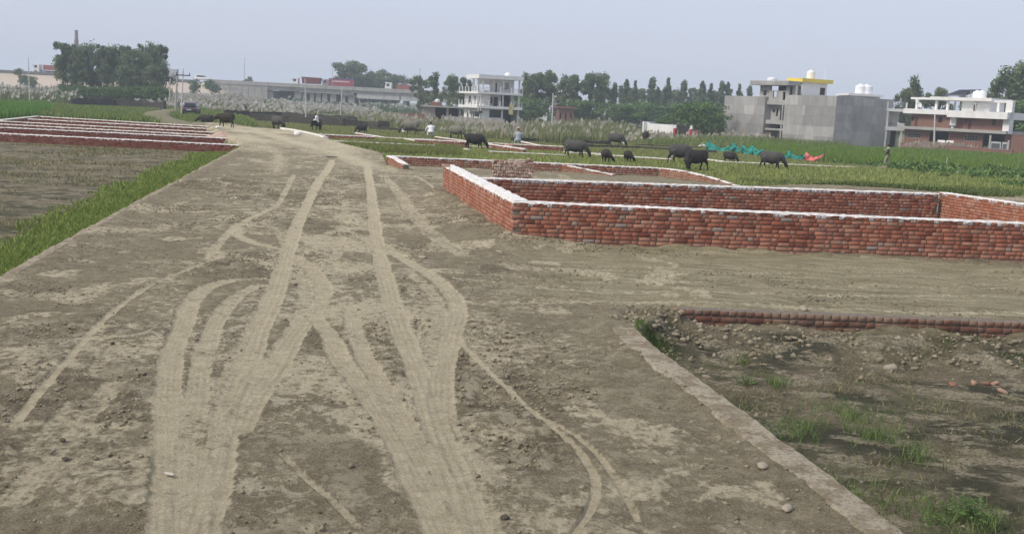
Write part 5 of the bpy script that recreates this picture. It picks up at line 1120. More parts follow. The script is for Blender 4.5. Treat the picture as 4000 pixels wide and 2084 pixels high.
# white roof behind with two tanks
wb = at_dist(3330, 380, 168); wr = empty('roof_room', (wb[0], wb[1], FIELD), .12, 'low white roof room with two tanks behind the grey building', 'building'); fw_ = Fac(wb[:2], .12, FIELD, (3300, 240, 3.196)); s0, s1 = fw_.pt(65, 420)[0], fw_.pt(440, 435)[0]; zz = fw_.pt(250, 405)[1]
MB().box(s0, s1, 0, 4, zz-2.2, zz-.35).build('wall', WHITE, wr); MB().box(s0-.4, s1+.4, -.4, 4.4, zz-.35, zz).build('roof', WHITE, wr); window(wr, (s0+2.3, s0+4, zz-.95, zz-.55), 0, bars=(3, 0), inset=-.02)
for X, lab in ((228, 'left one of two white tanks behind the grey building'), (305, 'right one of two white tanks behind the grey building')): x = fw_.pt(X, 380)[0]; tank(lab, (wb[0]+x, wb[1]+1.5, FIELD+zz), .82, 1.5)

# ------------------------------------------------------------------ small white balcony house
ZW = (3300, 240, 3.196); p_ = at_dist(3450, 578, 156); wa = .06; sw = empty('white_house', (p_[0], p_[1], FIELD), wa, 'narrow white two storey house with balcony beside the grey building', 'house'); f = Fac(p_[:2], wa, FIELD, ZW)
x1 = f.pt(735, 700)[0]; zt = f.pt(620, 625)[1]; zm1, zm0 = f.pt(610, 815)[1], f.pt(610, 862)[1]; zpar = f.pt(630, 590)[1]
MB().box(0, x1, 1.6, 7, -.2, zt).build('wall', WHITE, sw); MB().box(-.1, x1+.2, -.2, 7, zm0, zm1).build('balcony_slab', WHITE, sw); MB().box(-.1, x1+.3, -.2, 7.1, zt, zpar).build('roof', WHITE, sw)
for x in (.12, x1-.12): MB().box(x-.14, x+.14, -.1, .18, -.2, zm0).build('column', WHITE, sw)
MB().box(.0, .26, -.1, .16, zm1, zt).build('column', WHITE, sw); MB().box(.3, x1-.3, 1.5, 1.58, -.2, zm0-.05).build('unlit_ground_floor', VOID, sw)  # near-black sheet over the wall stands for shade below the balcony
railing(sw, [(.2, -.12), (x1*.7, -.12)], zm1, .6, step=2.4); railing(sw, [(.0, -.12), (x1+.2, -.12)], zpar, .8, rail_mat=STEEL, step=3, rails=4)
MB().box(x1*.72, x1+.1, -.2, -.05, zm1, zm1+.55).build('parapet', WHITE, sw)
for i in range(4): x = x1*.74+i*.25; MB().box(x, x+.08, -.12, -.04, zm1+.55, zt).build('grille_bar', RAIL, sw)
# ------------------------------------------------------------------ brick and white house
p_ = at_dist(3528, 582, 155); q_ = at_dist(3940, 606, 143); ba = math.atan2(q_[1]-p_[1], q_[0]-p_[0]); bh = empty('brick_house', (p_[0], p_[1], FIELD), ba, 'long unplastered brick house with white painted upper terrace and open frames', 'house'); f = Fac(p_[:2], ba, FIELD, ZW)
LB = f.pt(2030, 800)[0]; z1 = f.pt(1390, 838)[1]; z1b_ = f.pt(1390, 875)[1]; z2 = f.pt(1390, 675)[1]; z3 = f.pt(1390, 610)[1]
g_ops = [f.rect(785, 895, 950, 955), f.rect(1055, 880, 1290, 1010), f.rect(1490, 920, 1655, 995), f.rect(1725, 905, 2000, 1000)]
mb = MB(); g_ops[1] = (g_ops[1][0], g_ops[1][1], -.2, g_ops[1][3]); g_ops[3] = (g_ops[3][0], g_ops[3][1], .6, g_ops[3][3]); wall_open(mb, 0, LB, -.2, z1b_, 0, .23, g_ops); mb.box(0, .23, .23, 8, -.2, z1b_).box(LB-.23, LB, .23, 8, -.2, z1b_).build('wall', HBRICK, bh)
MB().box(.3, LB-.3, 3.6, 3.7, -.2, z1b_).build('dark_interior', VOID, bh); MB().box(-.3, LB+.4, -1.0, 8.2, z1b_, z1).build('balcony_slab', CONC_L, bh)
for o in (g_ops[0], g_ops[2]): window(bh, o, 0, frame=CONC_L, bars=(4, 1), inset=.04, fw=.06)
u1 = [f.rect(835, 688, 868, 745), f.rect(878, 690, 912, 820), f.rect(1162, 692, 1217, 765)]; u2 = [f.rect(1395, 710, 1478, 850), f.rect(1497, 720, 1530, 778), f.rect(1540, 722, 1578, 850), f.rect(1833, 722, 1888, 795)]
xa, xb, xc, xd = f.pt(828, 740)[0], f.pt(1322, 740)[0], f.pt(1395, 740)[0], f.pt(1995, 760)[0]
for o in (u1[1], u2[0], u2[2]): pass
fix = lambda o: (o[0], o[1], z1, o[3]); u1[1] = fix(u1[1]); u2[0] = fix(u2[0]); u2[2] = fix(u2[2])
wall_open(MB(), xa, xb, z1, z2, 0, .23, u1).box(xa, xa+.23, .23, 6, z1, z2).build('upper_wall', HBRICK, bh); wall_open(MB(), xc, xd, z1, z2, 0, .23, u2).build('upper_wall', HBRICK, bh)
for o in u1[:1]+u1[2:]+[u2[1], u2[3]]: window(bh, o, 0, frame=plain('red_brown_shutter', (.14, .05, .045), .6), pane=VOID, bars=(1, 0))
for o in (u1[1], u2[0], u2[2]): window(bh, o, 0, frame=plain('red_brown_door', (.18, .07, .06), .6), pane=plain('door_panel', (.15, .06, .055), .6), bars=(0, 1), name='door')
MB().box(xb, xc, -.15, .3, z1+.4, z2).build('white_pier', WHITE, bh); MB().box(xd, LB+.45, -.4, .6, z1-.35, z3).build('white_pier', WHITE, bh)
x0_ = f.pt(765, 630)[0]; MB().box(x0_, xb, -.7, 7, z2+.03, z3).box(xb+.001, LB+.45, -1.1, 7, z2-.25, z3-.05).build('terrace_parapet', WHITE, bh)
zr0, zr1 = f.pt(1500, 490)[1], f.pt(1500, 450)[1]; xr0, xr1 = f.pt(1075, 470)[0], f.pt(1850, 480)[0]; rw = f.rect(1565, 535, 1600, 610)
xm0, xm1 = f.pt(1420, 550)[0], f.pt(1770, 560)[0]; wall_open(MB(), xm0, xm1, z3, zr0, .8, 1.0, [(rw[0], rw[1], z3, rw[3])]).box(xm0, xm0+.2, 1.0, 4.5, z3, zr0).box(xm1-.2, xm1, 1, 4.5, z3, zr0).build('terrace_room', WHITE, bh); window(bh, (rw[0], rw[1], z3, rw[3]), .8, name='door', bars=(0, 0), pane=WOODDK)
for X in (885, 1128, 1270, 1908): x = f.pt(X, 540)[0]; MB().box(x-.16, x+.16, .2, .5, z3, zr0+.0).build('column', WHITE, bh)
for X in (1160, 1065): x = f.pt(X, 540)[0]; MB().box(x-.1, x+.1, 4.2, 4.4, z3, zr0).build('column', WHITE, bh)
MB().box(xr0, xr1, -.3, 4.8, zr0, zr1).build('terrace_roof', WHITE, bh); zbm = f.pt(940, 462)[1]; MB().box(f.pt(815, 452)[0], xr0-.002, .2, .45, zr0-.0, zr0+.28).build('open_beam', WHITE, bh); MB().box(xr1+.002, LB+.25, .2, .45, zr0-.12, zr0+.16).build('open_beam', WHITE, bh)
xp0 = f.pt(2012, 600)[0]; MB().box(xp0, LB+.45, -.1, .5, z3+.001, zr0+.2).build('corner_pier', WHITE, bh)
dsh = MB(); dsh.lathe([(.02, 0), (.25, .04), (.42, .14), (.44, .16), (.40, .17), (.2, .08), (.02, .06)], 14); dx_ = f.pt(918, 575)[0]; o = dsh.build('satellite_dish', WHITE, rot=(math.radians(60), 0, .3), loc=wpos(p_, ba, dx_, .0, z3+.5)); tag(o, 'white satellite dish on the terrace of the brick house', 'satellite dish')
# solar panel, tanks, ladder on the roof
sp0, sp1 = f.pt(1165, 440), f.pt(1500, 322); so = empty('solar_panel', wpos(p_, ba, 0, 2, 0), ba, 'tilted solar panel array on steel legs above the brick house', 'solar panel')
za_, zb_ = zr1+.25, sp1[1]-.1; xs0, xs1 = sp0[0], sp1[0]
V = [(xs0, -.6, za_), (xs1-1.3, -1.0, zb_-.2), (xs1, 2.2, zb_), (xs0+1.4, 2.4, za_+.2)]; V += [(a, b, c-.08) for a, b, c in V]; MB().add(V, [(0, 1, 2, 3), (7, 6, 5, 4), (0, 4, 5, 1), (1, 5, 6, 2), (2, 6, 7, 3), (3, 7, 4, 0)]).build('panel_surface', plain('solar_glass', (.10, .11, .16), .35, .15, 3), so)
for X in (1345, 1375, 1443): x = f.pt(X, 400)[0]; MB().tube([(x, .6, zr1), (x, .6, za_+(zb_-za_)*(x-xs0)/(xs1-xs0)-.1)], .05, 6).build('leg', STEEL, so)
for X, lab in ((1540, 'left white tank on the brick house roof'), (1600, 'right white tank on the brick house roof')): tank(lab, wpos(p_, ba, f.pt(X, 430)[0], 2.2, zr1), .58, 1.05)
l0, l1 = f.pt(1680, 625), f.pt(1645, 465); lad = empty('ladder', wpos(p_, ba, 0, 0, 0), ba, 'wooden ladder leaning on the terrace room of the brick house', 'ladder')
for d in (-.28, .28): MB().tube([(l0[0]+d, -.55, l0[1]), (l1[0]+d, .3, l1[1])], .05, 6).build('side_rail', STEEL, lad)
for i in range(8): t_ = (i+.5)/8; MB().tube([(l0[0]+(l1[0]-l0[0])*t_-.28, -.55+.85*t_, l0[1]+(l1[1]-l0[1])*t_), (l0[0]+(l1[0]-l0[0])*t_+.28, -.55+.85*t_, l0[1]+(l1[1]-l0[1])*t_)], .035, 6).build('rung', STEEL, lad)
# front yard: low wall, steel gate, white sheets
slab_wall('low red brick yard wall in front of the brick house', at_dist(3515, 583, 149)[:2], at_dist(3952, 612, 134)[:2], FIELD, .85, HBRICK)
slab_wall('plain brick wall of the neighbouring yard at the right edge', at_dist(3945, 600, 141)[:2], at_dist(4100, 606, 139)[:2], FIELD, 2.7, HBRICK)
gp = at_dist(3862, 596, 137); gt = empty('yard_gate', (gp[0], gp[1], FIELD), ba, 'grey sheet steel yard gate in front of the brick house', 'gate'); 
for i, (x0, x1) in enumerate(((.15, 1.45), (1.6, 2.3))): MB().box(x0, x1, 0, .05, .25, 1.75).build('gate_infill', plain('grey_gate_paint', (.45, .46, .47), .6), gt); MB().box(x0+.1, x1-.1, -.012, -.002, .9, 1.55).build('gate_panel', plain('dark_gate_panel', (.09, .10, .11), .5), gt)
for x in (0, 2.4): MB().box(x-.1, x+.1, -.06, .12, -.1, 2.0+(.5 if x == 0 else 0)).build('gate_post', CONC_L, gt)
for i, (px, py, lab) in enumerate(((3675, 555, 'left white sheet panel leaning in the brick house yard'), (3708, 560, 'right white sheet panel leaning in the brick house yard'))): u_ = at_dist(px, py, 148); tag(MB().box(-.55, .5, 0, .06, -.2, 1.3).build('sheet_panel', WHITE, rot=(math.radians(-8), 0, ba), loc=(u_[0], u_[1], FIELD+.2)), lab, 'panel', 'white sheets in the yard')
# pale buildings glimpsed through the tree row
for px, py, w, h, d, lab in [(2080, 465, 7, 4.2, 268, 'white building glimpsed between the white house and the trees'), (2420, 440, 9, 4.8, 275, 'pale building glimpsed through the middle of the tree row'), (2600, 452, 12, 4.0, 290, 'pale building glimpsed through the slim trees'), (2210, 470, 3, 3.2, 215, 'small brick hut half hidden by reeds behind the lone pole')]:
    u_ = at_dist(px, py, d); bb = empty('far_house', (u_[0], u_[1], FIELD), .05, lab, 'building'); m_ = HBRICK if 'brick' in lab else WHITE
    ops = [(-w/2+w*(i+.3)/3, -w/2+w*(i+.62)/3, 1.0, 2.3) for i in range(3)]; wall_open(MB(), -w/2, w/2, -.2, h, 0, .25, ops).box(-w/2, -w/2+.25, .25, 6, -.2, h).box(w/2-.25, w/2, .25, 6, -.2, h).build('wall', m_, bb); MB().box(-w/2-.4, w/2+.4, -.5, 6.4, h, h+.35).build('roof', m_, bb)
    for o in ops: window(bb, o, 0, bars=(1, 0))

# ================================================================== FLYOVER
FD = 340.0
def fx(px, d=FD): return at_dist(px, 400, d)[0]
fly = empty('flyover', (0, FD, FIELD), 0, 'long concrete flyover with parapet carrying trucks', 'flyover')
def deck_z(x): return 6.62+.0024*(fx(1000)-x)*1.0
def slope_box(name, x0, x1, y0, y1, za, zb, mat, n=1):      # top za below parapet line, bottom zb below it
    V = [(x0, y0, deck_z(x0)+zb), (x1, y0, deck_z(x1)+zb), (x1, y1, deck_z(x1)+zb), (x0, y1, deck_z(x0)+zb), (x0, y0, deck_z(x0)+za), (x1, y0, deck_z(x1)+za), (x1, y1, deck_z(x1)+za), (x0, y1, deck_z(x0)+za)]
    return MB().add(V, [(3, 2, 1, 0), (4, 5, 6, 7), (0, 1, 5, 4), (1, 2, 6, 5), (2, 3, 7, 6), (3, 0, 4, 7)]).build(name, mat, fly)
xs = [fx(p) for p in (800, 905, 1044, 1165, 1270, 1380, 1480, 1580, 1680, 1830, 2000, 2250)]
for a, b in zip(xs[:-1], xs[1:]): slope_box('parapet', a+.03, b-.03, 0, .35, 0, -1.15, CONC_L)
slope_box('deck', xs[2]-1, xs[-1], .36, 12, -1.0, -1.9, CONC_L); slope_box('roadway', xs[0]-60, xs[2]-1.01, .36, 12, -1.0, -3.0, CONC_L)
for i in range(9):      # retaining wall panels of the ramp
    a = fx(822)+(fx(1044)-fx(822))*i/9; b = fx(822)+(fx(1044)-fx(822))*(i+1)/9; V = slope_box('retaining_panel', a+.04, b-.04, .15, 1.0, -1.2-(.0 if i % 2 else .03), -2.6, CONC_L); V = slope_box('retaining_panel', a+.04, b-.04, .19-.03*(i % 3), 1.0, -2.64, -7.2, CONC_L)
for a, b, m_, lo in ((xs[2], xs[3], CONC_L, -2.3), (xs[3], xs[5], CONC_L, -2.5), (fx(1392), fx(1560), CONC_W, -3.4), (fx(1563), fx(1720), CONC_W, -3.4), (fx(1723), fx(2200), CONC_W, -3.4)): slope_box('girder', a+.05, b-.05, .5, 1.1, -1.16, lo, m_); slope_box('girder', a+.05, b-.05, 5, 5.6, -1.91, lo, m_); slope_box('girder', a+.05, b-.05, 10, 10.6, -1.91, lo, m_)
for px, w in ((1052, 1.6), (1160, 2.2), (1187, 1.2), (1215, 1.2), (1240, 1.5), (1265, 1.5), (1298, 1.8), (1338, 1.2), (1370, 2.0), (1580, 1.2), (1700, 1.4)):
    x = fx(px)
    for y in (1.2, 9.0): MB().box(x-w/2, x+w/2, y, y+1.4, -.5, deck_z(x)-(2.4 if px < 1385 else 3.45)).build('pier', CONC_L, fly)
x = fx(1372); MB().box(x-3.2, x+1.4, .9, 11, deck_z(x)-3.0, deck_z(x)-2.55).build('pier_cap', CONC_L, fly)
MB().box(fx(1060), fx(1150), 11, 11.6, -.5, deck_z(fx(1100))-2.0).build('unlit_underpass_wall', VOID, fly)  # near-black wall paints in the shade under the deck
MB().box(fx(1166), fx(1235), 6.5, 7.0, -.5, deck_z(fx(1200))-2.6).build('abutment_wall', CONC_L, fly)
# sand embankment with its road, left of the bridge
def embankment():
    n, m = 120, 14; x = np.linspace(-240, fx(960), n); V = []
    for i, xx in enumerate(x):
        tp_ = 1-np.clip((xx-fx(830))/(fx(960)-fx(830)), 0, 1)
        for j in range(m):
            t_ = j/(m-1); y = FD+.2-t_*15; zt_ = deck_z(xx)-1.2+FIELD
            z = FIELD-.3+(zt_-FIELD+.3)*(1-t_)*max(tp_, .0)*(1-.22*math.sin(t_*3.1))+.35*(vnoise(np.array([xx*.3]), np.array([y*.3]), 5)[0]-.5)*(0 < j < m-1)
            V.append((xx, y, z))
    return np_mesh('embankment', np.array(V), np.array([[i*m+j, i*m+j+1, (i+1)*m+j+1, (i+1)*m+j] for i in range(n-1) for j in range(m-1)]), smooth=True)
SAND = plain('embankment_sand', (.50, .42, .34), .95, .15, .12, .4, 1.2, dirt=(.40, .35, .27)); tag(link('embankment', embankment(), SAND), 'sandy embankment rising to the road on the left', 'embankment', kind='structure')
# row of edge stones along the embankment road
mb0 = MB().box(-.5, .5, -.2, .2, 0, .75).mesh('guard_stone', bevel=.08)
PAL = plain('dark_guard_stone', (.16, .16, .165), .9); mb0.materials.append(PAL); i = 0
gr = empty('guard_stone_row', (0, FD, FIELD), 0, 'row of dark guard stones along the embankment road', 'guard stones')
for px in list(range(-40, 225, 9))+list(range(640, 770, 10)):
    x = fx(px); link('guard_stone', mb0, None, gr, (x, -.2, deck_z(x)-1.2))
bl = at_dist(672, 300, 352); bb = empty('billboard', (bl[0], bl[1], FIELD), 0, 'grey hoarding panel beside the left tree clump', 'billboard'); MB().box(-1.6, 1.5, 0, .3, 6.2, 9.3).build('board', plain('hoarding_sheet', (.42, .43, .44), .7), bb); MB().box(1.5, 1.9, -.1, .5, 5.5, 9.3).build('post', plain('hoarding_edge', (.2, .2, .21), .7), bb)
# bushes on the embankment slope
for i, (px, py, s_, lab) in enumerate([(75, 272, .6, 'small bush on the sandy slope below the left truck'), (95, 300, .8, 'second bush on the sandy slope at the left'), (130, 305, .8, 'bush on the sandy slope near the left tree clump'), (755, 322, .9, 'bush on the slope right of the left tree clump'), (820, 318, .8, 'dark bush at the foot of the retaining wall'), (838, 335, .7, 'small bush before the retaining wall')]):
    u_ = at_dist(px, py, 322); r_ = tree('b0', px, py, 322+.0, lab, 'bushes on the embankment', s_, 'bush', 'bush'); r_.scale = (s_*.7, s_*.7, s_*.9); r_.location.z = u_[2]-s_*3.6
# lamp posts and far chimney
for px, p0, p1, lab in ((951, 228, 318, 'thin lamp post on the flyover ramp'), (1295, 245, 334, 'thin lamp post beside the red box truck'), (1634, 268, 348, 'thin lamp post at the right end of the flyover')):
    x = fx(px); zt = at_dist(px, p0, FD)[2]; lp = empty('lamp_post', (x, FD+.5, deck_z(x)+FIELD-.8), 0, lab, 'lamp post', 'lamp posts on the flyover'); hh = zt-(deck_z(x)+FIELD-.8); MB().tube([(0, 0, 0), (0, 0, hh)], [.10, .06], 6).build('post', STEEL, lp); MB().tube([(0, 0, hh), (.5, 0, hh+.15)], .06, 5).build('lamp_arm', STEEL, lp)
ch = at_dist(298, 118, 420); chb = empty('chimney', (ch[0], ch[1], FIELD), 0, 'tall tapering brick kiln chimney behind the left tree clump', 'chimney'); hc = ch[2]-FIELD; MB().lathe([(1.25, -.5), (.82, hc*.72), (.72, hc*.86)], 16).build('shaft', plain('kiln_brick', (.23, .16, .14), .95, .2, .6), chb); MB().lathe([(.62, hc*.86), (.58, hc)], 16).build('top_section', plain('kiln_brick_top', (.27, .20, .18), .95, .2, .6), chb)

# ================================================================== VEHICLES
TYRE = plain('tyre', (.03, .03, .03), .8); GLASS = plain('vehicle_glass', (.03, .035, .04), .15); CABW = plain('white_cab', (.75, .75, .74), .4, .05, 1)
def wheels(root, xs_, r, w, y0, y1):
    for x in xs_:
        for y in (y0, y1):
            o = MB().tube([(x, y, r), (x, y+w, r)], r, 14).build('wheel', TYRE, root); MB().tube([(x, y-.012, r), (x, y+w+.012, r)], r*.5, 10).build('rim', STEEL, o)
def truck(label, px, body, colour, L, h0=1.1, h1=2.7, facing=-1, cabc=None, extra=None, dy=4.0, gap=.9):
    """lorry with a forward cab; facing -1 = cab to the left"""
    x = fx(px); root = empty('truck', (x, FD+dy, FIELD+deck_z(x)-1.0), 0, label, 'truck', 'trucks on the flyover'); s = -1 if facing < 0 else 1; cabc = cabc or CABW
    mb = MB(); pr = [(0, .5), (2.0, .5), (2.0, 2.85), (.35, 2.85), (.12, 2.0), (0, 1.7)]; mb.prism([(-s*0+(-s)*a*-1, b) for a, b in pr], -1.2, 1.2, 'y') if False else mb.prism([(a if s < 0 else -a, b) for a, b in pr], -1.2, 1.2, 'y'); c = mb.build('cab', cabc, root, bevel=.05)
    w_ = [(.5, 1.75), (1.35, 1.75), (1.35, 2.5), (.55, 2.5)]; m2 = MB(); m2.prism([(a if s < 0 else -a, b) for a, b in w_], -1.215, -1.19, 'y'); m2.build('side_window', GLASS, c); m3 = MB(); m3.box(*( (.02, .14) if s < 0 else (-.14, -.02)), -1.0, 1.0, 1.75, 2.6); m3.build('windscreen', GLASS, c)
    x0, x1 = 2.0+gap, 2.0+gap+L; q = (lambda a: a if s < 0 else -a); a, b = sorted((q(1.8), q(x1))); MB().box(a, b, -.5, .5, .7, 1.0).build('chassis', TYRE, root)
    if body == 'tipper': P = [(x0, h1+.15), (x0+.3, h0), (x1-.35, h0), (x1, h1-.0), (x1, h1+.02)]
    else: P = [(x0, h0), (x1, h0), (x1, h1), (x0, h1)]
    bo = MB().prism([(q(u), v) for u, v in P], -1.25, 1.25, 'y').build('load_body', colour, root, bevel=.04)
    if body in ('tipper', 'flat'):
        n = max(4, int(L/1.1))
        for i in range(n+1): u = x0+.35+(L-.75)*i/n; MB().box(min(q(u-.04), q(u+.04)), max(q(u-.04), q(u+.04)), -1.32, -1.24, h0+.05, h1-.05).build('rib', colour, bo)
    if extra: extra(root, bo, q, x0, x1, h1)
    wheels(root, [q(.9), q(x0+.9), q(x1-2.4), q(x1-1.1)], .5, .35, -1.25, .9); return root
MAROON = plain('maroon_tipper_paint', (.19, .045, .042), .6, .2, 1); REDT = plain('red_lorry_paint', (.33, .06, .075), .5, .12, 1); RUST = plain('rust_red_flatbed', (.36, .12, .085), .7, .2, 1)
def box_extra(root, bo, q, x0, x1, h1): MB().box(min(q(x0), q(x1)), max(q(x0), q(x1)), -1.27, 1.27, h1+.002, h1+.14).build('blue_top_edge', plain('blue_tarpaulin', (.05, .12, .42), .6), root); MB().box(min(q(x0+1), q(x1-1)), max(q(x0+1), q(x1-1)), -1.262, -1.252, h1-.95, h1-.5).build('pale_stripe', plain('pale_stripe_paint', (.62, .45, .47), .6), bo)
truck('white cab tipper lorry with maroon dump body on the flyover', 1130, 'tipper', MAROON, 6.0, 1.2, 3.1, gap=1.0)
truck('red box lorry with pale stripe and blue top edge on the flyover', 1250, 'box', REDT, 7.4, 1.0, 3.1, cabc=plain('dull_cab', (.30, .26, .26), .5), extra=box_extra, gap=.05)
truck('white cab lorry with long rust red flatbed at the right of the flyover', 1497, 'flat', RUST, 7.6, 1.0, 2.3, gap=1.6)
truck('white cab lorry with long red body on the embankment at the left', 118, 'flat', RUST, 8.5, 1.2, 2.7, gap=1.2, facing=-1, dy=3.2)
def car(name, label, loc, rz, paint, group=None):
    r_ = empty(name, loc, rz, label, 'car', group)          # nose along local +x
    pr = [(-1.9, .32), (1.85, .32), (1.95, .62), (1.75, .80), (.95, .93), (-1.55, .95), (-1.95, .78)]; b = MB().prism(pr, -.82, .82, 'y').build('body', paint, r_, bevel=.09, smooth=True)
    cab = [(-1.72, .94), (.95, .92), (.30, 1.42), (.0, 1.47), (-1.15, 1.46), (-1.45, 1.36)]; V = [(x, y*(.76 if z < 1 else .62), z) for y in (-1, 1) for x, z in cab]; n = len(cab)
    c = MB().add(V, [tuple(range(n)), tuple(range(n, 2*n))[::-1]]+[(i, i+n, (i+1) % n+n, (i+1) % n) for i in range(n)]).build('cabin', paint, r_, bevel=.05, smooth=True)
    # rear window, side windows, windscreen
    MB().add([(-1.74, -.60, 1.02), (-1.74, .60, 1.02), (-1.50, .52, 1.36), (-1.50, -.52, 1.36)], [(0, 1, 2, 3)]).build('rear_window', GLASS, c); MB().add([(.93, -.62, .98), (.93, .62, .98), (.36, .54, 1.40), (.36, -.54, 1.40)], [(3, 2, 1, 0)]).build('windscreen', GLASS, c)
    for s in (-1, 1): MB().add([(-1.35, s*.765, 1.0), (.75, s*.765, .99), (.25, s*.66, 1.38), (-1.15, s*.66, 1.38)], [(0, 1, 2, 3)]).build('side_window', GLASS, c)
    MB().box(-1.99, -1.80, -.78, .78, .30, .52).build('bumper', plain('black_bumper', (.03, .03, .032), .6), b); MB().box(-2.005, -1.97, -.26, .26, .55, .66).build('number_plate', WHITE, b)
    for s in (-1, 1): MB().box(-1.99, -1.86, s*.66-.12, s*.66+.12, .66, .84).build('tail_light', REDPAINT, b); MB().box(1.80, 1.93, s*.62-.14, s*.62+.14, .62, .74).build('headlight', WHITE, b)
    wheels(r_, [-1.2, 1.25], .30, .20, -.84, .64); return r_
cpos = at(748, 449, FIELD+.2); car('parked_car', 'dark grey hatchback parked on the narrow lane seen from behind', (cpos[0], cpos[1], FIELD+.22), math.radians(98), plain('dark_grey_car_paint', (.075, .08, .095), .3, .08, 2))
u_ = at_dist(780, 309, FD-.0); car('white_car', 'white car on the embankment road right of the left tree clump', (u_[0], FD+3, deck_z(u_[0])+FIELD-.75), 0, CABW).scale = (1.3, 1.2, 1.3)

# ================================================================== POLES
def pole(label, px0, py0, px1, py1, z=FIELD, r=.075, mat=POLE, arm=None, rod=0, dist=None):
    b = at(px1, py1, z) if dist is None else at_dist(px1, py1, dist)[:2]; d = b[1]; tp_ = at_dist(px0, py0, d); p = empty('utility_pole', (b[0], b[1], z), 0, label, 'pole', 'cement poles in the fields')
    dx, hh = tp_[0]-b[0], tp_[2]-z; MB().tube([(0, 0, -.3), (dx*(1-rod), 0, hh*(1-rod))], [r*1.2, r*.85], 8).build('shaft', mat, p)
    if rod: MB().tube([(dx*(1-rod), 0, hh*(1-rod)), (dx, 0, hh)], [r*.5, r*.3], 6).build('top_rod', RAIL, p)
    if arm:
        for f_, w in arm: MB().box(dx*f_-w, dx*f_+w, -.06, .06, hh*f_-.06, hh*f_+.06).build('cross_arm', RAIL, p)
        for f_, w in arm:
            for s in (-1, 0, 1): MB().tube([(dx*f_+s*w*.9, 0, hh*f_+.06), (dx*f_+s*w*.9, 0, hh*f_+.3)], .05, 6).build('insulator', RAIL, p)
    return p
pole('thin pole with dark top rod before the paddy at the far left', 111, 224, 116, 404, rod=.30)
pole('slim pole nearest to the right end of the left tree clump', 665, 306, 660, 420, r=.09)
pole('square grey pole between the tree clump and the parked car', 692, 300, 685, 438, r=.13, mat=CONC_L)
pole('white pole with cross arm beside the parked car', 716, 268, 708, 456, arm=[(.86, .85)], rod=.14)
pole('slim pole in the meadow before the flyover, left of the seated man', 1192, 307, 1195, 476, r=.07)
pole('slim pole in the meadow right of the seated man', 1337, 345, 1328, 467, r=.07)
pole('lone pale pole rising from the dry reeds right of the white house', 2161, 364, 2155, 525, r=.085)
pole('pale pole standing in the yard of the brick house', 3652, 446, 3652, 560, dist=146, r=.11)
# ================================================================== ANIMALS AND PEOPLE
def ering(V, Fc, rings, seg=14):
    """loft of elliptical rings: (centre, forward dir, half width, half height)"""
    base = len(V)
    for c, d, ry, rz in rings:
        d = Vector(d).normalized(); side = Vector((0, 1, 0)); side = (side-d*side.dot(d)); side = side.normalized() if side.length > 1e-3 else Vector((1, 0, 0)); up_ = side.cross(d)*-1
        for k in range(seg): a = 2*math.pi*k/seg; V.append(tuple(Vector(c)+side*(math.cos(a)*ry)+up_*(math.sin(a)*rz)))
    n = len(rings)
    for i in range(n-1):
        for k in range(seg): Fc.append((base+i*seg+k, base+i*seg+(k+1) % seg, base+(i+1)*seg+(k+1) % seg, base+(i+1)*seg+k))
    Fc.append(tuple(base+k for k in range(seg))[::-1]); Fc.append(tuple(base+(n-1)*seg+k for k in range(seg)))
def ball(V, Fc, c, r):
    b = len(V); V += [tuple(np.array(c)+ICO2_V[i]*np.array(r)) for i in range(len(ICO2_V))]; Fc += [tuple(int(q)+b for q in f_) for f_ in ICO2_F]
_bm = bmesh.new(); bmesh.ops.create_icosphere(_bm, subdivisions=2, radius=1.0); ICO2_V = np.array([p.co[:] for p in _bm.verts]); ICO2_F = [[q.index for q in p.verts] for p in _bm.faces]; _bm.free()
def limb(V, Fc, pts, rad, seg=10):
    m = MB(); m.tube(pts, rad, seg); b = len(V); V += m.v; Fc += [tuple(i+b for i in f_) for f_ in m.f]
def fuse(name, V, Fc, voxel, smooth=4):
    """one continuous skin over overlapping volumes"""
    me = bpy.data.meshes.new('tmp'); me.from_pydata([tuple(map(float, v)) for v in V], [], Fc)
    bm = bmesh.new(); bm.from_mesh(me); bmesh.ops.recalc_face_normals(bm, faces=bm.faces); bm.to_mesh(me); bm.free()
    o = bpy.data.objects.new('tmp', me); COL.objects.link(o); r = o.modifiers.new('r', 'REMESH'); r.mode = 'VOXEL'; r.voxel_size = voxel
    s_ = o.modifiers.new('s', 'SMOOTH'); s_.iterations = smooth; s_.factor = .5
    dg = bpy.context.evaluated_depsgraph_get(); out = bpy.data.meshes.new_from_object(o.evaluated_get(dg)); out.name = name
    bpy.data.objects.remove(o); bpy.data.meshes.remove(me)
    out.polygons.foreach_set('use_smooth', [True]*len(out.polygons)); return out
def hide(name, c, dust, amt, z0=.85):
    t = NT(name); co = t.coord('Object'); sp = t.node('SeparateXYZ'); t.link(co, sp.inputs[0]); n = t.noise(co, 2.6, 5, .65, .4); n2 = t.noise(co, 14, 4, .6)
    top = t.ramp(t.math('ADD', sp.outputs[2], t.math('MULTIPLY', n, .5)), [(z0+.1, 0), (min(1, z0+.42), 1)]); base = t.mix(t.ramp(n2, [(.3, 0), (.7, 1)]), [v*.7 for v in c], [v*1.3 for v in c])
    t.color(t.mix(t.math('MULTIPLY', top, amt), base, dust)); t.rough(.75); t.b.inputs['Specular IOR Level'].default_value = .12; t.bump(n2, .2, .02); return t.m
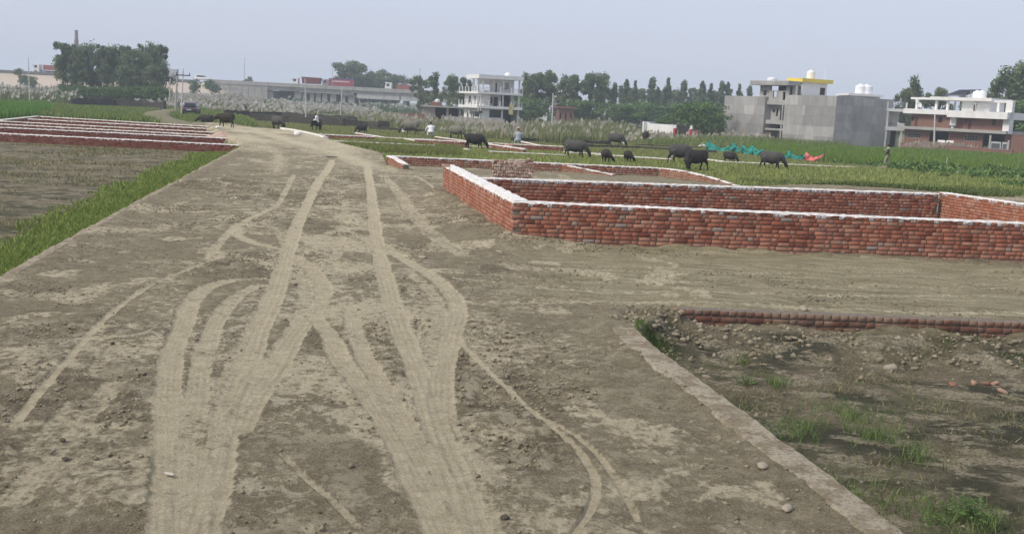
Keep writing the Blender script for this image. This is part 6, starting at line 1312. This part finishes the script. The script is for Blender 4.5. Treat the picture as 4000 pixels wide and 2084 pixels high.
# dried mud lies on the backs of some animals
HIDES = {'grey': hide('mud_dried_hide', (.018, .017, .017), (.12, .112, .10), .65, .56), 'black': hide('black_hide', (.012, .011, .011), (.045, .042, .038), .6, .6), 'brown': hide('brown_black_hide', (.018, .013, .010), (.055, .045, .035), .6, .6), 'pale': hide('pale_muddy_hide', (.020, .019, .018), (.20, .19, .15), .85, .5)}
HORN = plain('horn', (.06, .055, .05), .5)
def buffalo_mesh(pose):
    V, Fc = [], []; low = -.55 if pose == 'lying' else 0
    ering(V, Fc, [((-1.00, 0, 1.0+low), (1, 0, 0), .12, .16), ((-.93, 0, .99+low), (1, 0, 0), .25, .30), ((-.76, 0, .97+low), (1, 0, 0), .33, .39), ((-.42, 0, .92+low), (1, 0, 0), .39, .43), ((-.02, 0, .86+low), (1, 0, 0), .44, .46), ((.30, 0, .90+low), (1, 0, 0), .40, .44), ((.55, 0, .95+low), (1, 0, .05), .32, .39), ((.72, 0, .97+low), (1, 0, .0), .22, .30), ((.84, 0, .96+low), (1, 0, 0), .12, .18)])
    heads = {'graze': [(.66, 0, 1.02), (.92, 0, .82), (1.12, 0, .55), (1.20, 0, .46), (1.30, 0, .20), (1.33, 0, .10)], 'low': [(.66, 0, 1.03), (.98, 0, .95), (1.26, 0, .84), (1.36, 0, .80), (1.60, 0, .60), (1.68, 0, .53)], 'turn': [(.66, 0, 1.02), (.86, .18, .82), (.98, .40, .56), (1.00, .48, .46), (1.03, .62, .22), (1.03, .66, .12)], 'lying': [(.66, 0, .5), (.95, 0, .58), (1.2, 0, .62), (1.3, 0, .62), (1.56, 0, .46), (1.64, 0, .41)]}[pose if pose in ('graze', 'low', 'turn', 'lying') else 'graze']
    limb(V, Fc, heads, [.29, .21, .16, .155, .115, .095], 12); h = Vector(heads[3]); d = (Vector(heads[5])-h).normalized()
    side = Vector((0, 1, 0)) if pose != 'turn' else Vector((-.8, .25, 0)).normalized()
    for s in (-1, 1):
        limb(V, Fc, [h+side*s*.10, h+side*s*.24-d*.02+Vector((0, 0, -.02)), h+side*s*.33-d*.0+Vector((0, 0, -.06))], [.035, .055, .012], 6)
        st = .10*s if pose != 'lying' else 0
        if pose == 'lying': limb(V, Fc, [(.5, s*.24, .35), (.75, s*.30, .14), (.45, s*.30, .06)], [.14, .09, .06]); limb(V, Fc, [(-.65, s*.28, .38), (-.25, s*.42, .2), (-.6, s*.42, .06)], [.22, .12, .06])
        else:
            limb(V, Fc, [(.46, s*.19, .95), (.50+st*.3, s*.20, .70), (.48+st*.9, s*.19, .42), (.50+st*1.5, s*.19, .14), (.52+st*1.6, s*.19, .02)], [.21, .14, .08, .060, .08])
            limb(V, Fc, [(-.72, s*.18, .95), (-.62-st*.5, s*.21, .70), (-.80-st*1.2, s*.20, .45), (-.77-st*1.9, s*.20, .15), (-.72-st*2.0, s*.20, .02)], [.26, .19, .085, .062, .08])
    limb(V, Fc, [(-1.0, 0, 1.14+low), (-1.12, .02, 1.0+low), (-1.16, .05, .72+low*.7), (-1.12, .08, .45+low*.55), (-1.12, .08, .33+low*.5)], [.05, .035, .026, .035, .02], 6)
    me = fuse('body', V, Fc, .045, 4)
    hm = MB()
    horns = []
    for s in (-1, 1):
        m = MB(); b = h+side*s*.09-d*.10; m.tube([b, b+side*s*.16-d*.10, b+side*s*.22-d*.24+Vector((0, 0, .03)), b+side*s*.14-d*.36+Vector((0, 0, .06))], [.045, .038, .026, .008], 8); horns.append(m.mesh('horn', smooth=True))
    return me, horns
BUF = {p: buffalo_mesh(p) for p in ('graze', 'low', 'turn', 'lying')}
def buffalo(label, px, py, face, pose='graze', coat='black', s=.95, z=FIELD):
    """feet at a photo pixel; face: heading in degrees (0 = to the right of the picture, 90 = away)"""
    x, y = at(px, py, z+.02); zz = gz(x, y); r = empty('water_buffalo', (x, y, zz), math.radians(face), label, 'buffalo', 'water buffaloes in the field'); s *= .88; r.scale = (s*.84, s*.95, s)
    me, horns = BUF[pose]; b = link('body', me if coat == 'black' else me.copy(), None, r); 
    b.data.materials.clear(); b.data.materials.append(HIDES[coat]); 
    for hm in horns: link('horn', hm, HORN, b)
    return r
buffalo('black water buffalo with bowed head at the left beyond the low plot walls', 806, 492, 172, 'low', 'black', .85, FIELD)
buffalo('second dark buffalo half hidden behind the one with bowed head', 815, 488, 250, 'graze', 'black', .8, FIELD)
buffalo('brownish black buffalo walking left onto the dirt road', 882, 502, 176, 'low', 'brown', .88, -.02)
buffalo('grey backed buffalo with lowered head near the bend of the road', 1085, 503, -40, 'graze', 'grey', 1.0)
buffalo('round black buffalo seen from behind below the seated man', 1237, 508, 80, 'graze', 'black', 1.0)
buffalo('dark buffalo resting beside the slanting white wall', 1412, 521, 205, 'graze', 'black', .68)
buffalo('pale muddy buffalo grazing to the left with an egret at its head', 1602, 524, 172, 'graze', 'pale', 1.12)
buffalo('buffalo with pale muddy back facing right behind the red wall', 1782, 541, -25, 'graze', 'pale', .98)
buffalo('solid black buffalo grazing to the right in front of the red wall', 1855, 583, -4, 'graze', 'black', .95)
buffalo('large grey buffalo grazing to the right, left of the two calves', 2247, 616, -6, 'graze', 'grey', 1.0)
buffalo('left of two dark calves facing the camera', 2366, 634, -80, 'turn', 'brown', .72)
buffalo('right of two dark calves facing the camera', 2452, 634, -82, 'turn', 'brown', .66)
buffalo('grey backed buffalo with egrets at its feet by the dark ridge', 2405, 571, -8, 'graze', 'grey', 1.0)
buffalo('far small dark buffalo seen from behind before the white boundary wall', 2520, 553, 95, 'graze', 'brown', .95)
buffalo('big grey buffalo standing behind the black one with the raised tail', 2655, 640, 18, 'graze', 'grey', 1.08)
buffalo('black buffalo facing the camera with head down next to the big grey one', 2715, 664, 200, 'turn', 'black', 1.0)
buffalo('small black buffalo grazing near the green net', 2850, 637, -35, 'graze', 'black', .66)
buffalo('black buffalo with a greenish patch on its back, right of the others', 3013, 662, -4, 'graze', 'grey', .98)
# cattle egrets
EG = plain('egret_white', (.80, .80, .78), .8, .04); BEAK = plain('egret_beak', (.55, .36, .05), .5)
def egret_mesh():
    V, Fc = [], []; ering(V, Fc, [((-.22, 0, .26), (1, 0, .2), .01, .015), ((-.10, 0, .28), (1, 0, .2), .06, .05), ((.02, 0, .31), (1, 0, .3), .075, .075), ((.10, 0, .34), (1, 0, .6), .045, .05)], 10); limb(V, Fc, [(.08, 0, .34), (.13, 0, .42), (.10, 0, .50), (.15, 0, .54)], [.045, .026, .022, .030], 8); return fuse('body', V, Fc, .014, 3)
EGM = egret_mesh(); _m = MB().tube([(.165, 0, .54), (.25, 0, .525)], [.013, .003], 6).mesh('beak'); EGL = [MB().tube([(.0, s*.03, .25), (.01, s*.03, .12), (-.01, s*.03, .0), (.05, s*.03, .0)], .007, 5).mesh('leg') for s in (-1, 1)]
for px, py, rz, lab in [(1574, 525, 2.6, 'white egret by the head of the pale muddy buffalo'), (1818, 542, .2, 'white egret right of the buffalo with pale back'), (2418, 570, 1.5, 'left of two egrets under the buffalo by the dark ridge'), (2438, 571, .4, 'right of two egrets under the buffalo by the dark ridge'), (2735, 582, .3, 'left of two egrets by the green net'), (2749, 581, 2.9, 'right of two egrets by the green net'), (2540, 552, .1, 'single egret near the far small buffalo')]:
    x, y = at(px, py, FIELD); r = empty('egret', (x, y, gz(x, y)), rz, lab, 'bird', 'egrets among the buffaloes'); r.scale = (1.05,)*3; b = link('body', EGM, EG, r); link('beak', _m, BEAK, b); [link('leg', l_, BEAK, b) for l_ in EGL]

SKIN = plain('brown_skin', (.19, .10, .065), .6, .1, 8); HAIR = plain('black_hair', (.015, .013, .012), .6)
def person(label, loc, rz, J, shirt, trousers, cap=None, sleeves=1.0, shawl=None, s=1.0, long_shirt=.0):
    """J: joints in metres, figure faces local +x"""
    g_ = {k: Vector(v) for k, v in J.items()}; root = empty('person', loc, rz, label, 'person'); root.scale = (s, s, s)
    V, Fc = [], []; P, C_, N, Hd = g_['pelvis'], g_['chest'], g_['neck'], g_['head']
    def torso(V, Fc, e): ering(V, Fc, [(P-(C_-P)*.18, C_-P, .145+e, .10+e), (P, C_-P, .165+e, .115+e), (P.lerp(C_, .5), C_-P, .145+e, .105+e), (C_, C_-P, .18+e, .12+e), (C_.lerp(N, .75), N-C_, .12+e, .08+e)], 14)
    torso(V, Fc, 0); limb(V, Fc, [C_.lerp(N, .4), N, N.lerp(Hd, .5)], [.07, .055, .055])
    f_ = g_.get('look', Vector((1, 0, 0))); f_ = Vector(f_).normalized()
    ball(V, Fc, Hd, (.085, .075, .112)); ball(V, Fc, Hd+f_*.085+Vector((0, 0, -.015)), (.022, .016, .028)); sd = Vector((-f_.y, f_.x, 0))
    for q in (-1, 1): ball(V, Fc, Hd+sd*q*.078, (.014, .012, .03))
    hands = []
    for q, n_ in ((1, 'L'), (-1, 'R')):
        S_, E_, W_ = g_['sh'+n_], g_['el'+n_], g_['ha'+n_]; limb(V, Fc, [S_, S_.lerp(E_, .5), E_, E_.lerp(W_, .5), W_], [.062, .052, .042, .038, .028]); d = (W_-E_).normalized(); ball(V, Fc, W_+d*.045, (.04, .035, .045)); hands.append((W_+d*.06, d, q))
        hp, kn, ft = g_['hip'+n_], g_['kn'+n_], g_['ft'+n_]; limb(V, Fc, [hp, hp.lerp(kn, .5), kn, kn.lerp(ft, .45), ft+Vector((0, 0, .04))], [.092, .080, .056, .054, .04]); fd = Vector(g_.get('toe'+n_, (1, 0, 0))).normalized(); limb(V, Fc, [ft+Vector((0, 0, .045))-fd*.05, ft+fd*.08+Vector((0, 0, .03)), ft+fd*.17+Vector((0, 0, .022))], [.045, .04, .025])
    body = fuse('body', V, Fc, .022, 3); fm = MB()
    vs_ = []; bm = bmesh.new(); bm.from_mesh(body)
    for p, d, q in hands:      # five fingers of unequal length rooted in each palm
        a = d.cross(Vector((0, 0, 1))); a = a.normalized() if a.length > .1 else Vector((0, 1, 0)); b2 = a.cross(d)
        for i, L_ in enumerate((.065, .078, .084, .078, .060)):
            o = a*((i-2)*.017); k = (d*1.0+a*(i-2)*.08) if i else (d*.5+a*(-.9)); k.normalize(); m = MB(); m.tube([p+o, p+o+k*L_*.55, p+o+k*L_-b2*.02], [.0095, .0085, .006], 5); me_ = m.mesh('f'); bm.from_mesh(me_)
    bm.to_mesh(body); bm.free(); body.polygons.foreach_set('use_smooth', [True]*len(body.polygons)); bo = link('body', body, SKIN, root)
    V, Fc = [], []; torso(V, Fc, .022)
    for n_ in 'LR':
        S_, E_, W_ = g_['sh'+n_], g_['el'+n_], g_['ha'+n_]; limb(V, Fc, [S_, S_.lerp(E_, .5), E_, E_.lerp(W_, .75)][:4 if sleeves > .8 else 3], [.083, .072, .062, .052][:4 if sleeves > .8 else 3])
        if long_shirt: limb(V, Fc, [P, g_['hip'+n_].lerp(g_['kn'+n_], long_shirt)], [.15, .13])
    limb(V, Fc, [C_, C_.lerp(N, .8)], [.13, .085]); link('shirt', fuse('shirt', V, Fc, .026, 3), shirt, bo)
    V, Fc = [], []; ering(V, Fc, [(P-(C_-P)*.2, C_-P, .16, .118), (P+(C_-P)*.12, C_-P, .175, .125)], 14)
    for n_ in 'LR': hp, kn, ft = g_['hip'+n_], g_['kn'+n_], g_['ft'+n_]; limb(V, Fc, [hp, hp.lerp(kn, .5), kn, kn.lerp(ft, .55), kn.lerp(ft, .88)], [.112, .100, .082, .075, .064])
    link('trousers', fuse('trousers', V, Fc, .026, 3), trousers, bo)
    V, Fc = [], []; ball(V, Fc, Hd-f_*.012+Vector((0, 0, .028)), (.092, .084, .100)); hr = MB()
    hm = bmesh.new(); me_ = bpy.data.meshes.new('hair'); me_.from_pydata(V, [], Fc); hm.from_mesh(me_); bmesh.ops.delete(hm, geom=[v for v in hm.verts if (Vector(v.co)-Hd).dot(f_) > .045 and v.co.z < Hd.z+.07 or v.co.z < Hd.z-.06], context='VERTS'); hm.to_mesh(me_); hm.free(); link('hair', me_, HAIR, bo)
    if cap:
        cm = MB(); cm.lathe([(.098, .04), (.105, .06), (.10, .10), (.075, .135), (.02, .15)], 14, tuple(Hd)); c_ = cm.build('cap', cap, bo)
    if shawl: shawl(bo, g_)
    return root
STAND = dict(pelvis=(0, 0, .93), chest=(0, 0, 1.28), neck=(.01, 0, 1.45), head=(.04, 0, 1.60), shL=(0, .19, 1.37), elL=(-.04, .25, 1.10), haL=(.08, .24, .86), shR=(0, -.19, 1.37), elR=(-.04, -.25, 1.10), haR=(.08, -.24, .86), hipL=(0, .10, .88), knL=(.03, .11, .48), ftL=(0, .12, 0), hipR=(0, -.10, .88), knR=(.03, -.11, .48), ftR=(0, -.12, 0))
def mod(b, **k): d = dict(b); d.update(k); return d
FOLD = mod(STAND, elL=(.10, .27, 1.10), haL=(.28, .05, 1.12), elR=(.10, -.27, 1.10), haR=(.28, -.03, 1.16), knL=(.16, .11, .50), ftL=(.16, .12, 0), knR=(-.02, -.11, .47), ftR=(-.14, -.12, 0))
SIT = mod(STAND, pelvis=(0, 0, .10), chest=(.06, 0, .46), neck=(.12, 0, .63), head=(.18, 0, .77), shL=(.08, .19, .55), elL=(.16, .26, .28), haL=(.38, .18, .20), shR=(.08, -.19, .55), elR=(.16, -.26, .28), haR=(.38, -.18, .20), hipL=(.02, .10, .10), knL=(.44, .14, .14), ftL=(.50, .14, -.32), hipR=(.02, -.10, .10), knR=(.44, -.14, .14), ftR=(.46, -.14, -.32))
SQUAT = mod(STAND, pelvis=(0, 0, .32), chest=(.16, 0, .64), neck=(.26, 0, .80), head=(.34, 0, .92), shL=(.18, .19, .72), elL=(.36, .32, .52), haL=(.52, .36, .28), shR=(.18, -.19, .72), elR=(.40, -.24, .55), haR=(.52, -.14, .36), hipL=(.02, .11, .30), knL=(.42, .20, .48), ftL=(.20, .18, 0), hipR=(.02, -.11, .30), knR=(.42, -.20, .48), ftR=(.20, -.18, 0))
WSHIRT = plain('white_cotton', (.78, .78, .80), .9, .05, 3); PALEG = plain('pale_green_cotton', (.52, .58, .42), .9, .1, 4); DOLIVE = plain('dark_olive_cloth', (.09, .10, .055), .9, .2, 4); GREYS_ = plain('grey_blue_shirt', (.36, .40, .42), .9, .1, 4); BLK = plain('black_cloth', (.02, .02, .022), .9); KHAKI = plain('khaki_cloth', (.30, .29, .20), .9, .2, 3)
def shawl_fn(bo, g_):
    V, Fc = [], []; limb(V, Fc, [g_['shL']+Vector((.03, .0, .06)), g_['chest']+Vector((.13, 0, .02)), g_['pelvis']+Vector((.15, -.10, .14))], [.06, .055, .05]); limb(V, Fc, [g_['shL']+Vector((.0, .0, .06)), g_['chest']+Vector((-.14, .05, -.02)), g_['pelvis']+Vector((-.13, .06, .10))], [.06, .055, .05]); link('shawl', fuse('shawl', V, Fc, .026, 3), PALEG, bo)
def put(px, py, z): x, y = at(px, py, z); return (x, y, gz(x, y))
p = put(3463, 653, FIELD); person('man with cap and pale shawl standing at the edge of the right paddy', p, math.radians(168), FOLD, DOLIVE, KHAKI, plain('brown_cap', (.16, .12, .09), .9), shawl=shawl_fn, s=1.02, long_shirt=.3)
x, y = at(1240, 481, FIELD+.80); person('man in white shirt and cap sitting on the old black wall', (x, y, FIELD+.80), math.radians(190), SIT, WSHIRT, BLK, plain('grey_cap', (.3, .28, .26), .9), s=1.1)
p = put(1683, 537, FIELD); person('man in white shirt squatting with his back to the camera', (p[0], p[1], p[2]+.1), math.radians(100), SQUAT, WSHIRT, plain('light_trousers', (.55, .55, .58), .9), s=1.25)
x, y = at(2024, 553, FIELD+.40); person('small man in grey shirt and pale cap sitting on a low wall', (x, y, FIELD+.40), math.radians(95), SIT, GREYS_, GREYS_, plain('pale_cap', (.5, .45, .38), .9), s=1.25)
p = put(713, 443, FIELD); person('person in white shirt and black trousers beside the pole near the parked car', p, math.radians(100), STAND, WSHIRT, BLK, s=1.0)
p = put(958, 440, FIELD); person('dark haired person half hidden among the plumed reeds', (p[0], p[1], p[2]+.3), math.radians(-90), SQUAT, DOLIVE, BLK, s=1.0)

# ================================================================== NETS, POSTS, LITTER
NETG = plain('green_shade_net', (.03, .235, .195), .85, .3, 3.0, .3, 30, stretch=(1, 1, .4)); NETP = plain('pink_cloth', (.62, .17, .16), .85, .18, 2.5)
def net(label, top, bot, d0, d1, mat, name='net_fence', peaks=()):
    zm = lambda q: (2600+q[0]/3.22, 260+q[1]/3.22); tx_ = [q[0] for q in top]; xs_ = np.arange(tx_[0], tx_[-1]+1, 9.0); ty = np.interp(xs_, tx_, [q[1] for q in top]); by = np.interp(xs_, [q[0] for q in bot], [q[1] for q in bot])
    n = len(xs_); m = 9; V = []; x0, x1 = 500.0, 2010.0; o0 = None
    for i, X in enumerate(xs_):
        d = d0+(d1-d0)*(X-x0)/(x1-x0)
        for j in range(m):
            t_ = j/(m-1); Y = ty[i]+(by[i]-ty[i])*t_; dd = d+.14*math.sin(X*.055+j*.5)*(.3+t_)+.25*(vnoise(np.array([X*.05]), np.array([j*.8]), 9)[0]-.5)*2-.5*t_
            V.append(at_dist(*zm((X, Y)), dd))
    V = np.array(V); c = V[0].copy(); root = empty(name, tuple(c), 0, label, 'net', 'nets along the paddy')
    me = np_mesh('net_sheet', V-c, np.array([[i*m+j, (i+1)*m+j, (i+1)*m+j+1, i*m+j+1] for i in range(n-1) for j in range(m-1)]), smooth=True); o = link('net_sheet', me, mat, root); sdf = o.modifiers.new('thickness', 'SOLIDIFY'); sdf.thickness = .02
    for X, Y in peaks:
        d = d0+(d1-d0)*(X-x0)/(x1-x0); t_ = np.array(at_dist(*zm((X, Y-8)), d)); MB().tube([tuple(t_-c), (t_[0]-c[0], t_[1]-c[1]+.1, FIELD-.3-c[2])], [.025, .03], 6).build('post', BARK_D, root)
T1 = [(505, 975), (530, 930), (560, 958), (620, 985), (690, 1025), (770, 1015), (830, 985), (872, 950), (905, 1010), (945, 1035), (978, 972), (1010, 1015), (1045, 1030), (1095, 985), (1130, 1030), (1175, 1055), (1243, 1032)]
B1_ = [(505, 1045), (600, 1078), (720, 1092), (800, 1050), (880, 1075), (940, 1062), (1000, 1112), (1060, 1105), (1150, 1118), (1243, 1060)]
net('torn dark green net strung on sticks behind the buffaloes', T1, B1_, 103, 86, NETG, peaks=[(530, 930), (872, 950), (978, 972), (1095, 985), (1243, 1032)])
net('lower dark green net right of the buffalo with the green patch', [(1370, 1092), (1440, 1110), (1500, 1120), (1552, 1045), (1600, 1105), (1660, 1125), (1752, 1100)], [(1370, 1130), (1440, 1150), (1550, 1175), (1645, 1215), (1700, 1190), (1752, 1130)], 103, 86, NETG, peaks=[(1552, 1045), (1752, 1100)])
net('pink cloth tied to the right end of the green nets', [(1735, 1150), (1765, 1068), (1800, 1105), (1860, 1140), (1920, 1130), (2000, 1098)], [(1735, 1180), (1800, 1192), (1870, 1197), (1930, 1160), (2000, 1112)], 103, 86, NETP, 'pink_cloth', peaks=[(1765, 1068), (2002, 1085)])
def stake(label, a, b, d, r=.03, mat=BARK_D): t_ = np.array(at_dist(*a, d)); u_ = np.array(at_dist(*b, d)); u_[2] = min(u_[2], FIELD+.05); tag(MB().tube([(0, 0, -.2), tuple(t_-u_)], [r, r*.8], 6).build('fence_stake', mat, loc=tuple(u_)), label, 'stake', 'stakes along the paddies')
for i, (a, b, d, m_, w_) in enumerate([((3565, 608), (3558, 641), 90, BARK_D, 'dark leaning stake right of the standing man'), ((3701, 614), (3693, 657), 84, POLE, 'pale leaning stick before the right paddy'), ((3861, 612), (3855, 655), 86, BARK_D, 'thin dark stake left of the bright end of the paddy'), ((3985, 582), (3977, 655), 85, BARK, 'tall forked stake at the right edge of the photo'), ((3000, 580), (2995, 605), 96, BARK, 'thin stick behind the buffalo with the green patch')]): stake(w_, a, b, d, .028, m_)
for i, px in enumerate((8, 35, 74, 102, 126, 150, 185, 211)): stake('%s short dark stake from the left along the left paddy' % ['first', 'second', 'third', 'fourth', 'fifth', 'sixth', 'seventh', 'eighth'][i], (px, 425+i*2.2), (px+1, 455+i*.6), 92, .03)

def heap_mesh(r, h, seed, n=18):
    V = [(0, 0, h)]; Fc = []
    for i in range(1, 8):
        t_ = i/7
        for k in range(n): a = 2*math.pi*k/n; rr = r*t_*(1+.18*math.sin(a*3+seed)+.1*math.sin(a*5+seed*2)); V.append((rr*math.cos(a), rr*math.sin(a)*.8, h*(1-t_)**1.2*(1+.15*math.sin(a*4+i+seed))-.05*(i == 7)))
    for k in range(n): Fc.append((0, 1+k, 1+(k+1) % n))
    for i in range(6):
        for k in range(n): Fc.append((1+i*n+k, 1+(i+1)*n+k, 1+(i+1)*n+(k+1) % n, 1+i*n+(k+1) % n))
    return MB().add(V, Fc).mesh('heap', smooth=True)
for px, py, z, r, h, m_, lab in [(1985, 590, FIELD, .95, .55, plain('pink_sand', (.42, .27, .21), .95, .15, 6, .5, 20), 'small pink heap of brick dust beside the black grazing buffalo'), (868, 560, FIELD, 1.2, .42, plain('tan_sand', (.45, .33, .26), .95, .2, 5, .5, 20), 'sand heap at the right end behind the nearest left wall'), (132, 528, FIELD, 1.3, .35, plain('tan_sand', (.42, .31, .25), .95, .2, 5, .5, 20), 'low sand heap at the left end behind the nearest left wall'), (3455, 660, FIELD, .9, .25, CLOD, 'small earth mound below the standing man')]:
    x, y = at(px, py, z); tag(link('sand_heap', heap_mesh(r, h, px), m_, None, (x, y, gz(x, y))), lab, 'heap')
def stone(label, px, py, s, mat, z=0, flat=.6, name='stone', cat='stone', seed=0, sq=(1, 1)):
    rg_ = np.random.default_rng(px+py); V = ICO2_V*(1+.35*(rg_.random((len(ICO2_V), 1))-.5)); V = V*np.array([s*sq[0], s*sq[1], s*flat]); me = np_mesh(name, V, np.array(ICO2_F)); x, y = at(px, py, z); g0 = gz(x, y); tag(link(name, me, mat, None, (x, y, g0+s*flat*.45), (0, 0, rg_.random()*6)), label, cat)
PST = plain('pale_stone', (.45, .40, .33), .9, .15, 20, .4, 60); DST = plain('dark_clod', (.085, .07, .055), .95, .2, 20); RST = plain('brick_fragment', (.27, .13, .09), .95, .25, 20); WST = plain('white_rubbish', (.72, .70, .66), .8, .1, 10); RAG = plain('dark_rag', (.025, .022, .02), .95)
PST = plain('dusty_stone', (.33, .285, .22), .9, .2, 20, .4, 60)
stone('pale flat stone on the soil beside the kerb at the lower right', 3075, 1989, .055, PST, flat=.45, sq=(1.3, .7)); stone('brown stone left of the kerb in the lower right', 2978, 1836, .055, PST, flat=.5, sq=(1.2, .8)); stone('round brown lump near the bottom of the photo between the tracks', 1972, 2026, .032, DST, flat=.7)
stone('pale brick bit on the road near the corner of the side street', 1650, 1009, .07, PST, flat=.5, sq=(1.5, .7)); stone('pale crumpled wrapper on the left track', 662, 1852, .035, plain('dirty_paper', (.5, .45, .38), .9, .2, 20), flat=.35, name='wrapper', cat='litter', sq=(1.5, .5)); stone('dark rag lying on the far part of the road', 1297, 614, .2, RAG, flat=.15, name='rag', cat='litter', sq=(1.5, .6)); stone('white sack left at the right edge of the far road', 1162, 535, .27, WST, flat=.75, name='sack', cat='litter'); stone('white rag at the left edge of the far road', 853, 505, .25, WST, flat=.4, name='rag', cat='litter', sq=(1.5, .8))
def fragment(label, px, py, L_, m_, z=FIELD+.12):
    x, y = at(px, py, z); rg_ = random.Random(px); V, Fc, _r = brick_shape(L_, L_*.62, L_*.42, L_*.12, .5, L_*.18); tag(link('brick_fragment', np_mesh('brick_fragment', V, Fc), m_, None, (x, y, gz(x, y)+L_*.16), (rg_.uniform(-.3, .3), rg_.uniform(-.3, .3), rg_.random()*6)), label, 'rubble')
LRED = plain('faded_brick_fragment', (.36, .23, .17), .95, .25, 15, .4, 50)
for (px, py, s_, m_, lab) in [(3724, 1474, .13, RST, 'orange brick fragment on the pit floor, leftmost of the cluster'), (3808, 1468, .12, LRED, 'pinkish fragment left of the middle in the pit cluster'), (3858, 1470, .11, RST, 'dark red fragment in the middle of the pit cluster'), (3892, 1464, .10, LRED, 'faded fragment right of the middle in the pit cluster'), (3922, 1500, .12, LRED, 'pale fragment nearest the camera in the pit cluster'), (3480, 1418, .16, PST, 'flat pale slab piece in the middle of the pit floor'), (3130, 1297, .13, PST, 'large pale lump on the heap below the pit wall'), (2690, 1300, .12, PST, 'pale lump in the corner of the pit'), (2455, 1310, .06, WST, 'white crumb in the litter patch by the pit corner'), (2474, 1318, .06, RST, 'red crumb in the litter patch by the pit corner')]: fragment(lab, px, py, s_, m_, 0 if px < 2500 else FIELD+.12)
for i, (px, py, m_, w_) in enumerate([(1155, 1112, DST, 'dark clod on the middle of the road'), (440, 1340, DST, 'dark clod left of the tyre tracks'), (245, 1720, DST, 'dark clod at the lower left'), (255, 1793, DST, 'second dark clod at the lower left')]): stone(w_, px, py, .022, m_, flat=.6, sq=(1.6, .8))
# ================================================================== HAZE
_m = bpy.data.materials.new('haze_air'); _m.use_nodes = True; _n = _m.node_tree.nodes; _n.clear()
_o = _n.new('ShaderNodeOutputMaterial'); _v = _n.new('ShaderNodeVolumePrincipled'); _v.inputs['Color'].default_value = (.80, .88, 1.0, 1); _v.inputs['Density'].default_value = .00066; _v.inputs['Anisotropy'].default_value = 0.0
_m.node_tree.links.new(_v.outputs[0], _o.inputs['Volume'])
tag(MB().box(-1600, 1600, -1600, 1600, -3, 34).build('haze', _m), 'pale blue haze filling the air over the whole place', 'haze', kind='stuff')
